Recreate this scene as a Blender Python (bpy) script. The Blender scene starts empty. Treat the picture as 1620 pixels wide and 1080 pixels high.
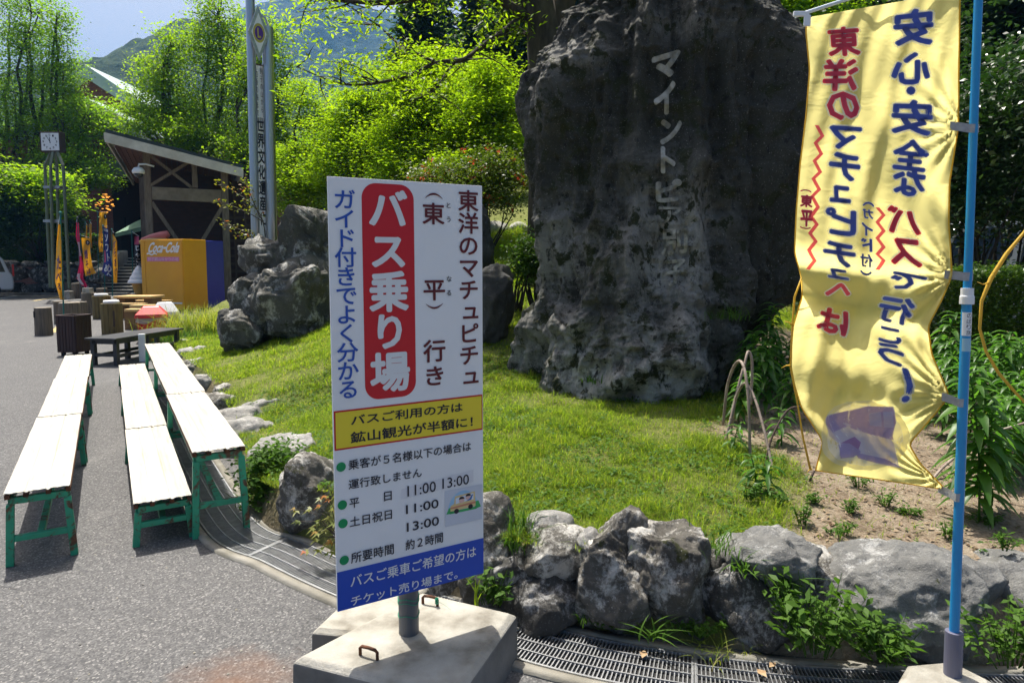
import bpy, bmesh, math, random
import numpy as np
from mathutils import Vector, Matrix
from mathutils.bvhtree import BVHTree
R = math.radians
random.seed(7)
rng = np.random.default_rng(11)
S = bpy.context.scene
COL = S.collection
# ------------------------------------------------------------------ camera, sky, sun, exposure
CAMH, FPX, CX, CY = 1.6, 1080.0, 810.0, 504.0
PITCH = math.atan(93/1080)
cam = bpy.data.cameras.new('camera'); camo = bpy.data.objects.new('camera', cam); COL.objects.link(camo)
camo.location = (0, 0, CAMH); camo.rotation_euler = (math.pi/2-PITCH, 0, 0)
cam.sensor_width = 36; cam.lens = FPX/1620*36; cam.shift_y = -36/1620; cam.clip_end = 4000; cam.clip_start = .05
S.camera = camo
SUN_EL = 67; SUN_DIR = Vector((-.50, .866, 0)).normalized()     # the sun stands ahead and a little to the left
w = bpy.data.worlds.new('World'); S.world = w; w.use_nodes = True
nt = w.node_tree; sky = nt.nodes.new('ShaderNodeTexSky'); sky.sky_type = 'NISHITA'; sky.sun_disc = False
sky.sun_elevation = R(SUN_EL); sky.sun_rotation = math.atan2(SUN_DIR.x, SUN_DIR.y)
sky.air_density = 1.0; sky.dust_density = 8.0; sky.ozone_density = .4
bg = nt.nodes['Background']; nt.links.new(sky.outputs[0], bg.inputs[0]); bg.inputs[1].default_value = .088
sl = bpy.data.lights.new('sun', 'SUN'); sl.energy = 5.0; sl.angle = R(.5); sl.color = (1, .95, .87)
so = bpy.data.objects.new('sun', sl); COL.objects.link(so)
sv = Vector((SUN_DIR.x*math.cos(R(SUN_EL)), SUN_DIR.y*math.cos(R(SUN_EL)), math.sin(R(SUN_EL))))
so.rotation_euler = sv.to_track_quat('Z', 'Y').to_euler(); so.location = (-10, 20, 40)
S.view_settings.view_transform = 'Standard'; S.view_settings.look = 'None'
S.view_settings.exposure = .74; S.view_settings.gamma = 1
# ------------------------------------------------------------------ pixel measurements -> real places
_cp, _sp = math.cos(PITCH), math.sin(PITCH)
def ray(px, py):
    dx, dy = (px-CX)/FPX, (CY-py)/FPX
    return Vector((dx, _cp+dy*_sp, -_sp+dy*_cp))
def G(px, py, z=0.0):
    r = ray(px, py); t = (z-CAMH)/r.z
    return Vector((r.x*t, r.y*t, z))
def D(px, py, Y):
    r = ray(px, py); t = Y/r.y
    return Vector((r.x*t, Y, CAMH+r.z*t))
def XY(px, Y): return D(px, 411, Y).x
# ------------------------------------------------------------------ noise (numpy)
def _hash(ix, iy, iz, s):
    h = (ix*374761393 + iy*668265263 + iz*2147483647 + s*1274126177) & 0xffffffff
    h = ((h ^ (h >> 13))*1274126177) & 0xffffffff
    h = h ^ (h >> 16)
    return (h & 0xffff)/65535.0
def vn(P, seed=0):
    P = np.asarray(P, float); F = np.floor(P); f = P-F; I = F.astype(np.int64)
    u = f*f*f*(f*(f*6-15)+10)
    x, y, z = I[:, 0], I[:, 1], I[:, 2]; r = 0
    for a in (0, 1):
        for b in (0, 1):
            for c in (0, 1):
                wgt = (u[:, 0] if a else 1-u[:, 0])*(u[:, 1] if b else 1-u[:, 1])*(u[:, 2] if c else 1-u[:, 2])
                r = r+wgt*_hash(x+a, y+b, z+c, seed)
    return r*2-1
def fbm(P, seed=0, o=4, gain=.5, ridged=False):
    P = np.asarray(P, float); r = 0; a = 1
    for i in range(o):
        n = vn(P*(2.03**i)+i*17.3, seed+i)
        r = r+a*((1-2*np.abs(n)) if ridged else n); a *= gain
    return r
def sst(a, b, x):
    t = np.clip((x-a)/(b-a), 0, 1); return t*t*(3-2*t)
# ------------------------------------------------------------------ object helpers
def tag(o, label=None, cat=None, group=None, kind=None):
    if label: o['label'] = label
    if cat: o['category'] = cat
    if group: o['group'] = group
    if kind: o['kind'] = kind
    return o
def thing(name, label, cat, loc=(0, 0, 0), rz=0, group=None):
    o = bpy.data.objects.new(name, None); COL.objects.link(o); o.location = loc; o.rotation_euler = (0, 0, rz)
    o.empty_display_size = .1
    return tag(o, label, cat, group)
def copy_tree(o, parent=None):
    c = o.copy(); COL.objects.link(c)
    if parent: c.parent = parent
    for ch in list(o.children): copy_tree(ch, c)
    return c
class MB:
    def __init__(s, world=None): s.v = []; s.f = []; s.org = Vector(world) if world is not None else Vector((0, 0, 0))
    def add(s, vs, fs):
        n = len(s.v); s.v += [tuple(Vector(q)-s.org) for q in vs]; s.f += [tuple(i+n for i in f) for f in fs]; return s
    def box(s, c, size, rz=0, M=None):
        x, y, z = size[0]/2, size[1]/2, size[2]/2
        P = [Vector((a*x, b*y, d*z)) for d in (-1, 1) for a, b in ((-1, -1), (1, -1), (1, 1), (-1, 1))]
        m = M if M is not None else Matrix.Rotation(rz, 3, 'Z')
        c = Vector(c)
        return s.add([m@p+c for p in P], [(3, 2, 1, 0), (4, 5, 6, 7), (0, 1, 5, 4), (1, 2, 6, 5), (2, 3, 7, 6), (3, 0, 4, 7)])
    def bar(s, p0, p1, w, h, up=(0, 0, 1)):
        p0, p1 = Vector(p0), Vector(p1); d = p1-p0; L = d.length; d.normalize(); up = Vector(up)
        if abs(d.dot(up)) > .99: up = Vector((0, 1, 0))
        sx = d.cross(up).normalized(); sz = sx.cross(d)
        M = Matrix((sx, d, sz)).transposed()
        return s.box((p0+p1)/2, (w, L, h), M=M)
    def tube(s, pts, rad, n=8, cap=True):
        pts = [Vector(p) for p in pts]
        if not hasattr(rad, '__len__'): rad = [rad]*len(pts)
        vs = []; fs = []; ref = None
        for i, p in enumerate(pts):
            d = (pts[min(i+1, len(pts)-1)]-pts[max(i-1, 0)])
            if d.length < 1e-9: d = Vector((0, 0, 1))
            d.normalize()
            if ref is None: ref = Vector((1, 0, 0)) if abs(d.x) < .8 else Vector((0, 1, 0))
            a = (ref-d*ref.dot(d)).normalized(); b = d.cross(a); ref = a
            for k in range(n):
                t = 2*math.pi*k/n; vs.append(p+(a*math.cos(t)+b*math.sin(t))*rad[i])
        for i in range(len(pts)-1):
            for k in range(n):
                k2 = (k+1) % n; fs.append((i*n+k, i*n+k2, (i+1)*n+k2, (i+1)*n+k))
        if cap:
            fs.append(tuple(range(n))[::-1]); fs.append(tuple((len(pts)-1)*n+k for k in range(n)))
        return s.add(vs, fs)
    def lathe(s, c, prof, n=16):
        c = Vector(c); vs = []; fs = []
        for r, z in prof:
            for k in range(n):
                t = 2*math.pi*k/n; vs.append(c+Vector((r*math.cos(t), r*math.sin(t), z)))
        for i in range(len(prof)-1):
            for k in range(n): fs.append((i*n+k, i*n+(k+1) % n, (i+1)*n+(k+1) % n, (i+1)*n+k))
        fs.append(tuple(range(n))[::-1]); fs.append(tuple((len(prof)-1)*n+k for k in range(n)))
        return s.add(vs, fs)
    def prism(s, poly, off):
        off = Vector(off); n = len(poly); poly = [Vector(p) for p in poly]
        return s.add(poly+[p+off for p in poly], [tuple(range(n))[::-1], tuple(range(n, 2*n))]+[(i, (i+1) % n, n+(i+1) % n, n+i) for i in range(n)])
    def build(s, name, mt, parent=None, smooth=False, bevel=0, loc=None):
        me = bpy.data.meshes.new(name); me.from_pydata(s.v, [], s.f); me.update()
        bm = bmesh.new(); bm.from_mesh(me); bmesh.ops.recalc_face_normals(bm, faces=bm.faces); bm.to_mesh(me); bm.free()
        return finish(name, me, mt, parent, smooth, bevel, loc)
def finish(name, me, mt, parent=None, smooth=False, bevel=0, loc=None):
    me.materials.append(mt)
    if smooth: me.polygons.foreach_set('use_smooth', [True]*len(me.polygons))
    o = bpy.data.objects.new(name, me); COL.objects.link(o)
    if parent: o.parent = parent
    if loc is not None: o.location = loc
    if bevel:
        b = o.modifiers.new('bevel', 'BEVEL'); b.width = bevel; b.segments = 2; b.limit_method = 'ANGLE'; b.angle_limit = R(40)
    return o
def npmesh(name, V, F, mt, parent=None, smooth=False, loc=None, attr=None):
    V = np.asarray(V, np.float32); F = np.asarray(F, np.int32); k = F.shape[1]
    me = bpy.data.meshes.new(name); me.vertices.add(len(V)); me.vertices.foreach_set('co', V.ravel())
    me.loops.add(F.size); me.loops.foreach_set('vertex_index', F.ravel())
    me.polygons.add(len(F)); me.polygons.foreach_set('loop_start', np.arange(0, F.size, k, dtype=np.int32))
    me.update(calc_edges=True)
    return finish(name, me, mt, parent, smooth, 0, loc)
# ------------------------------------------------------------------ materials
def nodes(name):
    m = bpy.data.materials.new(name); m.use_nodes = True; t = m.node_tree
    return m, t, t.nodes['Principled BSDF'], t.links.new
def ramp(t, src, stops, L):
    r = t.nodes.new('ShaderNodeValToRGB'); e = r.color_ramp.elements
    while len(e) > 2: e.remove(e[-1])
    for i, (p, c) in enumerate(stops):
        el = e[i] if i < 2 else e.new(p)
        el.position = p; el.color = (*c, 1) if len(c) == 3 else c
    L(src, r.inputs[0]); return r
def noise(t, L, scale, detail=6, rough=.55, stretch=(1, 1, 1), kind='Noise', dist=0, off=0):
    tc = t.nodes.new('ShaderNodeTexCoord'); mp = t.nodes.new('ShaderNodeMapping'); mp.inputs['Scale'].default_value = stretch
    mp.inputs['Location'].default_value = (off, off*.7, off*1.3)
    L(tc.outputs['Object'], mp.inputs[0])
    if kind == 'Noise':
        n = t.nodes.new('ShaderNodeTexNoise'); n.inputs['Scale'].default_value = scale; n.inputs['Detail'].default_value = detail
        n.inputs['Roughness'].default_value = rough; n.inputs['Distortion'].default_value = dist
    else:
        n = t.nodes.new('ShaderNodeTexVoronoi'); n.inputs['Scale'].default_value = scale; n.feature = kind
    L(mp.outputs[0], n.inputs['Vector']); return n
def bumpn(t, L, b, src, strength, dist=.01):
    u = t.nodes.new('ShaderNodeBump'); u.inputs['Strength'].default_value = strength; u.inputs['Distance'].default_value = dist
    L(src, u.inputs['Height'])
    prev = b.inputs['Normal'].links
    if prev: L(prev[0].from_socket, u.inputs['Normal'])
    L(u.outputs[0], b.inputs['Normal']); return u
def mixc(t, L, fac, a, bcol):
    m = t.nodes.new('ShaderNodeMix'); m.data_type = 'RGBA'; 
    for sk, v in ((0, fac), (6, a), (7, bcol)):
        if hasattr(v, 'links') or hasattr(v, 'node'): L(v, m.inputs[sk])
        else: m.inputs[sk].default_value = v if not isinstance(v, tuple) else (*v, 1)
    return m.outputs[2]
def mat(name, stops, scale=5, detail=6, rough=.7, bump=0, bscale=None, metal=0, stretch=(1, 1, 1), spec=.4, bdist=.01):
    m, t, b, L = nodes(name)
    if isinstance(stops[0], (int, float)): stops = [(0.3, tuple(c*.86 for c in stops)), (.7, tuple(min(1, c*1.1) for c in stops))]
    n = noise(t, L, scale, detail, stretch=stretch); r = ramp(t, n.outputs['Fac'], stops, L); L(r.outputs[0], b.inputs['Base Color'])
    b.inputs['Roughness'].default_value = rough; b.inputs['Metallic'].default_value = metal; b.inputs['Specular IOR Level'].default_value = spec
    if bump:
        n2 = noise(t, L, bscale or scale*4, 6, .6, stretch); bumpn(t, L, b, n2.outputs['Fac'], bump, bdist)
    return m
def leafmat(name, c1, c2, tr=.45, gain=1.5, rough=.45, spec=.35, warm=(1.1, 1.0, .55), c3=None):
    m, t, b, L = nodes(name)
    g = t.nodes.new('ShaderNodeNewGeometry')
    st = [(0, c1), (1, c2)] if c3 is None else [(0, c1), (.8, c2), (1, c3)]
    r = ramp(t, g.outputs['Random Per Island'], st, L)
    L(r.outputs[0], b.inputs['Base Color']); b.inputs['Roughness'].default_value = rough; b.inputs['Specular IOR Level'].default_value = spec
    tl = t.nodes.new('ShaderNodeBsdfTranslucent')
    mm = t.nodes.new('ShaderNodeMix'); mm.data_type = 'RGBA'; mm.blend_type = 'MULTIPLY'; mm.inputs[0].default_value = 1
    L(r.outputs[0], mm.inputs[6]); mm.inputs[7].default_value = (warm[0]*gain, warm[1]*gain, warm[2]*gain, 1); L(mm.outputs[2], tl.inputs[0])
    ms = t.nodes.new('ShaderNodeMixShader'); ms.inputs[0].default_value = tr
    L(b.outputs[0], ms.inputs[1]); L(tl.outputs[0], ms.inputs[2]); L(ms.outputs[0], t.nodes['Material Output'].inputs[0])
    return m
def rockmat(name, dark, mid, light, lich=.5, moss=.0, streak=(1, 1, 1), sc=1.0, mosscol=(.035, .04, .008), lz=None, band=0):
    m, t, b, L = nodes(name)
    n1 = noise(t, L, 2.2*sc, 9, .65, streak, dist=.6); c = ramp(t, n1.outputs['Fac'], [(.3, dark), (.7, mid)], L).outputs[0]
    n2 = noise(t, L, 5*sc, 14, .80, tuple((q+1)/2 for q in streak), dist=.15, off=5)
    f = ramp(t, n2.outputs['Fac'], [(.60-.12*lich, (0, 0, 0)), (.66-.08*lich, (1, 1, 1))], L).outputs[0]
    if lz:
        pa = t.nodes.new('ShaderNodeAttribute'); pa.attribute_name = lz; nm = noise(t, L, 1.6*sc, 6, .65, off=21); mr = t.nodes.new('ShaderNodeMath'); mr.operation = 'MULTIPLY'; L(pa.outputs['Fac'], mr.inputs[0])
        L(ramp(t, nm.outputs['Fac'], [(.36, (.25, .25, .25)), (.60, (1, 1, 1))], L).outputs[0], mr.inputs[1]); mu = t.nodes.new('ShaderNodeMath'); mu.operation = 'MULTIPLY'; L(f, mu.inputs[0]); L(mr.outputs[0], mu.inputs[1]); f = mu.outputs[0]
    c = mixc(t, L, f, c, light)
    if band:
        nb = noise(t, L, 2.6*sc, 7, .6, (1, 1, 3.2), dist=1.1, off=12); fb = ramp(t, nb.outputs['Fac'], [(.40, (0, 0, 0)), (.46, (1, 1, 1)), (.50, (1, 1, 1)), (.56, (0, 0, 0))], L).outputs[0]
        mb = t.nodes.new('ShaderNodeMath'); mb.operation = 'MULTIPLY'; L(fb, mb.inputs[0]); mb.inputs[1].default_value = band
        if lz: mb2 = t.nodes.new('ShaderNodeMath'); mb2.operation = 'MULTIPLY'; L(mb.outputs[0], mb2.inputs[0]); L(mr.outputs[0], mb2.inputs[1]); mb = mb2
        c = mixc(t, L, mb.outputs[0], c, tuple(q*.55 for q in light))
        nd = noise(t, L, 16*sc, 6, .6, (1, 1, .6), off=15); fd = ramp(t, nd.outputs['Fac'], [(.34, (.9, .9, .9)), (.40, (0, 0, 0))], L).outputs[0]; c = mixc(t, L, fd, c, tuple(q*.5 for q in dark))
    if moss:
        n3 = noise(t, L, 7.0*sc, 8, .62, off=9, dist=.3); f3 = ramp(t, n3.outputs['Fac'], [(.66-.13*moss, (0, 0, 0)), (.69-.11*moss, (1, 1, 1))], L).outputs[0]
        c = mixc(t, L, f3, c, mosscol)
    # small crystals / speckle
    n4 = noise(t, L, 90*sc, 3, .7, off=3); f4 = ramp(t, n4.outputs['Fac'], [(.62, (0, 0, 0)), (.72, (.55, .55, .55))], L).outputs[0]
    c = mixc(t, L, f4, c, tuple(min(1, q*1.05) for q in light))
    L(c, b.inputs['Base Color']); b.inputs['Roughness'].default_value = .72; b.inputs['Specular IOR Level'].default_value = .35
    n5 = noise(t, L, 5*sc, 14, .72, streak, dist=.1, off=2); bumpn(t, L, b, n5.outputs['Fac'], 1.0, .05/sc)
    n6 = noise(t, L, 40*sc, 8, .7, off=7); bumpn(t, L, b, n6.outputs['Fac'], .6, .008)
    return m
# ------------------------------------------------------------------ the palette
def asphalt_mat():
    m, t, b, L = nodes('asphalt')
    n = noise(t, L, .35, 6, .6); c = ramp(t, n.outputs['Fac'], [(.3, (.078, .078, .08)), (.7, (.118, .116, .113))], L).outputs[0]
    n2 = noise(t, L, 130, kind='F1'); f = ramp(t, n2.outputs['Color'], [(.20, (.03, .03, .032)), (.5, (.09, .09, .09)), (.75, (.15, .147, .142)), (.92, (.34, .33, .31))], L).outputs[0]
    c = mixc(t, L, .55, c, f)
    n3 = noise(t, L, 2.5, 9, .7, off=4); f3 = ramp(t, n3.outputs['Fac'], [(.58, (0, 0, 0)), (.75, (.5, .5, .5))], L).outputs[0]
    c = mixc(t, L, f3, c, (.07, .068, .066))
    vc = noise(t, L, .55, kind='DISTANCE_TO_EDGE'); nw = noise(t, L, 3, 6, .7, off=2); ma = t.nodes.new('ShaderNodeMath'); ma.operation = 'MULTIPLY_ADD'; L(nw.outputs['Fac'], ma.inputs[0]); ma.inputs[1].default_value = .03; L(vc.outputs['Distance'], ma.inputs[2])
    fc = ramp(t, ma.outputs[0], [(.012, (.75, .75, .75)), (.017, (0, 0, 0))], L).outputs[0]; c = mixc(t, L, fc, c, (.03, .03, .03))
    nq = noise(t, L, 1.1, 10, .75, (1, .35, 1), off=8); fq = ramp(t, nq.outputs['Fac'], [(.56, (0, 0, 0)), (.70, (.45, .45, .45))], L).outputs[0]; c = mixc(t, L, fq, c, (.21, .205, .195))
    # rusty stain by the concrete block
    tc = t.nodes.new('ShaderNodeTexCoord'); mp = t.nodes.new('ShaderNodeMapping'); mp.inputs['Location'].default_value = (1.05, -2.42, 0); L(tc.outputs['Object'], mp.inputs[0])
    ln = t.nodes.new('ShaderNodeVectorMath'); ln.operation = 'LENGTH'; L(mp.outputs[0], ln.inputs[0])
    nn = noise(t, L, 9, 6, .6); ad = t.nodes.new('ShaderNodeMath'); ad.operation = 'MULTIPLY_ADD'; L(nn.outputs['Fac'], ad.inputs[0]); ad.inputs[1].default_value = .35; L(ln.outputs['Value'], ad.inputs[2])
    f4 = ramp(t, ad.outputs[0], [(.22, (.6, .6, .6)), (.48, (0, 0, 0))], L).outputs[0]
    c = mixc(t, L, f4, c, (.17, .085, .045))
    L(c, b.inputs['Base Color']); b.inputs['Roughness'].default_value = .82; b.inputs['Specular IOR Level'].default_value = .3
    bumpn(t, L, b, n2.outputs['Distance'], -.7, .004); return m
def soil_mat():
    m, t, b, L = nodes('lawn_soil')
    n = noise(t, L, 3, 8, .65); c = ramp(t, n.outputs['Fac'], [(.3, (.10, .13, .03)), (.7, (.20, .205, .07))], L).outputs[0]
    a = t.nodes.new('ShaderNodeAttribute'); a.attribute_name = 'bare'
    n1 = noise(t, L, 5, 9, .7, off=3); s = ramp(t, n1.outputs['Fac'], [(.34, (.07, .048, .03)), (.46, (.24, .18, .12)), (.55, (.36, .29, .21)), (.7, (.48, .41, .31))], L).outputs[0]
    n2 = noise(t, L, 60, 4, .8, off=1); s2 = ramp(t, n2.outputs['Fac'], [(.35, (.10, .07, .045)), (.55, (.36, .29, .21)), (.7, (.6, .54, .44))], L).outputs[0]
    s = mixc(t, L, .5, s, s2); c = mixc(t, L, a.outputs['Fac'], c, s)
    L(c, b.inputs['Base Color']); b.inputs['Roughness'].default_value = .95; b.inputs['Specular IOR Level'].default_value = .1
    n5 = noise(t, L, 30, 8, .75); bumpn(t, L, b, n5.outputs['Fac'], 1, .03); return m
def paint_rust(name, col, rust=.5, scale=6):
    m, t, b, L = nodes(name)
    n = noise(t, L, scale, 9, .7, dist=.6); f = ramp(t, n.outputs['Fac'], [(.60-.1*rust, (0, 0, 0)), (.66-.08*rust, (1, 1, 1))], L).outputs[0]
    n2 = noise(t, L, 40, 5, .6, off=4); r = ramp(t, n2.outputs['Fac'], [(.35, (.03, .014, .008)), (.65, (.14, .055, .022))], L).outputs[0]
    n3 = noise(t, L, 3, 5, .6, off=8); p = ramp(t, n3.outputs['Fac'], [(.3, tuple(c*.75 for c in col)), (.7, tuple(c*1.15 for c in col))], L).outputs[0]
    L(mixc(t, L, f, p, r), b.inputs['Base Color']); b.inputs['Roughness'].default_value = .5
    bumpn(t, L, b, n2.outputs['Fac'], .3, .003); return m
def brick_mat(name, c1, c2, mortar, scale):
    m, t, b, L = nodes(name)
    tc = t.nodes.new('ShaderNodeTexCoord'); sx = t.nodes.new('ShaderNodeSeparateXYZ'); L(tc.outputs['Object'], sx.inputs[0])
    ad = t.nodes.new('ShaderNodeMath'); L(sx.outputs[0], ad.inputs[0]); L(sx.outputs[1], ad.inputs[1]); cb = t.nodes.new('ShaderNodeCombineXYZ')
    L(ad.outputs[0], cb.inputs[0]); L(sx.outputs[2], cb.inputs[1])
    br = t.nodes.new('ShaderNodeTexBrick'); L(cb.outputs[0], br.inputs['Vector']); br.inputs['Scale'].default_value = scale
    for k, c in (('Color1', c1), ('Color2', c2), ('Mortar', mortar)): br.inputs[k].default_value = (*c, 1)
    br.inputs['Mortar Size'].default_value = .02; br.inputs['Brick Width'].default_value = .5; br.inputs['Row Height'].default_value = .2
    L(br.outputs['Color'], b.inputs['Base Color']); b.inputs['Roughness'].default_value = .85; bumpn(t, L, b, br.outputs['Fac'], -.4, .01); return m
def sheet_mat():
    m, t, b, L = nodes('cream_sheet_metal')
    n = noise(t, L, 3, 8, .65, (8, .5, 1)); c = ramp(t, n.outputs['Fac'], [(.35, (.44, .41, .335)), (.6, (.56, .535, .465))], L).outputs[0]
    n2 = noise(t, L, 5, 9, .7, (6, .35, 1), off=6); f = ramp(t, n2.outputs['Fac'], [(.52, (0, 0, 0)), (.74, (.6, .6, .6))], L).outputs[0]
    L(mixc(t, L, f, c, (.27, .20, .13)), b.inputs['Base Color']); b.inputs['Roughness'].default_value = .42; return m
def emit(name, col, st):
    m, t, b, L = nodes(name); b.inputs['Base Color'].default_value = (*col, 1); b.inputs['Emission Color'].default_value = (*col, 1); b.inputs['Emission Strength'].default_value = st; return m
def flat(name, col, rough=.5, metal=0, spec=.4, var=.06):
    return mat(name, [(.3, tuple(c*(1-var) for c in col)), (.7, tuple(min(1, c*(1+var)) for c in col))], 4, 5, rough, 0, None, metal, spec=spec)
def cloth(name, col, tr=.4, gain=1.0, var=.03):
    m, t, b, L = nodes(name)
    n = noise(t, L, 3, 4); r = ramp(t, n.outputs['Fac'], [(.3, tuple(c*(1-var) for c in col)), (.7, tuple(min(1, c*(1+var)) for c in col))], L)
    L(r.outputs[0], b.inputs['Base Color']); b.inputs['Roughness'].default_value = .55; b.inputs['Specular IOR Level'].default_value = .3
    nb = noise(t, L, 7, 6, .55, (1, 1, 1.6), dist=.8, off=3); bumpn(t, L, b, nb.outputs['Fac'], .35, .02)
    tl = t.nodes.new('ShaderNodeBsdfTranslucent'); L(r.outputs[0], tl.inputs[0]); L(b.inputs['Normal'].links[0].from_socket, tl.inputs['Normal'])
    ms = t.nodes.new('ShaderNodeMixShader'); ms.inputs[0].default_value = tr
    L(b.outputs[0], ms.inputs[1]); L(tl.outputs[0], ms.inputs[2]); L(ms.outputs[0], t.nodes['Material Output'].inputs[0]); return m
K = {}
K['asphalt'] = asphalt_mat(); K['soil'] = soil_mat()
K['grass'] = leafmat('grass_blades', (.09, .165, .014), (.24, .33, .034), .55, 1.9, .6, .12, (1.0, 1.0, .38), (.30, .27, .09))
K['weed'] = leafmat('weed_leaves', (.045, .11, .014), (.10, .19, .028), .4, 1.5, .55, .15, (.9, 1.0, .4))
K['maple'] = leafmat('maple_leaves', (.07, .14, .008), (.16, .245, .012), .60, 2.6, .5, .25, (1.05, 1.0, .3))
K['young'] = leafmat('young_tree_leaves', (.065, .14, .009), (.145, .23, .015), .62, 2.7, .5, .25, (1.05, 1.0, .3))
K['tall'] = leafmat('tall_tree_leaves', (.055, .125, .010), (.12, .205, .018), .60, 2.7, .45, .25, (1.0, 1.0, .3))
K['dark'] = leafmat('evergreen_leaves', (.016, .045, .010), (.045, .095, .018), .25, 1.3, .35, .5, (.8, 1, .4))
K['conifer'] = leafmat('conifer_needles', (.022, .055, .022), (.055, .10, .035), .3, 1.4, .6, .2, (.8, 1, .5))
K['hedge'] = leafmat('hedge_leaves', (.04, .10, .012), (.11, .19, .022), .4, 1.5, .4, .35, (.9, 1, .4))
K['azalea'] = leafmat('azalea_leaves', (.05, .10, .012), (.12, .16, .02), .45, 1.5, .45, .3, (1, 1, .4))
K['petal'] = leafmat('azalea_petals', (.45, .06, .03), (.6, .16, .08), .4, 1.3, .5, .2, (1, .6, .4))
K['lily'] = leafmat('lily_leaves', (.04, .12, .016), (.09, .19, .028), .45, 2.0, .4, .35, (.85, 1, .4))
K['redmaple'] = leafmat('maple_sprout_leaves', (.10, .15, .02), (.20, .21, .03), .45, 1.6, .45, .3, (1, .9, .35), (.40, .10, .03))
K['drygrass'] = leafmat('ornamental_grass', (.14, .22, .02), (.32, .36, .06), .45, 1.5, .5, .2, (1, 1, .4), (.42, .36, .16))
K['bark'] = mat('bark', [(.3, (.022, .017, .012)), (.7, (.075, .06, .045))], 12, 8, .9, .8, 30, stretch=(1, 1, .25))
K['bark_pale'] = mat('pale_bark', [(.3, (.05, .045, .03)), (.7, (.14, .12, .09))], 12, 8, .9, .6, 30, stretch=(1, 1, .25))
K['stone'] = rockmat('kerb_stone', (.040, .036, .030), (.155, .145, .122), (.54, .525, .48), .9, .22)
K['stone_pale'] = rockmat('pale_stone', (.20, .195, .18), (.36, .35, .33), (.55, .54, .50), .5, .05)
K['stone_grey'] = rockmat('grey_boulder', (.11, .11, .105), (.25, .25, .235), (.44, .44, .42), .5, .12)
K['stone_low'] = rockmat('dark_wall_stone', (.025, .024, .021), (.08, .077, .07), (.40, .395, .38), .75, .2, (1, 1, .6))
K['big'] = rockmat('monument_rock', (.012, .012, .008), (.044, .043, .030), (.50, .485, .435), 1.6, .85, (1.3, 1.3, .42), .8, band=.8, lz='pale', mosscol=(.022, .026, .006))
K['rock2'] = rockmat('garden_rock', (.035, .034, .027), (.125, .12, .10), (.42, .41, .375), .75, .14, (1, 1, .5), .8)
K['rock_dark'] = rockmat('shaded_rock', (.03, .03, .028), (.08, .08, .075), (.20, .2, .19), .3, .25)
K['steel'] = mat('brushed_steel', [(.3, (.42, .43, .44)), (.7, (.52, .53, .54))], 3, 4, .32, 0, None, 1.0, (20, 20, .3))
K['galv'] = mat('galvanised_steel', [(.3, (.30, .31, .32)), (.7, (.46, .47, .48))], 25, 5, .42, .1, 60, .85)
K['concrete'] = mat('concrete', [(.30, (.15, .135, .105)), (.48, (.31, .295, .25)), (.70, (.42, .405, .36))], 6, 14, .9, .8, 60, bdist=.006)
K['concrete_dark'] = mat('stained_shaded_concrete', [(.3, (.10, .095, .085)), (.7, (.24, .23, .21))], 4, 10, .9, .3, 50)
K['drainedge'] = mat('drain_edge_concrete', [(.3, (.15, .14, .11)), (.7, (.29, .275, .235))], 6, 9, .9, .3, 60)
K['pit'] = flat('drain_pit', (.03, .03, .03), .95)
K['white'] = flat('white_board', (.80, .805, .815), .33, 0, .45, .015)
K['red'] = flat('red_print', (.56, .012, .022), .35, 0, .4, .02); K['yellow'] = flat('yellow_print', (.80, .64, .035), .35, 0, .4, .02)
K['blue'] = flat('blue_print', (.014, .07, .46), .35, 0, .4, .02); K['maroon'] = flat('maroon_print', (.12, .010, .016), .4)
K['ink'] = flat('black_print', (.016, .017, .03), .4); K['bluetext'] = flat('blue_lettering', (.02, .085, .42), .4); K['greendot'] = flat('green_print', (.0, .27, .09), .4)
K['whitetext'] = flat('white_lettering', (.74, .745, .75), .4, 0, .4, .01)
K['bench_green'] = paint_rust('green_rusty_paint', (.022, .30, .165), .95, 11); K['sheet'] = sheet_mat()
K['rust'] = mat('rusty_iron', [(.3, (.04, .018, .01)), (.7, (.16, .06, .025))], 40, 6, .85, .4, 90)
K['pipe'] = flat('grey_pipe', (.10, .105, .115), .45); K['pvc'] = flat('grey_pvc_sleeve', (.135, .135, .185), .4)
K['polblue'] = flat('blue_pole_plastic', (.015, .24, .52), .3, 0, .5); K['tape'] = mat('grey_duct_tape', [(.3, (.27, .275, .285)), (.7, (.38, .385, .395))], 60, 5, .45, .3, 120)
K['greenwire'] = flat('green_wire', (.01, .22, .12), .4)
K['flag'] = cloth('yellow_banner_cloth', (.86, .77, .30), .80); K['flagtrim'] = cloth('banner_hem', (.78, .54, .06), .5)
K['flagblue'] = cloth('banner_blue_print', (.20, .28, .74), .62); K['flagred'] = cloth('banner_red_print', (.90, .14, .22), .62); K['flagwhite'] = cloth('banner_white_print', (.95, .95, .97), .78)
K['flagpurple'] = cloth('banner_purple_print', (.54, .44, .64), .5); K['flaglilac'] = cloth('banner_lilac_print', (.70, .65, .76), .5); K['flagdark'] = cloth('banner_dark_print', (.50, .30, .50), .45)
K['flagglow'] = cloth('banner_pale_glow', (.83, .78, .52), .55); K['string'] = cloth('frayed_yellow_cord', (.72, .48, .06), .3)
K['timber'] = mat('weathered_timber', [(.3, (.12, .098, .075)), (.7, (.23, .19, .145))], 5, 8, .8, .3, 25, stretch=(4, 4, .6))
K['beam'] = mat('pale_timber', [(.3, (.16, .135, .10)), (.7, (.27, .235, .18))], 4, 8, .8, .3, 25)
K['fascia'] = mat('fascia_board', [(.3, (.46, .44, .36)), (.7, (.66, .64, .56))], 3, 8, .7)
K['soffit'] = mat('brown_soffit', [(.3, (.09, .036, .022)), (.7, (.15, .065, .04))], 4, 6, .8)
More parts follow.
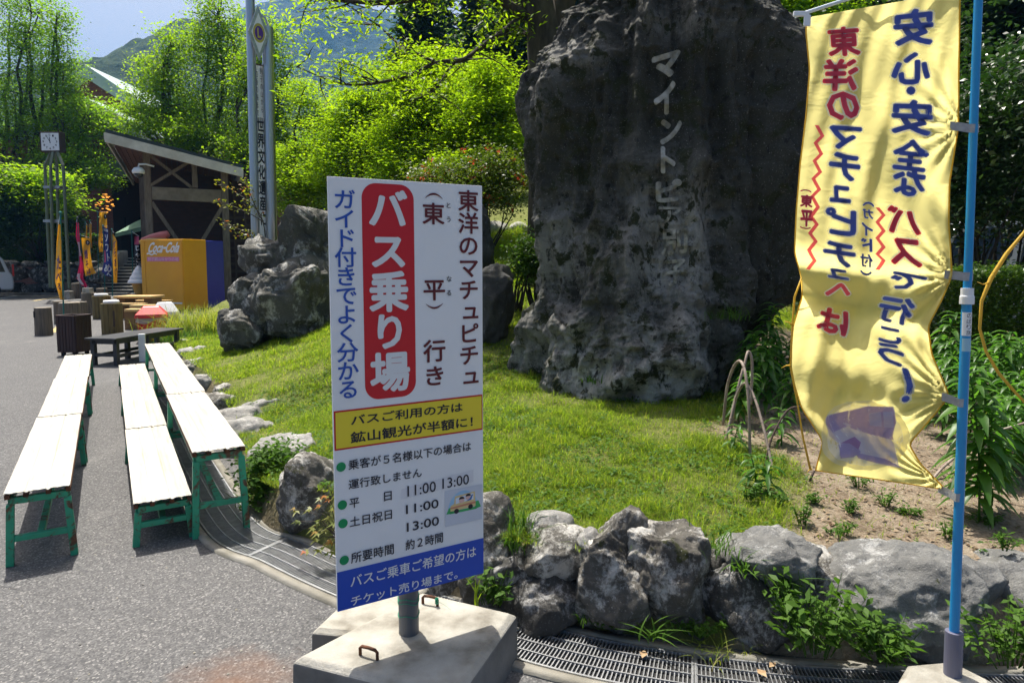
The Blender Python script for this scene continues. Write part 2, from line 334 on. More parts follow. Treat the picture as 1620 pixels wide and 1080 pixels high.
K['roof'] = mat('dark_green_roof', [(.3, (.02, .03, .028)), (.7, (.04, .055, .05))], 3, 6, .55)
K['brick'] = brick_mat('red_brick', (.15, .04, .028), (.21, .06, .04), (.16, .13, .11), 2.2)
K['brickdark'] = brick_mat('shaded_dark_brick', (.034, .016, .013), (.05, .022, .017), (.03, .024, .022), 2.2)  # deep shade under the market hall roof is put into this brick colour
K['copper'] = mat('pale_green_roof', [(.3, (.34, .44, .42)), (.7, (.46, .56, .53))], 2, 5, .5)
K['archstone'] = mat('arch_concrete', [(.3, (.14, .16, .15)), (.7, (.22, .24, .23))], 2, 6, .8)
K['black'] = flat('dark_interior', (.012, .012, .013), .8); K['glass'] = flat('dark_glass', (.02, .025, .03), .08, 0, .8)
K['step'] = mat('step_stone', [(.3, (.36, .35, .32)), (.7, (.52, .51, .48))], 6, 7, .85); K['riser'] = flat('step_riser', (.05, .05, .05), .9)
K['vend'] = mat('yellow_vending_paint', [(.3, (.66, .30, .006)), (.7, (.72, .345, .010))], 1.5, 4, .28, spec=.5); K['vendblue'] = flat('navy_vending_paint', (.02, .03, .34), .35)
K['pink'] = flat('pink_print', (.62, .17, .36), .5); K['redplastic'] = flat('red_plastic', (.60, .03, .025), .35); K['whiteplastic'] = flat('white_plastic', (.72, .73, .74), .4)
K['greyplastic'] = flat('grey_plastic', (.19, .21, .22), .5); K['liner'] = cloth('clear_bag_liner', (.6, .5, .52), .4)
K['log'] = mat('log_side', [(.3, (.085, .068, .050)), (.7, (.20, .165, .125))], 5, 8, .9, .7, 20, stretch=(5, 5, .5)); K['logtop'] = mat('log_top', [(.3, (.20, .17, .13)), (.7, (.36, .32, .26))], 14, 6, .9)
K['barrel'] = mat('ochre_barrel_timber', [(.3, (.09, .065, .018)), (.7, (.19, .14, .045))], 5, 7, .7, .3, 20, stretch=(5, 5, .5))
K['slat'] = mat('dark_red_brown_slats', [(.3, (.028, .014, .013)), (.7, (.055, .025, .022))], 5, 7, .6, .2, 20, stretch=(6, 6, .4)); K['blackwood'] = mat('black_stained_wood', [(.3, (.020, .021, .024)), (.7, (.045, .047, .052))], 5, 7, .42, .15, 20, stretch=(.5, 5, 5))
K['pine'] = mat('varnished_pine', [(.3, (.48, .30, .11)), (.7, (.66, .45, .19))], 4, 7, .5, stretch=(.5, 6, 6)); K['pinedark'] = flat('pine_legs', (.20, .11, .045), .6)
K['cone'] = flat('wafer_cone', (.50, .27, .05), .6); K['cream'] = flat('soft_cream', (.78, .78, .79), .45)
K['awning'] = mat('green_awning_cloth', [(.3, (.10, .20, .12)), (.7, (.15, .27, .17))], 2, 4, .7)
K['car'] = flat('silver_car_paint', (.58, .60, .62), .25, .1, .6, .01); K['tyre'] = flat('tyre_rubber', (.02, .02, .02), .8); K['rim'] = flat('wheel_rim', (.4, .4, .41), .35, .8)
K['post_green'] = flat('olive_steel_post', (.13, .16, .10), .5); K['clockface'] = flat('clock_face', (.76, .77, .78), .4)
K['orange'] = cloth('orange_banner_cloth', (.70, .36, .02), .35); K['navy'] = cloth('navy_banner_cloth', (.02, .03, .16), .3); K['blackcloth'] = cloth('black_banner_cloth', (.015, .015, .018), .2); K['redcloth'] = cloth('red_banner_cloth', (.55, .02, .10), .3); K['whitecloth'] = cloth('white_banner_cloth', (.70, .70, .74), .35); K['pinkcloth'] = cloth('pink_banner_cloth', (.62, .10, .20), .35)
K['purpletext'] = flat('purple_lettering', (.10, .03, .14), .5); K['poleteal'] = flat('teal_pole_plastic', (.01, .13, .12), .4)
K['bamboo'] = mat('old_bamboo', [(.3, (.17, .13, .10)), (.7, (.36, .29, .23))], 8, 7, .6, .2, 30, stretch=(2, 2, .5)); K['stick'] = flat('dark_stick', (.06, .04, .03), .8)
K['gold'] = flat('gold_emblem', (.48, .40, .08), .4); K['violet'] = flat('violet_emblem', (.10, .03, .26), .4)
K['engrave'] = mat('engraved_white_paint', [(.3, (.13, .12, .085)), (.55, (.36, .345, .29)), (.75, (.46, .445, .39))], 9, 8, .8)
K['engrave_old'] = mat('worn_engraved_paint', [(.35, (.10, .095, .07)), (.55, (.34, .325, .26)), (.75, (.46, .44, .38))], 14, 9, .8)
K['amber'] = emit('amber_bulb', (1, .42, .07), 1.0)
K['line'] = mat('yellow_road_paint', [(.35, (.25, .22, .15)), (.6, (.62, .46, .14))], 6, 8, .8); K['linewhite'] = mat('white_road_paint', [(.35, (.30, .30, .29)), (.6, (.62, .62, .60))], 6, 8, .8)
# ------------------------------------------------------------------ the ground
def spline(pts, n):
    pts = [Vector(p) for p in pts]; out = []
    P = [pts[0]*2-pts[1]]+pts+[pts[-1]*2-pts[-2]]
    for i in range(1, len(P)-2):
        a, b, c, d = P[i-1:i+3]
        for k in range(n):
            t = k/n; out.append(.5*((2*b)+(c-a)*t+(2*a-5*b+4*c-d)*t*t+(3*b-a-3*c+d)*t**3))
    out.append(pts[-1]); return out
KERB = [(-9.2, 30), (-8.4, 24), (-7.7, 18.5), (-6.75, 14.2), (-5.65, 11.3), (-3.75, 8.2), (-2.62, 6.2)]+[tuple(G(*q).xy) for q in ((408, 818), (485, 853), (560, 892), (680, 935), (790, 966), (950, 996), (1110, 1018), (1260, 1038), (1420, 1048), (1640, 1052))]+[(3.4, 2.68), (6, 2.6), (14, 2.6)]
KB = spline([(x, y, 0) for x, y in KERB], 8)
kbn = np.array([(p.x, p.y) for p in KB])
def inside_dist(x, y):
    """signed distance into the raised bed"""
    q = np.stack([np.atleast_1d(x), np.atleast_1d(y)], 1).astype(float); best = np.full(len(q), 1e9); sg = np.zeros(len(q))
    for i in range(len(kbn)-1):
        a, b = kbn[i], kbn[i+1]; d = b-a; t = np.clip(((q-a)@d)/(d@d), 0, 1); c = a+t[:, None]*d; e = q-c; ds = np.hypot(e[:, 0], e[:, 1])
        cr = d[0]*e[:, 1]-d[1]*e[:, 0]; m = ds < best; best[m] = ds[m]; sg[m] = np.where(cr[m] >= 0, 1, -1)
    return best*sg
def lawn_h(x, y, sd=None):
    x = np.atleast_1d(np.asarray(x, float)); y = np.atleast_1d(np.asarray(y, float))
    if sd is None: sd = inside_dist(x, y)
    edge = .07+.25*sst(-3.6, -.4, x)-.05*sst(1.2, 2.5, x)
    h = edge+.06*sst(0, 2.4, sd)+.10*sst(.3, 2.8, sd)*sst(-3, .5, x)
    fx = sst(-5.2, -.6, x)*(1-.72*sst(2.2, 4.2, x))+.12
    h = h+np.maximum(0, y-5.4)*.165*fx*sst(5.2, 7.5, y)
    h = h+.05*np.minimum(np.maximum(0, y-13), 40)
    h = h+.025*vn(np.stack([x*1.1, y*1.1, x*0], 1), 3)
    return np.where(sd > 0, h, -.05)
def lh(x, y): return float(lawn_h(x, y)[0])
def bare_w(x, y):
    """1 where the bed is bare soil"""
    x = np.asarray(x, float); y = np.asarray(y, float)
    n = fbm(np.stack([x*1.3, y*1.3, x*0], 1), 5, 3)*.28
    return sst(-.12, .22, x-(1.22+.22*(y-3.2))+n)*sst(9.5, 7.5, y)
# raised bed: rows from the kerb inwards
C0 = np.array([1.5, 26.0]); rows = [-.004, .0, .01, .02, .03, .045, .06, .08, .10, .12, .14, .165, .19, .22, .25, .28, .32, .36, .4, .45, .5, .56, .63, .7, .78, .87, 1.0]
V = []; nb = len(kbn)
for t in rows:
    p = kbn*(1-max(t, 0))+C0*max(t, 0); 
    h = lawn_h(p[:, 0], p[:, 1], np.full(nb, 1.0) if t > 0 else None) if t > 0 else np.full(nb, -.08 if t < 0 else .02)
    if t > 0: h = lawn_h(p[:, 0], p[:, 1])
    V.append(np.stack([p[:, 0], p[:, 1], h], 1))
V = np.concatenate(V); F = []
for j in range(len(rows)-1):
    for i in range(nb-1): F.append((j*nb+i, j*nb+i+1, (j+1)*nb+i+1, (j+1)*nb+i))
lawn = npmesh('lawn_bed', V, F, K['soil'], smooth=True); tag(lawn, kind='structure')
at = lawn.data.attributes.new('bare', 'FLOAT', 'POINT'); at.data.foreach_set('value', np.clip(bare_w(V[:, 0], V[:, 1])+.8*sst(.30, .02, inside_dist(V[:, 0], V[:, 1]))*(vn(V*4, 9) > -.1), 0, 1).astype(np.float32))
# asphalt forecourt and the land all around
V = [(-60, -12, 0), (40, -12, 0), (40, 34, 0), (-60, 34, 0)]
o = npmesh('asphalt_ground', V, [(0, 1, 2, 3)], K['asphalt']); tag(o, kind='structure')
o = npmesh('ground', [(-1500, -1500, -.12), (1500, -1500, -.12), (1500, 1500, -.12), (-1500, 1500, -.12)], [(0, 1, 2, 3)], mat('earth', (.08, .09, .04), .05)); tag(o, kind='structure')
# parking lines
for pa, pb, m_, wd in (((0, 472), (26, 468), 'linewhite', .12), ((52, 476), (98, 469), 'line', .13), ((83, 526), (96, 514), 'line', .12), ((150, 471), (205, 470), 'linewhite', .10)):
    a, b = G(*pa), G(*pb); d = (b-a).normalized(); s_ = Vector((-d.y, d.x, 0))*wd/2; z = Vector((0, 0, .004))
    o = npmesh('road_marking', [a-s_+z, b-s_+z, b+s_+z, a+s_+z], [(0, 1, 2, 3)], K[m_]); tag(o, kind='structure')
# terrain behind the garden: wooded slope rising to the right and back
def slope_h(x, y):
    x = np.asarray(x, float); y = np.asarray(y, float)
    return -.5+sst(14, 20, y+.0*x)*1.6*sst(-8, 0, x)+np.maximum(0, y-22)*.17*sst(-9, 8, x)+np.maximum(0, x-9)*.35*sst(2, 10, y)+np.maximum(0, y-34)*.05
gx, gy = np.meshgrid(np.linspace(-70, 90, 90), np.linspace(3, 140, 80)); H = slope_h(gx.ravel(), gy.ravel())
H = H+.3*vn(np.stack([gx.ravel()*.2, gy.ravel()*.2, H*0], 1), 8); H = np.where((gx.ravel() < -7) & (gy.ravel() < 33), -.6, H)
H = np.where(gx.ravel() < 7, np.where(gy.ravel() < 13, -.6, H), H)
V = np.stack([gx.ravel(), gy.ravel(), H], 1); n1 = 90
F = [(j*n1+i, j*n1+i+1, (j+1)*n1+i+1, (j+1)*n1+i) for j in range(79) for i in range(n1-1)]
o = npmesh('woodland_slope', V, F, mat('leaf_litter', [(.3, (.025, .03, .012)), (.7, (.07, .065, .03))], 1.5, 8, .95), smooth=True); tag(o, kind='structure')
# far wooded mountains
def mountain(name, ridge, Yr, Yf, seed, mt, bump, nx=420, ny=170):
    px = np.array([r[0] for r in ridge]); zz = np.array([D(r[0], r[1], Yr).z for r in ridge]); xs = np.array([XY(r[0], Yr) for r in ridge])
    X = np.linspace(xs[0], xs[-1], nx); T = np.linspace(0, 1.25, ny); XX, TT = np.meshgrid(X, T); z = np.interp(X, xs, zz)[None, :].repeat(ny, 0)
    prof = np.where(TT <= 1, TT**1.1, 1-(TT-1)*1.2); Y = Yf+(Yr-Yf)*TT; xx = XX.ravel(); yy = Y.ravel()
    Q = np.stack([xx/120, yy/120, xx*0], 1); Z = (z*prof).ravel()+fbm(Q, seed, 3, .5, True)*bump*4*np.sin(np.clip(TT.ravel(), 0, 1)*math.pi)
    Q2 = np.stack([xx/9, yy/9, Z/9], 1); c = np.abs(vn(Q2, seed+4)); c2 = np.abs(vn(Q2*2.3, seed+9)); Z = Z+(1-c)*bump+(1-c2)*bump*.5
    F = (np.arange(ny-1)[:, None]*nx+np.arange(nx-1)[None, :]).ravel(); F = np.stack([F, F+1, F+nx+1, F+nx], 1)
    o = npmesh(name, np.stack([xx, yy, Z], 1), F, mt, smooth=True); tag(o, kind='structure'); return o
def forest_mat(name, stops, sc):
    m, t, b, L = nodes(name); n = noise(t, L, sc, 10, .72); c = ramp(t, n.outputs['Fac'], stops, L).outputs[0]
    v = noise(t, L, sc*6, 6, .7, off=3); c2 = ramp(t, v.outputs['Fac'], [(.35, (.008, .018, .014)), (.65, (.05, .085, .04))], L).outputs[0]
    L(mixc(t, L, .5, c, c2), b.inputs['Base Color']); b.inputs['Roughness'].default_value = .9; b.inputs['Specular IOR Level'].default_value = .1
    bumpn(t, L, b, v.outputs['Fac'], 1, 4); return m
mountain('mountain', [(-400, 260), (60, 200), (300, 130), (360, 60), (400, 20), (440, 10), (490, 2), (550, 4), (600, 22), (640, 30), (700, 62), (760, 100), (850, 150), (1100, 220), (1600, 300)], 900, 380, 5, forest_mat('haze_tinted_forest', [(.3, (.016, .045, .045)), (.58, (.035, .075, .065)), (.68, (.13, .16, .06)), (.74, (.16, .12, .08))], .012), 6)  # blue of the distant haze is partly put into this forest colour
mountain('hillside', [(-300, 140), (0, 160), (110, 140), (160, 120), (200, 98), (235, 80), (265, 68), (300, 42), (340, 40), (400, 80), (460, 150), (520, 190), (640, 260), (800, 330)], 420, 160, 21, forest_mat('hillside_forest', [(.3, (.025, .05, .022)), (.6, (.07, .11, .035)), (.7, (.12, .16, .05))], .03), 3.5)
# ------------------------------------------------------------------ drain with gratings
DR = spline([(-4.5, 8.3, 0), (-3.2, 6.35, 0), (-2.45, 5.15, 0)]+[tuple(G(*q)) for q in ((368, 838), (450, 877), (535, 916), (640, 956), (813, 1012), (1000, 1056), (1240, 1090), (1500, 1104), (1800, 1110))]+[(4.5, 2.4, 0)], 14)
def arclen(P):
    s = [0]
    for a, b in zip(P, P[1:]): s.append(s[-1]+(b-a).length)
    return s
DS = arclen(DR)
def at_s(s):
    i = max(0, min(len(DS)-2, int(np.searchsorted(DS, s))-1)); t = (s-DS[i])/(DS[i+1]-DS[i]); p = DR[i].lerp(DR[i+1], t); d = (DR[min(i+2, len(DR)-1)]-DR[max(i-1, 0)]).normalized()
    return p, d, Vector((-d.y, d.x, 0))
def strip(name, o0, o1, z, mt, thick=0):
    vs = []; fs = []
    for i, s in enumerate(np.linspace(0, DS[-1]-.01, 120)):
        p, d, n = at_s(s); vs += [p+n*o0+Vector((0, 0, z)), p+n*o1+Vector((0, 0, z))]
        if i: fs.append((2*i-2, 2*i-1, 2*i+1, 2*i))
    o = npmesh(name, vs, fs, mt); return tag(o, kind='structure')
strip('drain_channel', -.14, .14, .002, K['pit'])
for a, b in ((-.195, -.148), (.148, .195)):
    vs = []; fs = []
    for i, s in enumerate(np.linspace(0, DS[-1]-.01, 120)):
        p, d, n = at_s(s)
        q = [p+n*a+Vector((0, 0, -.03)), p+n*a+Vector((0, 0, .016)), p+n*b+Vector((0, 0, .016)), p+n*b+Vector((0, 0, -.03))]
        vs += q
        if i:
            for k in range(3): fs.append((4*i-4+k, 4*i-3+k, 4*i+1+k, 4*i+k))
    o = npmesh('drain_kerb', vs, fs, K['drainedge']); tag(o, kind='structure')
cuts = [0, .95, 1.9, 2.85, 3.8, 4.75, 5.62, 6.42, 7.22, 8.0, 8.8, 9.6, 10.4, 11.3]
k = 0
glabel = {2: 'steel drain grating in shadow under the tall green bench', 3: 'steel drain grating running out from under the tall bench end', 4: 'curved steel drain grating left of the bus sign, below the maple sprout', 5: 'steel drain grating behind the bus sign and its concrete block', 6: 'steel drain grating just right of the concrete sign block', 7: 'steel drain grating under the two-lobed stone with a dead leaf', 8: 'steel drain grating in front of the leafy clump near the blue pole'}
def grating(s0, s1, k):
    n_b = int((s1-s0)/.0165) if s0 > 2.5 else int((s1-s0)/.028); p0, d0, n0 = at_s((s0+s1)/2)
    g = thing('drain_grating', glabel.get(k, 'steel drain grating lying along the kerb behind the benches' if k < 2 else 'steel drain grating at the right end of the drain by the flag base'), 'grating', p0, group='steel gratings along the drain')
    m = MB(p0)
    for i in range(n_b):
        p, d, n = at_s(s0+.012+(s1-s0-.02)*i/n_b); m.bar(p-n*.132+Vector((0, 0, .008)), p+n*.132+Vector((0, 0, .008)), .0045, .012)
    m.build('bars', K['galv'], g)
    m = MB(p0)
    for off in (-.136, -.068, 0, .068, .136):
        wd = .009 if abs(off) > .1 else .006
        ss = np.linspace(s0+.008, s1-.008, 9)
        for a, b in zip(ss, ss[1:]):
            pa, da, na = at_s(a); pb, db, nb_ = at_s(b); m.bar(pa+na*off+Vector((0, 0, .011)), pb+nb_*off+Vector((0, 0, .011)), wd, .014)
    for s in (s0+.006, s1-.006):
        p, d, n = at_s(s); m.bar(p-n*.14+Vector((0, 0, .010)), p+n*.14+Vector((0, 0, .010)), .009, .016)
    m.build('frame', K['galv'], g)
for k in range(len(cuts)-1):
    if cuts[k+1] < DS[-1]: grating(cuts[k], cuts[k+1], k)
# ------------------------------------------------------------------ stones
def ico(sub):
    bm = bmesh.new(); bmesh.ops.create_icosphere(bm, subdivisions=sub, radius=1); bm.verts.ensure_lookup_table()
    V = np.array([v.co for v in bm.verts]); F = np.array([[v.index for v in f.verts] for f in bm.faces]); bm.free(); return V, F
ICO = {k: ico(k) for k in (3, 4, 5, 6)}
def rock_geo(seed, size, sub=5, planes=24, rough=.12, sq=.75, squash_top=None):
    r = np.random.default_rng(seed); V, F = ICO[sub]; V = V.copy(); V = np.sign(V)*np.abs(V)**sq; V /= np.abs(V).max()
    for _ in range(planes):
        n = r.normal(size=3); n /= np.linalg.norm(n); d = r.uniform(.66, 1.0); h = V@n-d; V = V-np.where(h > 0, h*.92, 0)[:, None]*n
    N = V/np.linalg.norm(V, axis=1)[:, None]; S3 = np.array(size)/2; sc = 1.1
    off = r.uniform(-50, 50, 3)
    V = V*S3; ms = float(np.mean(S3))
    V = V+N*(fbm(V/ms*1.3*sc+off, seed, 5, .55)*rough*ms)[:, None]+N*(fbm(V/ms*2.6+off, seed+3, 5, .5, True)*rough*.45*ms)[:, None]+N*(fbm(V/ms*6+off, seed+7, 4, .6)*rough*.16*ms)[:, None]
    return V, F
def stone(label, c, size, seed, mt='stone', rz=0, tilt=0, sub=4, cat='stone', group=None, name='kerb_stone', **kw):
    V, F = rock_geo(seed, size, sub, **kw); o = npmesh(name, V, F, K[mt], smooth=True); o.location = c; o.rotation_euler = (tilt, 0, rz); return tag(o, label, cat, group)
KG = 'stones edging the raised lawn'
def at_px(px, py, Y): return D(px, py, Y)
def stone_px(label, x0, y0, x1, y1, Y, depth, seed, mt='stone', **kw):
    """a stone whose outline spans these measured limits at distance Y"""
    y0 += 5; y1 += 10; depth *= .85; Y *= .952 if Y < 3.45 else .975; a, b = D(x0, y1, Y), D(x1, y0, Y); c = (a+b)/2; c.y = Y+depth*.18
    return stone(label, c, (abs(b.x-a.x)*1.16, depth, abs(b.z-a.z)*1.10), seed, mt, group=KG, **kw)
stone_px('pale flat-topped lichen stone left of the bus sign, above the red-tipped maple sprout', 432, 726, 545, 868, 4.0, .55, 31, 'stone', sub=5, sq=.7)
stone_px('big flat pale slab stone behind the tall bench end', 395, 694, 495, 745, 4.75, .6, 32, 'stone_pale', sub=5, planes=8)
stone_px('tall narrow lichen stone at the right edge of the bus sign', 735, 800, 806, 955, 3.22, .4, 33, 'stone', sub=5, sq=.6)
stone_px('rounded grey stone on the wall top right of the bus sign', 836, 842, 938, 908, 3.10, .32, 34, 'stone', sub=5, rough=.07)
stone_px('small upright knob stone behind the rounded grey stone', 838, 814, 908, 860, 3.22, .28, 46, 'stone_pale', sub=4, rough=.07)
stone_px('small pale wedge stone beside the two-lobed stone', 916, 834, 957, 872, 3.08, .20, 35, 'stone_pale', sub=4, planes=20)
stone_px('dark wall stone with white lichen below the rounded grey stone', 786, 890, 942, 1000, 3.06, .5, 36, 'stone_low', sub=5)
stone_px('left lobe of the big cracked stone above the drain', 926, 830, 1040, 1006, 3.0, .6, 37, 'stone', sub=6, rough=.12)
stone_px('right lobe of the big cracked stone above the drain, moss at its foot', 990, 834, 1130, 1018, 2.97, .6, 38, 'stone', sub=6, rough=.12)
stone_px('long flat grey stone under the bare soil edge', 1142, 846, 1296, 918, 2.95, .5, 39, 'stone_grey', sub=5)
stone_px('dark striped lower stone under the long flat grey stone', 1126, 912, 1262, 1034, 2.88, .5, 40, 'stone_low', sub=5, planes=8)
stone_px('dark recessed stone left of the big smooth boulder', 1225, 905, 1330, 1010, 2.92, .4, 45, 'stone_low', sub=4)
stone_px('big smooth grey boulder behind the blue flag pole', 1306, 890, 1606, 1034, 2.86, .66, 41, 'stone_grey', sub=6, planes=5, rough=.09, sq=.95)
stone_px('flat stone at the right picture edge beyond the boulder', 1580, 888, 1720, 960, 2.9, .6, 42, 'stone_grey', sub=4)
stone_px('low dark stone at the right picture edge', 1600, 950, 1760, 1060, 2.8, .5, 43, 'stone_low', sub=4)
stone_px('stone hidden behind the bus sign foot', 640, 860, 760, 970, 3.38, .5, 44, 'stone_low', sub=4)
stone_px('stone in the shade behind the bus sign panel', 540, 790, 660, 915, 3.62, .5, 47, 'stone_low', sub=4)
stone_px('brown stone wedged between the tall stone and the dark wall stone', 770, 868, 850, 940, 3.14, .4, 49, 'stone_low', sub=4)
stone_px('low mossy stone between the cracked stone and the long flat stone', 1096, 880, 1160, 1000, 3.0, .4, 50, 'stone_low', sub=4)
stone_px('half buried stone between the flat stone and the smooth boulder', 1262, 880, 1330, 960, 2.98, .4, 51, 'stone', sub=4)
flats = [(345, 640, .42, .30), (372, 668, .5, .34), (330, 606, .40, .26), (312, 582, .5, .3), (295, 563, .45, .3), (285, 548, .4, .3), (352, 592, .45, .25), (338, 574, .4, .25), (318, 560, .35, .25), (300, 530, .6, .4), (415, 652, .45, .25), (280, 517, .5, .4), (360, 625, .34, .22), (392, 684, .45, .4)]
for i, (px, py, sx, sy) in enumerate(flats):
    p = G(px, py, .10 if py < 620 else .15); stone('flat pale edging stone sunk in the grass behind the tall bench', p, (sx, sy, .24), 60+i, 'stone_pale' if i % 3 else 'stone', rz=i*1.3, group='flat edging stones behind the tall bench', planes=6, sub=4)
# ------------------------------------------------------------------ the monument rock
YC = 6.45
sil_l = [(-95, 1010), (-60, 1000), (-15, 962), (10, 930), (40, 888), (75, 872), (108, 850), (125, 829), (180, 820), (240, 834), (300, 848), (380, 858), (440, 866), (470, 862), (490, 846), (540, 840), (590, 834), (640, 830)]
sil_r = [(-95, 1085), (-60, 1120), (-15, 1165), (30, 1198), (80, 1240), (120, 1262), (160, 1275), (200, 1282), (300, 1278), (440, 1255), (520, 1195), (560, 1160), (640, 1105)]
NA, NZ = 420, 420
ys = np.linspace(-98, 655, NZ)[::-1]; xl = np.interp(ys, [a for a, _ in sil_l], [b for _, b in sil_l])+6; xr = np.interp(ys, [a for a, _ in sil_r], [b for _, b in sil_r])-8
zs = np.array([D(810, y, YC).z for y in ys]); Xl = np.array([D(a, y, YC).x for a, y in zip(xl, ys)]); Xr = np.array([D(a, y, YC).x for a, y in zip(xr, ys)])
cap = np.sqrt(np.clip((ys-(-98))/70, 0, 1)); hw = (Xr-Xl)/2*cap; cxr = (Xr+Xl)/2
dep = (.62+.30*sst(2.6, .4, zs))*np.sqrt(np.clip((ys-(-98))/150, .0, 1))
th = np.linspace(0, 2*math.pi, NA, endpoint=False); ct, st_ = np.cos(th), np.sin(th); e = .92
bx = np.sign(ct)*np.abs(ct)**e; by = np.sign(st_)*np.abs(st_)**e
X = cxr[:, None]+hw[:, None]*bx[None]; Y = YC+dep[:, None]*by[None]; Z = zs[:, None].repeat(NA, 1)
PX = CX+X/(YC)*FPX*1.0; PYg = ys[:, None].repeat(NA, 1)
front = (by[None] < 0)*np.abs(by[None])
def gs(px, py, sx, sy): return np.exp(-((PX-px)/sx)**2-((PYg-py)/sy)**2)
dY = -.20*gs(925, 560, 75, 55)*front-.16*gs(965, 400, 34, 90)*front+.13*gs(905, 300, 60, 120)*front-.10*gs(1040, 545, 60, 70)*front+.16*gs(1150, 420, 70, 80)*front-.10*gs(1210, 300, 40, 130)*front+.10*gs(1010, 430, 22, 70)*front
dY = dY+.10*gs(1180, 540, 60, 60)*front-.07*gs(870, 170, 30, 50)*front+.22*gs(930, 20, 60, 50)*front
Y = Y+dY; P = np.stack([X.ravel(), Y.ravel(), Z.ravel()], 1)
N = np.stack([(bx[None]*np.ones_like(Z)).ravel(), (by[None]*np.ones_like(Z)).ravel(), 0*Z.ravel()], 1)
q = P*np.array([1.6, 1.6, .55])
dsp = .11*fbm(q, 41, 5, .5)+.085*fbm(P*np.array([2.3, 2.3, .38])+9, 52, 3, .5, True)-.03+.075*fbm(q*1.9+4, 44, 6, .6, True)+.020*fbm(P*np.array([9, 9, 2.2]), 47, 3)
lowm = sst(1.75, .7, P[:, 2]); sw = fbm(P*1.2, 61, 2); fr = np.repeat(front, NZ, 0).ravel()
dsp = dsp+lowm*.034*np.sin(24*(P[:, 2]+.30*sw+.16*np.sin(P[:, 0]*4)))*fr
P = P+N*dsp[:, None]
idx = np.arange(NZ*NA).reshape(NZ, NA); a_ = idx[:-1]; b_ = idx[1:]
F = np.stack([a_, np.roll(a_, -1, 1), np.roll(b_, -1, 1), b_], -1).reshape(-1, 4)
bigrock = npmesh('monument_rock', P, F, K['big'], smooth=True)
pale = np.clip(.03+1.0*gs(905, 570, 85, 80)+.9*gs(1030, 580, 80, 70)+.95*gs(1035, 420, 55, 110)+.5*gs(900, 400, 40, 60)+.35*gs(1180, 590, 50, 40)+.35*gs(905, 110, 45, 30)+.3*gs(1060, 75, 60, 25)+.5*gs(850, 190, 22, 40), 0, 1).ravel()
at = bigrock.data.attributes.new('pale', 'FLOAT', 'POINT'); at.data.foreach_set('value', pale.astype(np.float32))
tag(bigrock, 'huge dark monument rock with white vertical characters cut into its face', 'rock')
bvh = BVHTree.FromPolygons([Vector(p) for p in P], [tuple(int(i) for i in f) for f in F])
# smaller garden rocks on the lawn, left of the sign
def rock_px(label, x0, y0, x1, y1, Y, depth, seed, mt='rock2', **kw):
    a, b = D(x0, y1, Y), D(x1, y0, Y); c = (a+b)/2
    return stone(label, c, (abs(b.x-a.x)*1.05, depth, abs(b.z-a.z)*1.05), seed, mt, cat='rock', name='garden_rock', **kw)
rock_px('wide craggy rock lowest of the group under the steel monument posts', 372, 408, 545, 560, 9.9, 1.2, 5, sub=6, sq=.5, rough=.17, planes=40)
rock_px('low rock at the left foot of the craggy group on the lawn', 349, 480, 425, 560, 9.7, .8, 16, sub=5, sq=.55, planes=36, rough=.14)
rock_px('knobbly rock on the left shoulder of the craggy group', 358, 430, 430, 515, 9.95, .8, 7, sub=5, sq=.55, planes=36, rough=.15)
rock_px('tallest pointed rock of the craggy group, topmost beside the sign', 440, 312, 560, 520, 10.5, 1.1, 28, sub=6, sq=.5, rough=.18, planes=44)
rock_px('round lump rock at the foot of the steel monument posts', 380, 380, 480, 450, 10.3, .8, 9, sub=5, sq=.55, planes=36, rough=.16)
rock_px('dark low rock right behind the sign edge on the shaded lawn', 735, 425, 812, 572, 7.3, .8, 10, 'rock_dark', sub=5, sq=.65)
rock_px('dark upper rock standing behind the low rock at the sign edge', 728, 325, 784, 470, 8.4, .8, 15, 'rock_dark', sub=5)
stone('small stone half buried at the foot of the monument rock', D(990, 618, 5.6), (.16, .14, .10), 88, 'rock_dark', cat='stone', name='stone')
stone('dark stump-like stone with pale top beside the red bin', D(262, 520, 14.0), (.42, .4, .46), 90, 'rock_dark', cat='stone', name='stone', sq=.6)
# ------------------------------------------------------------------ lettering (built as meshes)
_gc = {}
def glyph(s, bold=0.0, res=3):
    k = (s, bold, res)
    if k not in _gc:
        c = bpy.data.curves.new('t', 'FONT'); c.body = s; c.offset = bold; c.resolution_u = res; c.size = 1
        c.offset = 0; o = bpy.data.objects.new('t', c); me = bpy.data.meshes.new_from_object(o)
        V = np.array([v.co[:2] for v in me.vertices]) if len(me.vertices) else np.zeros((1, 2)); F = [tuple(p.vertices) for p in me.polygons]
        bpy.data.objects.remove(o); bpy.data.curves.remove(c); bpy.data.meshes.remove(me); V = np.c_[V, np.zeros(len(V))]
        if bold:        # thicken the strokes: shifted copies, each a hair above the last
            n = len(V); nd = 8; W_ = [V]; G_ = list(F)
            for q in range(nd): t = 2*math.pi*q/nd; W_.append(V+np.array([bold*math.cos(t), bold*math.sin(t), q+1])); G_ += [tuple(i+n*(q+1) for i in f) for f in F]
            V, F = np.concatenate(W_), G_
        _gc[k] = (V, F)
    return _gc[k]
def fitbox(s, x0, y0, x1, y1, bold=0, em=False, res=3):
    """2D vertices of s scaled into the box; em: keep the character's own place in its em square"""
    V, F = glyph(s, bold, res)
    Z_ = V[:, 2:]; V = V[:, :2]
    if em: lo = np.array([.0, -.12]); hi = np.array([1.0, .88])
    else: lo, hi = V.min(0), V.max(0)
    return np.c_[np.array([x0, y0])+(V-lo)/(hi-lo)*np.array([x1-x0, y1-y0]), Z_], F
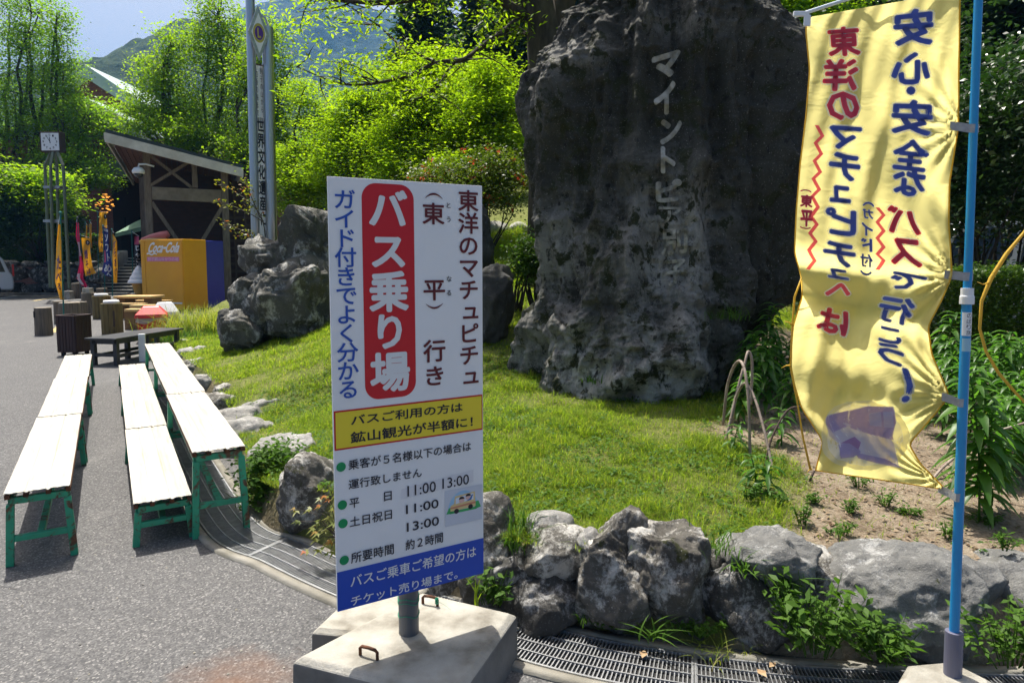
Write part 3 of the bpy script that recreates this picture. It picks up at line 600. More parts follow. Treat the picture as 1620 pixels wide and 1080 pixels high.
class Letters:
    def __init__(s, fn, step=.00006): s.fn = fn; s.step = step; s.v = []; s.f = []
    def put(s, V, F):
        n = len(s.v); V = np.asarray(V, float)
        if V.shape[1] == 3 and V[:, 2].any():
            a, b = V[0, :2]; e_ = 1e-3; p0, p1, p2 = (Vector(s.fn(a, b)), Vector(s.fn(a+e_, b)), Vector(s.fn(a, b+e_))); nn = (p1-p0).cross(p2-p0).normalized()*s.step
            s.v += [tuple(Vector(s.fn(q[0], q[1]))+nn*q[2]) for q in V]
        else: s.v += [tuple(s.fn(q[0], q[1])) for q in V]
        s.f += [tuple(i+n for i in f) for f in F]; return s
    def text(s, t, x0, y0, x1, y1, bold=0, em=False): return s.put(*fitbox(t, x0, y0, x1, y1, bold, em))
    def column(s, chars, xc, ytop, ybot, w, bold=0, h=None):
        """characters one under another, centres evenly spread"""
        n = len(chars); pit = (ybot-ytop)/n; h = h or abs(pit)*.94
        for i, ch in enumerate(chars):
            if ch == ' ': continue
            yc = ytop+pit*(i+.5); sm = ch in 'ュャョッ'; k = .98 if sm else 1
            s.text(ch, xc-w/2+(w*.08 if sm else 0), yc-h/2+(h*.06 if sm else 0), xc+w/2+(w*.08 if sm else 0), yc+h/2+(h*.06 if sm else 0), bold, True)
        return s
    def build(s, name, mt, parent):
        me = bpy.data.meshes.new(name); me.from_pydata(s.v, [], s.f); me.update(); return finish(name, me, mt, parent)
def disc(x, y, rx, ry, n=28): return np.array([(x+rx*math.cos(2*math.pi*i/n), y+ry*math.sin(2*math.pi*i/n)) for i in range(n)]), [tuple(range(n))]
def rrect(x0, y0, x1, y1, r, n=8):
    P = []
    for cx, cy, a in ((x1-r, y1-r, 0), (x0+r, y1-r, 90), (x0+r, y0+r, 180), (x1-r, y0+r, 270)):
        for i in range(n+1): t = R(a+90*i/n); P.append((cx+r*math.cos(t), cy+r*math.sin(t)))
    return np.array(P), [tuple(range(len(P)))]
# ------------------------------------------------------------------ the bus sign
pb = G(647, 999, .2); sd_ = Vector((.858, .514, 0)).normalized(); sn = Vector((sd_.y, -sd_.x, 0)); sc_ = pb+sn*.05
sg = thing('bus_sign', 'white bus-stop notice board with red, yellow and blue bands on a grey pipe', 'sign', (pb.x, pb.y, .2))
def s_uz(px, py):
    r = ray(px, py); o = Vector((0, 0, CAMH)); t = (sc_-o).dot(sn)/r.dot(sn); p = o+r*t; return (p-sc_).dot(sd_), p.z
def on_sign(off):
    def f(u, z): p = sc_+sd_*u+sn*off; return (p.x-pb.x, p.y-pb.y, z-.2)
    return f
uL = (s_uz(515, 280)[0]+s_uz(537, 968)[0])/2; uR = (s_uz(764, 293)[0]+s_uz(764, 905)[0])/2
zT = (s_uz(515, 280)[1]+s_uz(764, 293)[1])/2; zB = (s_uz(537, 968)[1]+s_uz(764, 905)[1])/2
m = MB(); f0 = on_sign(0); f1 = on_sign(-.010)
m.prism([f0(uL, zB), f0(uR, zB), f0(uR, zT), f0(uL, zT)], Vector(f1(0, 0))-Vector(f0(0, 0))); m.build('panel', K['white'], sg, bevel=.0015)
m = MB(); m.tube([(0, 0, -.05), (0, 0, 1.35)], .038, 24); m.build('pole', K['pipe'], sg, smooth=False)
m = MB(); 
for z in (.075, .125, .14):
    m.tube([(.0395*math.cos(2*math.pi*i/24), .0395*math.sin(2*math.pi*i/24), z+.006*math.sin(i*.8)) for i in range(25)], .0016, 5)
m.build('binding_wire', K['greenwire'], sg)
def box_uz(x0, y0, x1, y1): a, b = s_uz(x0, y1), s_uz(x1, y0); return a[0], a[1], b[0], b[1]
def band(name, pxs, mt, off, r=0):
    """flat band on the panel between measured corners"""
    q = [s_uz(*p) for p in pxs]; x0, x1 = (q[0][0]+q[3][0])/2, (q[1][0]+q[2][0])/2; y1, y0 = (q[0][1]+q[1][1])/2, (q[2][1]+q[3][1])/2
    l = Letters(on_sign(off))
    if r: l.put(*rrect(x0, y0, x1, y1, r))
    else: l.put(np.array([(x0, y0), (x1, y0), (x1, y1), (x0, y1)]), [(0, 1, 2, 3)])
    return l.build(name, K[mt], sg), (x0, y0, x1, y1)
_, yb = band('yellow_band_border', [(527, 653), (763, 621), (763, 678), (530, 714)], 'red', .0012)
uL2, uR2 = uL+.0015, uR-.0015
l = Letters(on_sign(.0022)); l.put(np.array([(uL2+.006, yb[1]+.006), (uR2-.006, yb[1]+.006), (uR2-.006, yb[3]-.006), (uL2+.006, yb[3]-.006)]), [(0, 1, 2, 3)]); l.build('yellow_band', K['yellow'], sg)
zb = (s_uz(535, 906)[1]+s_uz(764, 849)[1])/2
l = Letters(on_sign(.0012)); l.put(np.array([(uL+.001, zB+.001), (uR-.001, zB+.001), (uR-.001, zb), (uL+.001, zb)]), [(0, 1, 2, 3)]); l.build('blue_band', K['blue'], sg)
a = s_uz(573, 292); b = s_uz(654, 292); c = s_uz(578, 628)
l = Letters(on_sign(.0012)); x0, x1 = (s_uz(572, 350)[0]+s_uz(577, 560)[0])/2, (s_uz(655, 350)[0]+s_uz(657, 560)[0])/2; y1 = s_uz(612, 291)[1]; y0 = s_uz(618, 629)[1]
l.put(*rrect(x0, y0, x1, y1, .052, 10)); l.build('red_panel', K['red'], sg)
def vcol(name, chars, pxtop, pxbot, wpx, mt, bold=0, off=.0025, hk=.94):
    """a vertical line of writing between the measured top centre and bottom centre"""
    a, b = s_uz(*pxtop), s_uz(*pxbot); wd = abs(s_uz(pxtop[0]+wpx, pxtop[1])[0]-a[0]); L_ = Letters(on_sign(off)); n = len(chars); pit = (b[1]-a[1])/n
    L_.column(chars, (a[0]+b[0])/2, a[1], b[1], wd, bold, abs(pit)*hk); L_.build(name, K[mt], sg)
vcol('destination_lettering', '東洋のマチュピチュ', (739.5, 300), (743, 612), 33, 'maroon', .018, hk=1.0)
for ch, p0, p1, wpx in (('東', (685, 320), (685.5, 356), 36), ('平', (686.5, 440), (687, 476), 36), ('行', (687, 536), (687.5, 573), 36), ('き', (687, 577), (687.5, 611), 36)): vcol('destination_lettering', ch, p0, p1, wpx, 'maroon', .018, hk=1.0)
def arcb(pc, up):
    u, z = s_uz(*pc); l = Letters(on_sign(.0025)); P = []; Q = []
    for i in range(13):
        t = -1+2*i/12; zz = -.016*(t*t)*(1 if up else -1); th_ = .006*(1-t*t*.8)
        P.append((u+t*.034, z+zz+(th_ if up else -th_)*0.6)); Q.append((u+t*.034, z+zz-(th_ if up else -th_)*.6))
    l.put(np.array(P+Q[::-1]), [tuple(range(26))]); l.build('destination_lettering', K['maroon'], sg)
arcb((686, 307), True); arcb((687, 487), False)
for ch, pc, wpx in (('と', (709, 325), 9), ('う', (709.5, 347), 9), ('な', (710, 441), 9), ('る', (710, 463), 9)):
    vcol('reading_lettering', ch, (pc[0], pc[1]-5), (pc[0], pc[1]+5), wpx, 'ink', .012, hk=1.0)
for ch, y0, y1, wpx, xc in (('バ', 300, 361, 62, 613), ('ス', 368, 425, 60, 614), ('乗', 429, 492, 62, 615), ('り', 495, 552, 58, 616), ('場', 557, 618, 62, 617)):
    vcol('bus_stop_lettering', ch, (xc, y0), (xc+.5, y1), wpx, 'whitetext', .034, hk=1.06)
vcol('guide_lettering', 'ガイド付きでよく分かる', (543.5, 300), (552, 630), 36, 'bluetext', .014, hk=1.1)
def hline(name, t, p0, p1, p2, p3, mt, bold=.015, off=.0032):
    """a horizontal line of writing inside measured corners (top left, top right, bottom right, bottom left)"""
    q = [s_uz(*p) for p in (p0, p1, p2, p3)]; x0, x1 = (q[0][0]+q[3][0])/2, (q[1][0]+q[2][0])/2; y1, y0 = (q[0][1]+q[1][1])/2, (q[2][1]+q[3][1])/2
    Letters(on_sign(off)).text(t, x0, y0, x1, y1, bold).build(name, K[mt], sg)
Z5 = lambda x, y: (510+x/3, 620+y/3)
def hz(name, t, x0, x1, yl0, yl1, yr0, yr1, mt, bold=.015): hline(name, t, Z5(x0, yl0), Z5(x1, yr0), Z5(x1, yr1), Z5(x0, yl1), mt, bold)
hz('discount_lettering', 'バスご利用の方は', 134, 664, 110, 158, 46, 92, 'ink', .02)
hz('discount_lettering', '鉱山観光が半額に！', 132, 712, 190, 242, 112, 164, 'ink', .02)
hz('notice_lettering', '乗客が５名様以下の場合は', 122, 704, 320, 370, 233, 276, 'ink', .012)
hz('notice_lettering', '運行致しません', 123, 470, 412, 460, 360, 402, 'ink', .012)
hz('timetable_lettering', '平', 127, 174, 505, 550, 498, 543, 'ink', .012); hz('timetable_lettering', '日', 291, 328, 473, 516, 467, 510, 'ink', .012)
hz('timetable_lettering', '11:00', 402, 537, 446, 492, 418, 472, 'ink', .005); hz('timetable_lettering', '13:00', 568, 694, 410, 456, 386, 436, 'ink', .005)
hz('timetable_lettering', '土日祝日', 128, 329, 590, 640, 555, 600, 'ink', .012)
hz('timetable_lettering', '11:00', 395, 550, 533, 576, 506, 548, 'ink', .010); hz('timetable_lettering', '13:00', 399, 552, 617, 658, 588, 632, 'ink', .010)
hz('duration_lettering', '所要時間', 134, 338, 758, 810, 718, 768, 'ink', .012); hz('duration_lettering', '約２時間', 394, 571, 700, 748, 662, 712, 'ink', .012)
hz('ticket_lettering', 'バスご乗車ご希望の方は', 132, 728, 866, 928, 728, 776, 'whitetext', .012)
hz('ticket_lettering', 'チケット売り場まで。', 134, 640, 958, 1012, 846, 884, 'whitetext', .012)
for x, y in ((88, 354), (94, 534), (97, 622), (103, 796)):
    u, z = s_uz(*Z5(x, y)); Letters(on_sign(.0025)).put(*disc(u, z, .0165, .0165)).build('green_dot', K['greendot'], sg)
# the pasted slip and the sticker of a yellow bus
q = [s_uz(*Z5(*p)) for p in ((374, 460), (716, 366), (716, 424), (374, 508))]
l = Letters(on_sign(.0016)); l.put(np.array(q)[::-1], [(0, 1, 2, 3)]); l.build('pasted_slip', flat('paper_slip', (.70, .70, .73), .3), sg)
stk = Letters(on_sign(.0018)); u0, z0, u1, z1 = *s_uz(704, 833), *s_uz(762, 765)
stk.put(np.array([(u0, z0), (u1, z0), (u1, z1), (u0, z1)]), [(0, 1, 2, 3)]); stk = stk.build('bus_sticker', flat('sticker_paper', (.58, .61, .68), .3), sg)
def su(x, y): return u0+(u1-u0)*x, z0+(z1-z0)*y
def stp(name, polys, mt, off):
    l = Letters(on_sign(off)); [l.put(np.array([su(*p) for p in P]), [tuple(range(len(P)))]) for P in polys]; l.build(name, mt, stk)
cir = lambda x, y, rx, ry, a0=0, a1=360, n=20: [(x+rx*math.cos(R(a0+(a1-a0)*i/n)), y+ry*math.sin(R(a0+(a1-a0)*i/n))) for i in range(n+(a1-a0 != 360))]
stp('sky_arch', [cir(.48, .42, .40, .50, 0, 180)], flat('sticker_sky', (.33, .55, .75)), .0022)
stp('hills', [[(.03, .34), (.10, .50), (.2, .52), (.2, .34)], [(.80, .34), (.80, .55), (.90, .56), (.97, .37)], [(.12, .40), (.85, .40), (.85, .33), (.12, .33)]], flat('sticker_green', (.05, .40, .12)), .0024)
stp('bus_body', [[(.14, .40), (.14, .55), (.24, .60), (.26, .80), (.80, .84), (.82, .42)]], flat('sticker_yellow', (.72, .55, .26)), .0026)
stp('bus_windows', [[(.28, .58), (.28, .74), (.40, .76), (.40, .60)], [(.43, .60), (.43, .77), (.76, .80), (.76, .62)]], flat('sticker_window', (.70, .74, .82)), .0028)
stp('bus_stripe', [[(.14, .46), (.14, .51), (.82, .56), (.82, .50)]], flat('sticker_orange', (.60, .25, .14)), .0028)
stp('wheels', [cir(.30, .38, .065, .07), cir(.68, .43, .065, .07)], K['ink'], .0030)
stp('passengers', [cir(.44, .66, .075, .08), cir(.62, .71, .075, .08)], flat('sticker_skin', (.72, .47, .42)), .0031)
stp('passenger_hair', [cir(.44, .69, .075, .07, 0, 180), cir(.62, .74, .075, .07, 0, 180)], K['ink'], .0033)
stp('passenger_shirts', [[(.55, .60), (.70, .62), (.75, .76), (.72, .77), (.66, .67)]], flat('sticker_blue', (.03, .16, .42)), .0032)
# ------------------------------------------------------------------ concrete feet
def slab(name, label, corners, h, ch, mt, cat):
    """cast block: chamfered top; corners are the top outline on the ground plan"""
    c = sum((Vector((p[0], p[1], 0)) for p in corners), Vector())/len(corners); o = thing(name, label, cat, (c.x, c.y, 0))
    m = MB(); n = len(corners); P = [Vector((p[0]-c.x, p[1]-c.y, 0)) for p in corners]; big = [p*(1+ch/p.length*1.35) for p in P]; low = [p*(1+ch/p.length*1.6) for p in P]
    vs = [p+Vector((0, 0, -.01)) for p in low]+[p+Vector((0, 0, h-ch*.8)) for p in big]+[p+Vector((0, 0, h)) for p in P]
    fs = [tuple(range(2*n, 3*n))]+[(i, (i+1) % n, n+(i+1) % n, n+i) for i in range(n)]+[(n+i, n+(i+1) % n, 2*n+(i+1) % n, 2*n+i) for i in range(n)]
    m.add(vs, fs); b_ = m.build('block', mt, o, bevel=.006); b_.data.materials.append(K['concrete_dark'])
    for pl_ in b_.data.polygons: pl_.material_index = 1 if abs(pl_.normal.z) < .35 else 0  # side faces darker: stains and their shade are both put into the colour
    return o, c
def loop_handle(o, a, b, h, r=.006):
    a, b = Vector(a), Vector(b); m = MB(); up = Vector((0, 0, h)); m.tube([a-Vector((0, 0, .03)), a+up*.75, a+up*.95+(b-a)*.12, (a+b)/2+up, b+up*.95+(a-b)*.12, b+up*.75, b-Vector((0, 0, .03))], r, 8)
    m.build('lifting_loop', K['rust'], o, smooth=True)
cs = [G(478, 1037, .2), G(716, 1094, .2), G(806, 970, .2), G(668, 938, .2)]
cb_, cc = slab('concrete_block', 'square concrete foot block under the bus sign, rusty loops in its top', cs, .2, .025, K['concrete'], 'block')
a, b = G(570, 1035, .2)-cc, G(597, 1043, .2)-cc; loop_handle(cb_, a, b, .035)
a, b = G(669, 954, .2)-cc, G(692, 958, .2)-cc; loop_handle(cb_, a, b, .035)
m = MB(); p = G(691, 950, .225)-cc
for i in range(5): m.tube([p+Vector((.006*math.cos(t*.9+i), .006*math.sin(t*.9+i), .012*math.sin(t*.7+i*2))) for t in range(9)], .0018, 5)
m.tube([p, p+Vector((.03, -.01, -.01)), p+Vector((.06, -.03, -.022))], .0006, 4); m.build('green_cord', K['greenwire'], cb_)
c2 = [G(503, 992, .17), G(600, 1000, .17), G(672, 928, .17), G(560, 940, .17)]
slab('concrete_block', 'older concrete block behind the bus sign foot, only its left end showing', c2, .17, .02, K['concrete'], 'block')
# ------------------------------------------------------------------ riser benches
BD = Vector((-.593, 1, 0)).normalized(); BN = Vector((BD.y, -BD.x, 0))
BG = 'green framed riser benches with cream sheet tops'
def bench(label, p0, h, length, wd, seed):
    """p0: left front corner of the sheet; runs along BD, width along BN. local x = across, y = along"""
    r = random.Random(seed); o = thing('bench', label, 'bench', (p0.x, p0.y, 0), math.atan2(BD.y, BD.x)-math.pi/2, BG)
    n = 40; vs = []; fs = []; prof = []
    ribs = [.0, .34, .66, 1.0]
    for i in range(n+1):
        x = wd*i/n; d = min(abs(i/n-q) for q in ribs[1:3]); prof.append((x, h-(.010 if d < .018 else 0)*.5+.0012*math.sin(i*1.1)))
    ny = 14
    for j in range(ny+1):
        for x, z in prof: vs.append((x, length*j/ny, z+.0018*math.sin(j*1.9+seed)+.002*r.uniform(-1, 1)*(1 if x < .02 or x > wd-.02 else .2)))
    for j in range(ny):
        for i in range(n): fs.append((j*(n+1)+i, j*(n+1)+i+1, (j+1)*(n+1)+i+1, (j+1)*(n+1)+i))
    me = bpy.data.meshes.new('seat_sheet'); me.from_pydata(vs, [], fs); me.update(); sh = finish('seat_sheet', me, K['sheet'], o); so_ = sh.modifiers.new('thickness', 'SOLIDIFY'); so_.thickness = .0035; so_.offset = -1
    m = MB()
    for x in (wd*.32, wd*.66, wd*.97, .012): m.box((x, length/2, h-.024), (.022, length*.985, .022))
    m.build('ribs', K['rust'], o)
    m = MB(); t = .032; hh = h-.034
    for y in (.05, length/2, length-.05):
        m.bar((.022, y, hh-.018), (wd-.012, y, hh-.018), t, .036)
    for x in (.022, wd-.018): m.bar((x, .068, hh-.020), (x, length-.068, hh-.020), .026, .034)
    m.build('top_frame', K['bench_green'], o, bevel=.003)
    for y in (.05, length-.05):
        for x, sx in ((.022, -1), (wd-.016, 1)):
            m = MB(); m.bar((x, y, hh-.036), (x+sx*.018, y, 0), .036, .036, up=(0, 1, 0)); m.build('leg', K['bench_green'], o, bevel=.003)
    zc = .12 if h < .3 else h*.36
    m = MB()
    for y in (.05, length-.05): m.bar((.03, y, zc), (wd-.02, y, zc), .03, .032)
    m.bar((wd*.5, .066, zc), (wd*.5, length-.066, zc), .034, .034); m.build('stretcher', K['bench_green'], o, bevel=.003)
    return o
def bench_row(front_l, front_r, far_l, h, labels, seed, gap=.006):
    a, b, c = G(*front_l, h), G(*front_r, h), G(*far_l, h); tot = (c-a).dot(BD); wd = max(.27, abs((b-a).dot(BN))); L_ = tot/len(labels)
    for i, lb in enumerate(labels): bench(lb, a+BD*(L_*i+gap/2)+BN*(.006*((i*7) % 3-1)), h+(.004 if i == 1 else 0), L_-gap, wd, seed+i)
bench_row((7, 782), (112, 771), (102, 562), .40, ['mid-height bench of the left row, nearest of its three and at the picture edge', 'mid-height bench in the middle of the left row', 'mid-height bench at the far end of the left row, by the slatted bin'], 1)
bench_row((306, 715), (391, 706), (231, 544), .52, ['tall bench beside the lawn kerb, nearest of its row and standing over the drain', 'tall bench beside the lawn kerb, middle of its row', 'tall bench beside the lawn kerb, far end by the black wooden table'], 11)
bench_row((213, 797), (306, 786), (190, 577), .26, ['low bench in front of the tall row, nearest the camera', 'low bench in front of the tall row, middle one with dappled shade', 'low bench in front of the tall row, farthest one'], 21)
# ------------------------------------------------------------------ the tall yellow banner on the blue pole
FY = 2.30
fb = G(1507, 1066, .2)
c3 = [G(1447, 1053, .2), G(1400, 1120, .2), G(1580, 1130, .2), G(1560, 1074, .2), G(1506, 1047, .2)]
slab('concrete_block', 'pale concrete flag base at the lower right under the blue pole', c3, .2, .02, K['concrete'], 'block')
pole = thing('banner_pole', 'bright blue plastic banner pole in a grey pipe sleeve', 'pole', (fb.x, fb.y, .2))
PT = D(1549, -30, FY); PBm = D(1511, 976, FY); org = Vector((fb.x, fb.y, .2))
pdir = (PT-fb).normalized()
def pole_at(py): 
    t = (D(1530, py, FY).z-fb.z)/(PT.z-fb.z); return fb.lerp(PT, t)
m = MB(org); m.tube([fb-pdir*.05, pole_at(976)], .0275, 20); m.build('sleeve', K['pvc'], pole, bevel=.002)
m = MB(org); m.tube([pole_at(1040), pole_at(470)], .0152, 18); m.tube([pole_at(470), pole_at(-120)], .0128, 18); m.build('pole_tube', K['polblue'], pole)
m = MB(org); m.tube([pole_at(480), pole_at(468), pole_at(466), pole_at(455)], [.0215, .0215, .019, .019], 18); m.build('joint_collar', K['whiteplastic'], pole, bevel=.001)
m = MB(org); 
def pole_wrap(py0, py1, r, a0, a1, mt, name):
    m = MB(org); vs = []; n = 10; A, B = pole_at(py0), pole_at(py1)
    for q in (A, B):
        for i in range(n+1): t = R(a0+(a1-a0)*i/n); vs.append(q+Vector((r*math.cos(t), r*math.sin(t), 0)))
    m.add(vs, [(i, i+1, n+2+i, n+1+i) for i in range(n)]); m.build(name, mt, pole, smooth=True)
pole_wrap(528, 492, .0157, 190, 330, K['whitetext'], 'label_sticker')
def on_pole(u, v): 
    q = pole_at(492+36*(1-v)); t = R(-90+u*60); return (q+Vector((.0161*math.cos(t), .0161*math.sin(t), 0)))-org
l = Letters(on_pole)
for i, ch in enumerate('のぼり旗'): l.text(ch, -.45, .76-i*.24, .45, .96-i*.24, 0)
l.build('label_lettering', K['ink'], pole)
pole_wrap(552, 532, .0157, 200, 320, flat('pale_blue_sticker', (.30, .50, .62)), 'logo_sticker')
m = MB(org); a = D(1258, 26, FY-.03); b = pole_at(-70); m.tube([a, a.lerp(b, .5), b], .006, 10); m.build('cross_rod', flat('rod_white', (.62, .70, .74)), pole)
# cloth: rows of measured left and right edges
rowsF = [(0.0, (1278, 27), (1519, -16)), (.05, (1275, 48), (1518, 30)), (.14, (1281, 111), (1517, 104)), (.235, (1275, 185), (1516, 200)), (.33, (1266, 260), (1502, 290)), (.42, (1260, 333), (1501, 352)), (.51, (1257, 400), (1506, 436)), (.56, (1268, 440), (1490, 474)), (.61, (1269, 470), (1468, 516)), (.68, (1255, 515), (1474, 560)), (.75, (1250, 578), (1502, 626)), (.80, (1258, 612), (1478, 656)), (.86, (1268, 645), (1438, 702)), (.92, (1302, 698), (1456, 733)), (1.0, (1290, 745), (1497, 775))]
rv = np.array([r[0] for r in rowsF]); rlx, rly, rrx, rry = (np.array([r[1+i//2][i % 2] for r in rowsF], float) for i in range(4))
def smooth_interp(v, y):
    vv = np.linspace(0, 1, 201); yy = np.interp(vv, rv, y); k = np.array([1, 2, 3, 2, 1])/9.; yp = np.pad(yy, 2, mode='edge'); yy = np.convolve(yp, k, 'valid'); return np.interp(v, vv, yy)
_lx = [np.array([smooth_interp(v, y) for v in np.linspace(0, 1, 201)]) for y in (rlx, rly, rrx, rry)]
def flag_px(u, v):
    q = min(199.999, max(0, v*200)); i = int(q); e = [a[i]+(a[i+1]-a[i])*(q-i) for a in _lx]; return e[0]+(e[2]-e[0])*u, e[1]+(e[3]-e[1])*u
def flag_Y(u, v):
    pin = .035*math.exp(-((1-u)/.12)**2)
    d = .035*math.sin(3.2*u*math.pi*.6+2.2*v+.4)*(1-u)**.4+.018*math.sin(11*u+9*v)*(1-u*.6)+.012*math.sin(5*u-16*v+1.2)+.006*math.sin(23*u+14*v)*(1-u*.4)
    g = -.08*math.exp(-((v-.60)/.030)**2)*(1-u*.6)+.06*math.exp(-((v-.54)/.03)**2)*(1-u*.8)
    g += -.05*math.exp(-((v-.80)/.05)**2)*u*(1-u)*3+.04*math.exp(-((v-.74)/.04)**2)*(u)*(1-u)*3-.05*math.exp(-((v-.95)/.05)**2)*(1-u)*.8
    g += .030*math.exp(-((v-.06-.35*u)/.05)**2)*(u)-.03*math.exp(-((v-.30+.25*u)/.05)**2)*u*(1-u)*2
    d += .0035*math.sin(46*u+30*v+3*math.sin(7*v))+.003*math.sin(38*v-21*u)*math.sin(6*u+1)+.010*sum(math.exp(-((1-u)/.3)**2)*math.sin(16*math.atan2((v-vt)*3.2, 1.02-u)) *math.exp(-((v-vt)/.12)**2) for vt in (.235, .51, .75, .97))
    return FY-.02+d+g-pin*.3-.10*(1-u)*.5
_fxs = np.linspace(0, 1, 41)
def flag_pos(u, v, off=0.0):
    px, py = flag_px(u, v); p = D(px, py, flag_Y(u, v))
    if off: p = p+(Vector((0, 0, CAMH))-p).normalized()*off
    return p
def flag_uv(px, py):
    vs = np.linspace(0, 1, 201); u = (px-_lx[0])/(_lx[2]-_lx[0]); yy = _lx[1]+(_lx[3]-_lx[1])*u; i = int(np.argmin(np.abs(yy-py)))
    return float(u[i]), float(vs[i])
forg = D(1400, 400, FY)
fl = thing('banner', 'tall yellow cloth banner with blue and red mirrored writing, billowing from the blue pole', 'banner', forg)
NU, NV = 60, 170
V = [flag_pos(i/NU, j/NV)-forg for j in range(NV+1) for i in range(NU+1)]
F = [(j*(NU+1)+i, j*(NU+1)+i+1, (j+1)*(NU+1)+i+1, (j+1)*(NU+1)+i) for j in range(NV) for i in range(NU)]
npmesh('cloth', V, F, K['flag'], fl, smooth=True)
m = MB(forg)
m.tube([flag_pos(0.0, j/120, .001) for j in range(121)], .0022, 5); m.tube([flag_pos(1.0, j/120, .001) for j in range(121)], .0026, 5); m.tube([flag_pos(j/40, 1, .001) for j in range(41)], .0022, 5); m.build('hem', K['flagtrim'], fl, smooth=True)
for py in (205, 437, 632, 776):
    a = flag_pos(*flag_uv({205: 1503, 437: 1494, 632: 1490, 776: 1484}[py], py-4), .004); b = pole_at(py); m = MB(forg); up = Vector((0, 0, .014)); n_ = (Vector((0, 0, CAMH))-b).normalized()*.0175
    side = Vector((.017, 0, 0)); bk = -n_*.9
    path = [a, a.lerp(b+n_, .5), b-side*.7+n_*.75, b+n_, b+side*.75+n_*.7, b+side*1.05, b+side*.4+bk]
    vs = [p+up for p in path]+[p-up for p in path]; k = len(path); m.add(vs, [(i, i+1, k+i+1, k+i) for i in range(k-1)]); m.build('tape_tab', K['tape'], fl)
a, b = D(1255, 25, FY-.06), D(1280, 20, FY-.06)
m = MB(forg); m.box((a+b)/2, (.05, .012, .016)); m.box(D(1277, 33, FY-.062), (.022, .008, .035)); m.build('corner_tie', K['whiteplastic'], fl, bevel=.003)
m = MB(forg); m.box(D(1440, 2, FY-.03), (.04, .01, .03)); m.build('top_tab', K['whiteplastic'], fl, bevel=.003)
# writing: the photo shows the back of the cloth, so every character is mirrored
def flag_char(ch, px, py, wpx, hpx, bold, mt, outline=.055, off=.0022, rot=0):
    u, v = flag_uv(px, py); du = wpx/(np.interp(v, np.linspace(0, 1, 201), _lx[2])-np.interp(v, np.linspace(0, 1, 201), _lx[0])); dv = abs(flag_uv(px, py+hpx/2)[1]-flag_uv(px, py-hpx/2)[1])
    for bd, mname, of in ((bold+outline, 'flagwhite', off), (bold, mt, off+.0018)):
        Vg, Fg = glyph(ch, bd, 2)
        if len(Vg) < 3: continue
        lo, hi = glyph(ch, bold, 2)[0].min(0), glyph(ch, bold, 2)[0].max(0); lo, hi = lo[:2], hi[:2]; P = np.c_[(Vg[:, :2]-(lo+hi)/2)/(hi-lo), Vg[:, 2]*.00012]
        _acc.setdefault((mname), []).append(([(u-p[0]*du, v-p[1]*dv, p[2]) for p in P], Fg, of))
_acc = {}
col1 = [('安', 1445, 45, 64, 58), ('心', 1441, 108, 62, 50), ('・', 1441, 145, 15, 14), ('安', 1443, 185, 66, 54), ('全', 1441, 244, 58, 50), ('な', 1438, 290, 52, 46)]
for c_ in col1: flag_char(*c_, .036, 'flagblue')
for c_ in [('バ', 1430, 348, 54, 44), ('ス', 1434, 400, 50, 46)]: flag_char(*c_, .036, 'flagred')
for c_ in [('で', 1436, 447, 56, 28), ('行', 1417, 492, 54, 44), ('こ', 1408, 530, 36, 26), ('う', 1410, 558, 44, 34), ('！', 1440, 614, 13, 52)]: flag_char(*c_, .034, 'flagblue')
for c_ in [('東', 1335, 65, 52, 48), ('洋', 1330, 118, 56, 50), ('の', 1334, 169, 52, 44)]: flag_char(*c_, .036, 'flagred')
for c_ in [('マ', 1336, 217, 52, 38), ('チ', 1336, 265, 50, 44), ('ュ', 1330, 308, 34, 26), ('ピ', 1330, 350, 50, 44), ('チ', 1328, 402, 52, 40), ('ュ', 1326, 434, 34, 16)]: flag_char(*c_, .036, 'flagblue')
for c_ in [('へ', 1326, 458, 40, 26), ('は', 1318, 508, 48, 38)]: flag_char(*c_, .036, 'flagred')
for c_ in [('︵', 1275, 300, 18, 5), ('東', 1276, 320, 20, 22), ('平', 1276, 344, 20, 24), ('︶', 1274, 362, 18, 5)]: flag_char(*c_, .04, 'flagred', .03)
for c_ in [('︵', 1374, 322, 18, 6), ('ガ', 1373, 338, 18, 18), ('イ', 1372, 362, 18, 20), ('ド', 1371, 388, 18, 20), ('付', 1371, 414, 20, 20), ('︶', 1370, 432, 18, 6)]: flag_char(*c_, .03, 'flagblue', .03)
def flag_poly(pts, mname, of=.003): _acc.setdefault(mname, []).append(([flag_uv(*p) for p in pts], [tuple(range(len(pts)))], of))
def zig(x, y0, y1, n, amp, wd, mname='flagred', dx=0):
    for i in range(n):
        a, b = y0+(y1-y0)*i/n, y0+(y1-y0)*(i+1)/n; xa = x+dx*i/n+(amp if i % 2 else -amp); xb = x+dx*(i+1)/n+(-amp if i % 2 else amp)
        u0_, v0_ = flag_uv(xa, a); u1_, v1_ = flag_uv(xb, b); w_ = wd/240; _acc.setdefault(mname, []).append(([(u0_-w_, v0_), (u0_+w_, v0_), (u1_+w_, v1_), (u1_-w_, v1_)], [(0, 1, 2, 3)], .0034))
zig(1297, 200, 425, 16, 5, 3.2, dx=-14); zig(1393, 328, 425, 8, 5, 3.2)
cirp = lambda x, y, rx, ry, ph=0, n=36, wob=.06: [(x+rx*math.cos(2*math.pi*i/n)*(1+wob*math.sin(3*2*math.pi*i/n+ph)), y+ry*math.sin(2*math.pi*i/n)*(1+wob*math.sin(2*2*math.pi*i/n+ph))) for i in range(n)]
flag_poly(cirp(1366, 688, 70, 58, 1), 'flagglow', .0006)
flag_poly(cirp(1366, 688, 60, 51, 1), 'flagwhite', .0012)
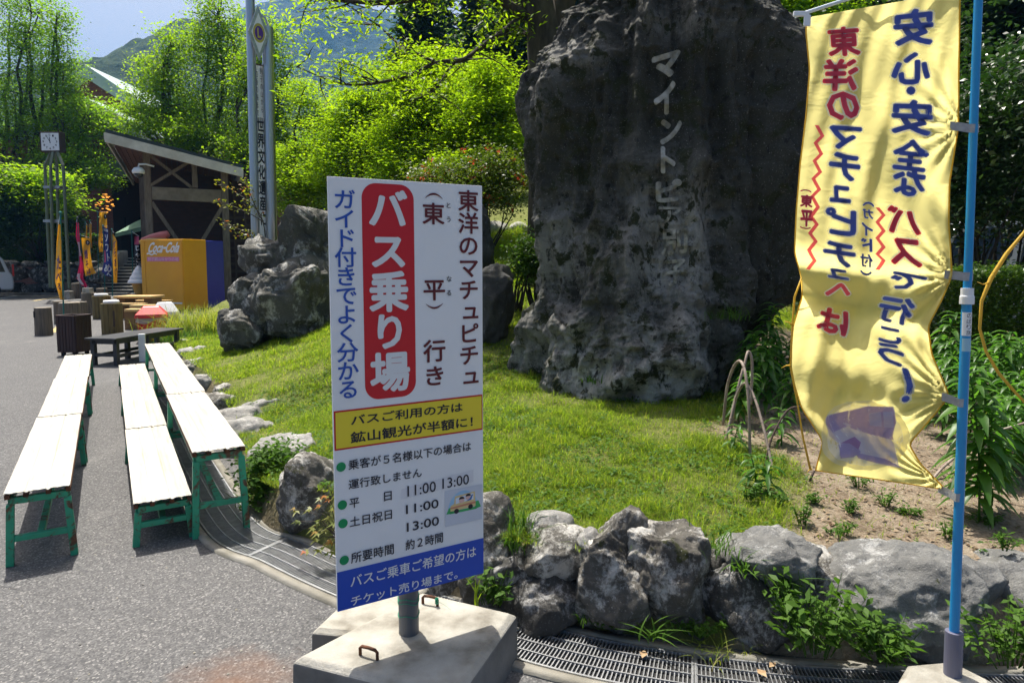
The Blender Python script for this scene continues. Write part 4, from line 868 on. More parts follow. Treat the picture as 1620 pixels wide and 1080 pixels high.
flag_poly([(1310, 655), (1342, 648), (1372, 642), (1414, 642), (1418, 668), (1414, 700), (1422, 738), (1388, 728), (1350, 718), (1328, 722), (1326, 700), (1312, 688), (1306, 668)], 'flaglilac', .0022)
flag_poly([(1345, 650), (1374, 641), (1412, 642), (1417, 668), (1414, 697), (1378, 688), (1346, 678)], 'flagpurple', .003)
flag_poly([(1374, 653), (1393, 650), (1395, 676), (1376, 673)], 'flaglilac', .0038)
flag_poly([(1397, 651), (1412, 651), (1414, 676), (1398, 676)], 'flaglilac', .0038)
flag_poly([(1308, 658), (1342, 650), (1344, 672), (1318, 684), (1307, 672)], 'flagpurple', .003)
flag_poly([(1326, 702), (1348, 700), (1362, 714), (1350, 722), (1330, 724)], 'flagpurple', .0031)
flag_poly([(1352, 715), (1400, 726), (1432, 741), (1396, 735), (1358, 724)], 'flagpurple', .0032)
flag_poly([(1330, 700), (1352, 690), (1362, 700), (1358, 710), (1344, 702)], 'flagdark', .0036)
names = {'flagwhite': 'print_outline', 'flagblue': 'blue_lettering', 'flagred': 'red_lettering', 'flagpurple': 'bus_picture_roof', 'flaglilac': 'bus_picture_body', 'flagdark': 'bus_picture_front', 'flagglow': 'bus_picture_glow'}
for mname, items in _acc.items():
    bm = bmesh.new()
    for uv, fs, of in items:
        vs = [bm.verts.new((q[0], q[1], of+(q[2] if len(q) > 2 else 0))) for q in uv]
        for f in fs:
            try: bm.faces.new([vs[i] for i in f])
            except ValueError: pass
    bmesh.ops.triangulate(bm, faces=bm.faces)
    for _ in range(5):
        ed = [e_ for e_ in bm.edges if math.hypot((e_.verts[0].co-e_.verts[1].co).x, 3*(e_.verts[0].co-e_.verts[1].co).y) > .05]
        if ed: bmesh.ops.subdivide_edges(bm, edges=ed, cuts=1); bmesh.ops.triangulate(bm, faces=bm.faces)
    for v in bm.verts: v.co = flag_pos(min(1, max(0, v.co.x)), min(1, max(0, v.co.y)), v.co.z+.0022)-forg
    me = bpy.data.meshes.new(names[mname]); bm.to_mesh(me); bm.free(); finish(names[mname], me, K[mname], fl, smooth=True)
# loose cords
m = MB(forg); m.tube([D(*p, FY-.05) for p in ((1268, 440), (1257, 470), (1253, 520), (1251, 580), (1262, 640), (1270, 690), (1282, 742))], [.003, .004, .0028, .004, .003, .0035, .004], 6)
for a in ((1255, 515, 1240, 508), (1252, 578, 1236, 582), (1284, 742, 1276, 748)): m.tube([D(a[0], a[1], FY-.05), D((a[0]+a[2])/2, (a[1]+a[3])/2-2, FY-.055), D(a[2], a[3], FY-.05)], [.004, .002, .0006], 5)
m.build('frayed_cord', K['string'], fl, smooth=True)
o2 = D(1580, 480, 1.9); m = MB(o2); m.tube([D(*p, 1.9) for p in ((1640, 340), (1620, 368), (1592, 402), (1568, 440), (1553, 476), (1550, 520), (1560, 556), (1580, 590), (1606, 620), (1640, 655))], [.0045, .004, .0055, .006, .0045, .004, .004, .0045, .004, .004], 7)
m.tube([D(1566, 446, 1.9), D(1556, 450, 1.89), D(1546, 446, 1.9)], [.003, .0015, .0005], 5)
o = m.build('loose_cord', K['string'], None, smooth=True); o.location = o2; tag(o, 'loose frayed yellow cord looping at the right picture edge', 'cord')
# ------------------------------------------------------------------ characters cut in the monument rock
def engrave(ch, x0, y0, x1, y1, bold, mt, shear=0, name='engraved_character'):
    V, F = glyph(ch, bold, 3); lz_ = V[:, 2]; V = V[:, :2]; lo, hi = V.min(0), V.max(0); bm = bmesh.new(); vs = [bm.verts.new((p[0], p[1], z_)) for p, z_ in zip((V-lo)/(hi-lo), lz_)]
    for f in F:
        try: bm.faces.new([vs[i] for i in f])
        except ValueError: pass
    bmesh.ops.triangulate(bm, faces=bm.faces)
    for _ in range(4):
        ed = [e_ for e_ in bm.edges if (e_.verts[0].co.xy-e_.verts[1].co.xy).length > .07]
        if ed: bmesh.ops.subdivide_edges(bm, edges=ed, cuts=1); bmesh.ops.triangulate(bm, faces=bm.faces)
    for v in bm.verts:
        x = x0+(x1-x0)*v.co.x; y = y1+(y0-y1)*v.co.y+shear*(v.co.x-.5); d = ray(x, y).normalized(); hit = bvh.ray_cast(Vector((0, 0, CAMH)), d)
        v.co = (hit[0]-d*(.010+.0004*v.co.z)) if hit[0] else D(x, y, 5.8)
    me = bpy.data.meshes.new(name); bm.to_mesh(me); bm.free(); finish(name, me, K[mt], bigrock, smooth=True)
engrave('マ', 1031, 84, 1077, 124, .06, 'engrave', -14); engrave('イ', 1034, 130, 1069, 182, .05, 'engrave', -6); engrave('ン', 1044, 186, 1079, 226, .05, 'engrave', -8)
engrave('ト', 1045, 233, 1069, 276, .05, 'engrave', 4); engrave('ピ', 1037, 284, 1079, 320, .05, 'engrave', -3)
engrave('ア', 1042, 327, 1080, 355, .02, 'engrave_old'); engrave('別', 1046, 360, 1088, 402, .03, 'engrave_old', -4); engrave('子', 1048, 410, 1088, 452, .03, 'engrave_old', -3)
# ------------------------------------------------------------------ steel monument posts with name board
MY = 11.2
mo = D(412, 470, MY); mz = lh(mo.x, mo.y); mn = thing('monument_post', 'pair of tall brushed steel posts holding a vertical white board and a diamond emblem', 'monument', (mo.x, mo.y, mz))
MO = Vector((mo.x, mo.y, mz)); mdir = Vector((.45, .9, 0)).normalized()
ax = lambda px, py, Y: D(px, py, Y)
def post_line(px_t, px_b, Y, top): a = D(px_t, top, Y); b = D(px_b, 380, Y); b2 = a.lerp(b, 1.25); return a, b2
YL, YR = 11.0, 11.1
for (pt, pbm, Y, top, r) in ((394, 404.5, YL, -70, .068), (423, 430, YR, 44, .088)):
    a, b = post_line(pt, pbm, Y, top); m = MB(MO); m.tube([b, a], r, 20); m.build('post', K['steel'], mn, smooth=False)
# board between them
bt0, bt1 = D(401, 112, YL), D(415.5, 96, YR); bb0, bb1 = D(410.5, 385, YL), D(422, 383, YR)
bx_ = (bt1-bt0); bx_.z = 0; wdt = bx_.length; bxd = bx_.normalized(); zt = (bt0.z+bt1.z)/2; zbm = (bb0.z+bb1.z)/2; bn = Vector((bxd.y, -bxd.x, 0)); 
bc0 = (bt0+bb0)/2; sl_ = (bb0-bt0); 
def onboard(off):
    def f(u, v): p = bt0.lerp(bb0, 1-v); q = p+bxd*wdt*u+bn*off; z = zbm+(zt-zbm)*v; return (q.x-MO.x, q.y-MO.y, z-MO.z)
    return f
f = onboard(0); m = MB(); m.prism([f(-.06, -.01), f(1.06, -.01), f(1.06, 1.01), f(-.06, 1.01)], -bn*.04); m.build('board_frame', K['stick'], mn)
l = Letters(onboard(.004)); l.put(np.array([(.03, .0), (.97, .0), (.97, 1), (.03, 1)]), [(0, 1, 2, 3)]); l.build('board', K['white'], mn)
l = Letters(onboard(.010)); vy = lambda py: 1-(py-104)/(384-104)
l.column('世界文化遺産に', .5, vy(184), vy(358), .74, .022, h=(vy(184)-vy(358))/7*.98); l.build('board_lettering', K['ink'], mn)
l = Letters(onboard(.010)); l.column('別子の山から', .76, vy(106), vy(178), .26, .005); l.column('四阪の海まで', .28, vy(112), vy(184), .26, .005); l.column('新居', .62, vy(364), vy(372), .2, 0); l.column('浜', .3, vy(370), vy(378), .2, 0); l.build('board_lettering', K['pipe'], mn)
# diamond emblem
ec = D(406, 55, YL-.02); eh, ew = .42, .122
def onemb(off):
    def f(u, v): q = ec+bxd*u*ew*1.35+bn*(off+.09); return (q.x-MO.x, q.y-MO.y, ec.z+v*eh-MO.z)
    return f
f = onemb(0); m = MB(); m.prism([f(0, -1), f(1, 0), f(0, 1), f(-1, 0)], -bn*.03); em = m.build('emblem_plate', K['galv'], mn, bevel=.004)
l = Letters(onemb(.004)); l.put(np.array([(0, -.72), (.72, 0), (0, .72), (-.72, 0)]), [(0, 1, 2, 3)]); l.build('emblem_border', K['white'], em)
for nm, a_, mt_, of in (('emblem_ring', .56, 'gold', .006), ('emblem_disc', .40, 'violet', .008)):
    l = Letters(onemb(of)); l.put(*disc(0, 0, a_, a_*.62)); l.build(nm, K[mt_], em)
l = Letters(onemb(.010)); l.text('L', -.16, -.18, .18, .18, .04); l.build('emblem_letter', K['gold'], em)
m = MB(MO); a = D(407, 24, YL); b = D(419, 27, YR); c = D(425, 44, YR); m.bar(a, b, .03, .03); m.bar(b, c, .03, .03); m.build('top_bracket', K['steel'], mn)
# ------------------------------------------------------------------ timber shelter
O5 = Vector((-12.85, 22, 0)); g5 = Vector((.9, .436, 0)).normalized(); r5 = Vector((-g5.y, g5.x, 0))
sh = thing('market_shelter', 'timber-framed market hall gable with sloping dark roof and cross braces', 'building', O5)
def W5(a, b, z): q = g5*a+r5*b; return (q.x, q.y, z)
def a_at(px, b):
    t = (px-CX)/FPX; q = O5+r5*b; return (t*q.y-q.x)/(g5.x-t*g5.y)
zl, zr, GW = 5.72, 4.83, a_at(391, 0)
def roofz(a): return zl+(zr-zl)*a/GW
m = MB(); LB = 15
m.add([W5(0, 0, zl), W5(GW, 0, zr), W5(GW, LB, zr), W5(0, LB, zl), W5(0, 0, zl-.10), W5(GW, 0, zr-.10), W5(GW, LB, zr-.10), W5(0, LB, zl-.10)], [(0, 1, 2, 3), (7, 6, 5, 4), (0, 4, 5, 1), (1, 5, 6, 2), (2, 6, 7, 3), (3, 7, 4, 0)]); m.build('roof', K['roof'], sh)
m = MB(); fz = .30
m.add([W5(-.03, -.03, zl-.11), W5(GW, -.03, zr-.11), W5(GW, -.03, zr-.11-fz), W5(-.03, -.03, zl-.11-fz), W5(-.03, .05, zl-.11), W5(GW, .05, zr-.11), W5(GW, .05, zr-.11-fz), W5(-.03, .05, zl-.11-fz)], [(0, 1, 2, 3), (7, 6, 5, 4), (0, 4, 5, 1), (1, 5, 6, 2), (2, 6, 7, 3), (3, 7, 4, 0)])
m.build('fascia', K['fascia'], sh)
m = MB(); m.bar(W5(-.03, .06, zl-.22), W5(-.03, LB, zl-.22), .05, .2); m.bar(W5(GW-.02, .06, zr-.26), W5(GW-.02, LB, zr-.26), .05, .24); m.build('eave_board', K['fascia'], sh)
m = MB(); nbd = 22
for i in range(nbd):
    a0, a1 = .06+(GW-.12)*i/nbd, .06+(GW-.12)*(i+.88)/nbd; m.add([W5(a0, .06, roofz(a0)-.16), W5(a1, .06, roofz(a1)-.16), W5(a1, LB, roofz(a1)-.16), W5(a0, LB, roofz(a0)-.16), W5(a0, .06, roofz(a0)-.13), W5(a1, .06, roofz(a1)-.13), W5(a1, LB, roofz(a1)-.13), W5(a0, LB, roofz(a0)-.13)], [(0, 1, 2, 3), (7, 6, 5, 4), (0, 4, 5, 1), (1, 5, 6, 2), (2, 6, 7, 3), (3, 7, 4, 0)])
m.build('soffit', K['soffit'], sh)
bz = 1.0; a1, a2, ak = a_at(241, bz), a_at(361, bz), a_at(315, bz); zw = lambda py: D(300, py, (O5+g5*(a1+a2)/2+r5*bz).y).z
pw = .22
for a in (a1, a2): m = MB(); m.bar(W5(a, bz, 0), W5(a, bz, roofz(a)-.16), pw, pw, up=r5); m.build('post', K['timber'], sh, bevel=.01)
m = MB(); m.bar(W5(a1+.12, bz-.02, zw(308)), W5(a2-.12, bz-.02, zw(309)), .2, .43); m.build('tie_beam', K['beam'], sh, bevel=.01)
m = MB(); m.bar(W5(ak, bz, zw(297)), W5(ak, bz, roofz(ak)-.16), .17, .17, up=r5); m.build('king_post', K['timber'], sh, bevel=.008)
for p, q, dz in (((a1+.1, zw(249)), (ak-.1, zw(297)), 0), ((a1+.1, zw(296)), (ak-.05, zw(253)), .09)): m = MB(); m.bar(W5(p[0], bz-dz, p[1]), W5(q[0], bz-dz, q[1]), .09, .17, up=r5); m.build('cross_brace', K['timber'], sh)
for p, q in (((a1+.1, zw(322)), (a_at(285, bz), zw(382))), ((a2-.1, zw(326)), (a_at(322, bz), zw(382)))): m = MB(); m.bar(W5(p[0], bz, p[1]), W5(q[0], bz, q[1]), .12, .17, up=r5); m.build('knee_brace', K['timber'], sh)
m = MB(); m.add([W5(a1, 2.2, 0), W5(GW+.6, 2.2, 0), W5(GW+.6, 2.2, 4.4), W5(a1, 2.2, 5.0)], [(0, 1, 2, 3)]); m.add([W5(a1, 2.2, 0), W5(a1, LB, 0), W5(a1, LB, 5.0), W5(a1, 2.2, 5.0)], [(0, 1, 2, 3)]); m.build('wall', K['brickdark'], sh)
for k in range(1, 4): m = MB(); m.bar(W5(a1-.3, bz+k*3.4, 0), W5(a1-.3, bz+k*3.4, roofz(a1)-.2), .2, .2, up=r5); m.build('post', K['timber'], sh)
m = MB()
for px in (375, 392): 
    a = a_at(px, 1.6); m.bar(W5(a, 1.6, 0), W5(a, 1.6, roofz(a)-.2), .06, .06, up=r5)
for z in np.arange(.9, 3.4, .28): m.bar(W5(a2+.1, 1.7, z), W5(GW+.5, 1.7, z), .03, .10)
m.build('lattice_screen', K['stick'], sh)
cm = D(219, 272, 22.6); ca = thing('dome_camera', 'white domed security camera hanging under the market hall eave', 'camera', cm)
m = MB(); m.lathe((0, 0, 0), [(.02, .16), (.13, .13), (.19, .04), (.19, -.03), (.17, -.06)], 18); m.build('housing', K['whiteplastic'], ca, smooth=True)
m = MB(); m.lathe((0, 0, -.06), [(.15, 0), (.13, -.07), (.07, -.12), (.01, -.14)], 18); m.build('dome', K['glass'], ca, smooth=True)
m = MB(); m.tube([(0, 0, .14), (.03, .0, .24), (.2, .1, .26), (.42, .2, .2)], .03, 8); m.build('arm', K['whiteplastic'], ca, smooth=True)
# ------------------------------------------------------------------ vending machines
vp = G(294, 493, 0); vo = Vector((-10.09, 21.0, 0)); vw = Vector((-1.63, .62, 0)); VW = vw.length; vx = -vw.normalized(); vn_ = Vector((vx.y, -vx.x, 0))
if vn_.y > 0: vn_ = -vn_
vend = thing('vending_machine', 'bright yellow drink vending machine cabinet with white script lettering', 'vending machine', vo)
VH = D(291, 378, 21.0).z
def vb(a, d, z): q = vx*(-a)-vn_*d; return (q.x, q.y, z)      # a leftwards, d backwards
def vbox(m, a0, a1, d0, d1, z0, z1):
    P = [vb(a, d, z) for z in (z0, z1) for a, d in ((a0, d0), (a1, d0), (a1, d1), (a0, d1))]; m.add(P, [(3, 2, 1, 0), (4, 5, 6, 7), (0, 1, 5, 4), (1, 2, 6, 5), (2, 3, 7, 6), (3, 0, 4, 7)])
m = MB(); vbox(m, 0, VW, .012, .95, .06, VH); m.build('cabinet', K['vend'], vend, bevel=.02)
m = MB(); vbox(m, .03, VW*.88, 0, .010, .12, VH-.03); vbox(m, VW*.895, VW-.02, 0, .010, .12, VH-.03); m.build('front_panel', K['vend'], vend, bevel=.004)
m = MB(); vbox(m, .05, VW-.05, .06, .88, 0, .06); m.build('plinth', K['black'], vend)
def onv(off): return lambda u, z: vb(VW*(1-u), -off, z)
vz = lambda py: D(258, py, 21.3).z
l = Letters(onv(.006))
def sheared(t, x0, y0, x1, y1, bold, sh_): V_, F_ = fitbox(t, x0, y0, x1, y1, bold); V_ = V_.copy(); V_[:, 0] += (V_[:, 1]-y0)*sh_; return V_, F_
l.put(*sheared('Coca‑Cola', .17, vz(400), .90, vz(383), .035, .28))
l.put(np.array([(.16+.022*i, vz(403)+.02*math.sin(i*.9)) for i in range(12)]+[(.16+.022*i, vz(403)+.045+.02*math.sin(i*.9)) for i in range(11, -1, -1)]), [tuple(range(24))])
l.build('white_lettering', K['whitetext'], vend)
l = Letters(onv(.004)); l.put(*rrect(.16, vz(413.5), .92, vz(406.5), .02)); l.build('pink_label', K['pink'], vend)
l = Letters(onv(.007)); l.text('別子銅山ゆかりの地', .18, vz(412.8), .90, vz(407.2), .01); l.build('label_lettering', flat('pale_pink_letters', (.7, .5, .55)), vend)
l = Letters(onv(.004)); l.put(*rrect(.66, vz(480), .95, vz(477.5), .005)); l.build('small_label', K['whitetext'], vend)
bo = Vector(vo)+Vector(vb(0.02, .95, 0)); bo.z = 0
vend2 = thing('vending_machine', 'navy blue drink vending machine standing behind the yellow one', 'vending machine', bo)
b2h = D(340, 381, 22.3).z
def vbox2(m, a0, a1, d0, d1, z0, z1): vbox(m, a0, a1, d0, d1, z0, z1)
m = MB(); vbox(m, 0, 1.2, .01, .75, .05, b2h); m.build('cabinet', K['vendblue'], vend2, bevel=.02)
m = MB(); vbox(m, .03, 1.17, 0, .012, .1, b2h-.03); m.build('front_panel', K['vendblue'], vend2)
onv2 = lambda u, z: vb(1.2*(1-u), .02-.030, z)
l = Letters(onv2); l.text('Asahi', .22, b2h-.50, .70, b2h-.32, .03); l.text('SOFT DRINKS', .26, b2h-.57, .69, b2h-.53, .0); l.text('CALPIS', .20, b2h-1.05, .73, b2h-.93, .01); l.text('カルピス', .24, b2h-.80, .56, b2h-.74, 0); l.build('white_lettering', K['whitetext'], vend2)
# soft-cream model on the shop front, sausage sign topping the cabinet
so2 = G(218, 476, 0); so2 = Vector((XY(218.5, 24.5), 24.5, 0)); ic = thing('ice_cream_model', 'giant soft-serve ice cream cone model with white swirl', 'display model', so2)
zc = lambda py: D(218, py, 24.5).z
m = MB(); m.lathe((0, 0, 0), [(.26, .02), (.26, .06), (.13, .1), (.15, zc(466)), (.24, zc(449)), (.29, zc(449)), (.31, zc(447))], 20); m.build('cone', K['cone'], ic, smooth=False)
m = MB(); prof = []; z0, z1 = zc(448), zc(420)
for i in range(41): t = i/40; prof.append(((.34*(1-t)**.8+.02)*(1+.10*abs(math.sin(t*13))), z0+(z1-z0)*t))
m.lathe((0, 0, 0), prof, 24); m.build('swirl', K['cream'], ic, smooth=True)
hd = thing('hotdog_model', 'pink sausage shop model peeping over the yellow cabinet', 'display model', (XY(250, 22.6), 22.6, VH-.1))
m = MB(); m.tube([(-.5, 0, .12), (-.2, 0, .2), (.1, .05, .26), (.3, .05, .28), (.38, .05, .24)], [.06, .10, .13, .14, .05], 12); m.build('sausage', flat('sausage_pink', (.55, .16, .15)), hd, smooth=True)
m = MB(); m.tube([(-.55, -.05, .04), (-.2, -.05, .1), (.3, 0, .1)], [.06, .09, .08], 10); m.build('bun', K['pine'], hd, smooth=True)
m = MB(); m.tube([(0, 0, -VH+.1), (0, 0, .1)], .04, 8); m.build('post', K['pipe'], hd)
# ------------------------------------------------------------------ awning and hall behind, with brick arch
BY = 38.0
hall = thing('brick_hall', 'big red-brick hall with pale green roof edges and a dark arched entrance', 'building', (XY(195, BY), BY, 0)); HO = Vector((XY(195, BY), BY, 0))
hx = lambda px, Y=BY: XY(px, Y)-HO.x
hz_ = lambda py, Y=BY: D(200, py, Y).z
xa, ra, rb_ = hx(190), 2.55, 3.35; zs_ = hz_(352)
m = MB(); x0, x1 = hx(20), hx(420); z1 = hz_(222); N_ = 28
outer = [(xa+rb_*math.cos(math.pi*i/N_), zs_+rb_*math.sin(math.pi*i/N_)) for i in range(N_+1)]; inner = [(xa+ra*math.cos(math.pi*i/N_), zs_+ra*math.sin(math.pi*i/N_)) for i in range(N_+1)]
# front wall around the arch
ptsR = [(xa+rb_, 0), (x1, 0), (x1, z1), (xa, z1)]+outer[:N_//2+1][::-1]; ptsL = [(x0, 0), (xa-rb_, 0)]+outer[N_//2:][::-1]+[(xa, z1), (x0, z1)]
m.prism([(x, 0, z) for x, z in ptsR], (0, .5, 0)); m.build('wall', K['brick'], hall); m = MB(); m.prism([(x, 0, z) for x, z in ptsL], (0, .5, 0)); m.build('wall', K['brick'], hall); m = MB(); m.box(((x0+x1)/2, 9, z1/2), (x1-x0, 1, z1)); m.build('rear_wall', K['brick'], hall)
m = MB(); m.prism([(xa+rb_, -.06, 0)]+[(x, -.06, z) for x, z in outer]+[(xa-rb_, -.06, 0), (xa-ra, -.06, 0)]+[(x, -.06, z) for x, z in inner[::-1]]+[(xa+ra, -.06, 0)], (0, .7, 0)); m.build('arch', K['archstone'], hall)
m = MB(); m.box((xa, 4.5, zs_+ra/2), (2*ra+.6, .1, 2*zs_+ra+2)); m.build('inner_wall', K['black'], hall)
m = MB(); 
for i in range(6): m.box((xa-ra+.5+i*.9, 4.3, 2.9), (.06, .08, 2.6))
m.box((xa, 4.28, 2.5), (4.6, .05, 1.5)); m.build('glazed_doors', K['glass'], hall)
# gable bodies with pale green barge boards
for nm, gy, apx, az, ex, ez, wz in (('upper_gable', 6.5, hx(150, 44), hz_(108, 44), hx(330, 44), hz_(232, 44), 0), ('porch_gable', 1.2, hx(150, 39), hz_(162, 39), hx(250, 39), hz_(212, 39), 0)):
    w2 = ex-apx; m = MB(); zb0 = 0 if nm == 'upper_gable' else hz_(258); m.prism([(apx-w2, gy, zb0), (apx+w2, gy, zb0), (apx+w2, gy, ez), (apx, gy, az), (apx-w2, gy, ez)], (0, 7 if nm == 'upper_gable' else 4, 0)); m.build('gable_wall', K['brick'], hall)
    m = MB()
    for s_ in (-1, 1): m.add([(apx, gy-.6, az+.25), (apx+s_*(w2+.6), gy-.6, ez-.2), (apx+s_*(w2+.6), gy+8, ez-.2), (apx, gy+8, az+.25), (apx, gy-.6, az-.55), (apx+s_*(w2+.6), gy-.6, ez-1.0), (apx+s_*(w2+.6), gy+8, ez-.4), (apx, gy+8, az)], [(0, 1, 2, 3), (0, 4, 5, 1), (7, 6, 5, 4)])
    m.build('roof', K['copper'], hall)
m = MB(); m.box((hx(186.5, 39.0), 1.12, hz_(193, 39)), (.35, .06, .55)); m.build('gable_lamp', K['copper'], hall)
aw = thing('awning', 'green cloth shop awning left of the market hall post', 'awning', (XY(210, 30), 30, 0)); AO = Vector((XY(210, 30), 30, 0))
A = [D(182, 369, 29.3)-AO, D(233, 357, 29.3)-AO, D(238, 340, 31.0)-AO, D(212, 352, 31.0)-AO]
m = MB(); m.prism(A, (0, 0, -.03)); m.prism([A[0], A[1], A[1]-Vector((0, 0, .16)), A[0]-Vector((0, 0, .16))], (0, .02, 0)); m.build('canopy', K['awning'], aw)
m = MB(); m.bar(A[0]-Vector((0, 0, .1)), A[3]-Vector((0, 0, .5)), .04, .04); m.bar(A[1]-Vector((0, 0, .1)), A[2]-Vector((0, 0, .5)), .04, .04); m.build('arms', K['pipe'], aw)
m = MB(); m.box(D(236, 349, 31.0)-AO, (.5, .4, .75)); m.build('case', K['whiteplastic'], aw)
# hanging lamp of many little amber bulbs in the archway
ch = D(166, 325, 40.5); lamp = thing('chandelier', 'dark hanging chandelier of tiny amber bulbs in the archway', 'lamp', ch)
m = MB(); r_ = random.Random(3); bm_ = bmesh.new()
for j, py in enumerate((308, 312, 316, 320, 323, 326, 330, 333, 336)):
    hw_ = [5, 9, 13, 14, 15, 15, 14, 11, 5][j]
    for i in range(5):
        p = D(166+r_.uniform(-hw_, hw_), py+r_.uniform(-1, 1), 40.5+r_.uniform(-.4, .4))-ch; m.box(p, (r_.uniform(.06, .13), .06, .035))
m.build('bulbs', K['amber'], lamp)
m = MB()
for j, (py, rr) in enumerate(((310, .3), (318, .52), (327, .55), (334, .3))): z = D(166, py, 40.5).z-ch.z+.05; m.tube([(rr*math.cos(2*math.pi*i/16), rr*.8*math.sin(2*math.pi*i/16), z) for i in range(17)], .02, 5)
m.tube([(0, 0, -.5), (0, 0, 1.6)], .02, 6); m.build('frame', K['stick'], lamp)
# stairs with stone cheek walls
stp_y0, nst = 33.2, 11; sx0, sx1 = XY(143, 33.5), XY(222, 33.5)
st2 = thing('stairway', 'wide stone stairway climbing to the arched hall', 'stairs', ((sx0+sx1)/2, stp_y0, 0)); sxc = (sx0+sx1)/2
m = MB(); m2 = MB()
for i in range(nst): m.box((.2, .34*i+.17, .155*(i+1)-.025), (sx1-sx0, .38, .05)); m2.box((.2, .34*i+.20+3*0, (.155*(i+1)-.05)/2), (sx1-sx0-.02, .33, .155*(i+1)-.05))
m.box((.3, .34*nst+1.5, .155*nst-.02), (sx1-sx0+3, 3, .06)); m.build('treads', K['step'], st2); m2.build('risers', K['riser'], st2)
m = MB(); P = [(-.05+(sx0-sxc), -.2, 0), (sx0-sxc-.1, 3.8, 0), (sx0-sxc-.1, 3.8, 2.1), (sx0-sxc-.05, 3.0, 2.05), (sx0-sxc-.05, -.2, .25)]
m.prism(P, (-.9, .15, 0)); m.build('cheek_wall', mat('crazy_paving_stone', [(.3, (.30, .30, .26)), (.7, (.56, .56, .50))], 2.5, 5, .85, .5, 6), st2, bevel=.05)
# lit concrete pillar left of the arch
pl = thing('pillar', 'grey concrete gate pillar at the left side of the arch', 'pillar', (XY(120, 36.5), 36.5, 1.4)); m = MB(); m.box((0, 0, 1.15), (.75, .75, 2.3)); m.box((0, 0, 2.38), (.9, .9, .16)); m.build('shaft', K['archstone'], pl, bevel=.02)
# retaining wall of stones along the back of the car park
def stone_wall(name, label, x0, x1, y, h, seed, mt, base=0, sz=.55):
    r = np.random.default_rng(seed); V_, F_ = [], []; n = 0; z = base
    while z < base+h-.08:
        hh = r.uniform(sz*.7, sz*1.1); hh = min(hh, base+h-z+.05); x = x0+r.uniform(-.4, 0)
        while x < x1:
            wd = r.uniform(sz*.8, sz*2.1); v, f = rock_geo(int(r.integers(1e6)), (wd*1.02, .7, hh*1.04), 3, 8, .07, .55); V_.append(v+np.array([x+wd/2, y+r.uniform(-.06, .06), z+hh/2])); F_.append(f+n); n += len(v); x += wd
        z += hh
    o = npmesh(name, np.concatenate(V_)-np.array([(x0+x1)/2, y, base]), np.concatenate(F_), K[mt], smooth=True); o.location = ((x0+x1)/2, y, base); return tag(o, label, 'wall')
stone_wall('retaining_wall', 'dark rough stone retaining wall behind the white van and stumps', XY(-70, 31.5), XY(140, 31.5), 31.8, 1.5, 3, 'stone_low', sz=.75)
stone_wall('stone_wall', 'pale stone wall seen beyond the lawn between the sign and the monument rock', XY(690, 14.2), XY(905, 14.2), 14.2, 1.0, 4, 'stone_pale', base=1.35, sz=.4)
m = MB((XY(40, 31), 31, 0)); m.box((XY(40, 31.2), 31.1, .05), (9.4, .3, .12)); o = m.build('pavement_kerb', K['concrete_dark'], None); o.location = (XY(40, 31), 31, 0); tag(o, kind='structure')
# ------------------------------------------------------------------ clock on four posts
CYk = 27.0; ck = thing('clock_tower', 'square-faced public clock on four olive steel posts', 'clock', (XY(86, CYk), CYk, 0)); CO = Vector((XY(86, CYk), CYk, 0))
tp = [(71, 78), (80, 83), (90, 93), (100, 108)]
for i, (pt, pb2) in enumerate(tp):
    dy = (.35, -.35, .35, -.35)[i]*.9; top = D(pt, 262, CYk+dy)-CO; bot = D(pb2, 425, CYk+dy)-CO; nk = D(86+(pt-86)*.35, 241, CYk+dy*.3)-CO; bot.z = .5
    m = MB(); m.tube([bot, top], .055, 10); m.bar(top, nk, .09, .07); m.build('post', K['post_green'], ck)
m = MB(); 
for py in (297, 350): a = D(75, py, CYk)-CO; b = D(101, py, CYk)-CO; m.bar(a, b, .5, .10)
m.build('cross_plate', K['galv'], ck)
cf = D(82, 225, CYk)-CO; cs2 = abs(D(97, 225, CYk).x-D(68, 225, CYk).x)
m = MB(); m.box(cf+Vector((0, .06, 0)), (cs2+.10, .30, cs2+.06)); m.build('case', K['stick'], ck, bevel=.01)
m = MB(); m.box(cf+Vector((0, -.10, 0)), (cs2-.03, .02, cs2-.05)); fc = m.build('clock_face', K['clockface'], ck)
onck = lambda off: (lambda u, v: cf+Vector((u*cs2/2, -.112-off, v*cs2/2)))
l = Letters(onck(.002))
for h_ in range(1, 13): t = R(90-30*h_); x_, y_ = .72*math.cos(t), .72*math.sin(t); l.text(str(h_), x_-.09, y_-.11, x_+.09, y_+.11, .02)
l.build('numerals', K['ink'], fc)
for ang, ln, wd_, nm in ((R(90+31), .74, .05, 'minute_hand'), (R(90+4), .52, .07, 'hour_hand')):
    l = Letters(onck(.006)); dx_, dy_ = math.cos(ang), math.sin(ang); l.put(np.array([(-dx_*.15-dy_*wd_/2, -dy_*.15+dx_*wd_/2), (-dx_*.15+dy_*wd_/2, -dy_*.15-dx_*wd_/2), (dx_*ln+dy_*wd_/2, dy_*ln-dx_*wd_/2), (dx_*ln-dy_*wd_/2, dy_*ln+dx_*wd_/2)]), [(0, 1, 2, 3)]); l.build(nm, K['ink'], fc)
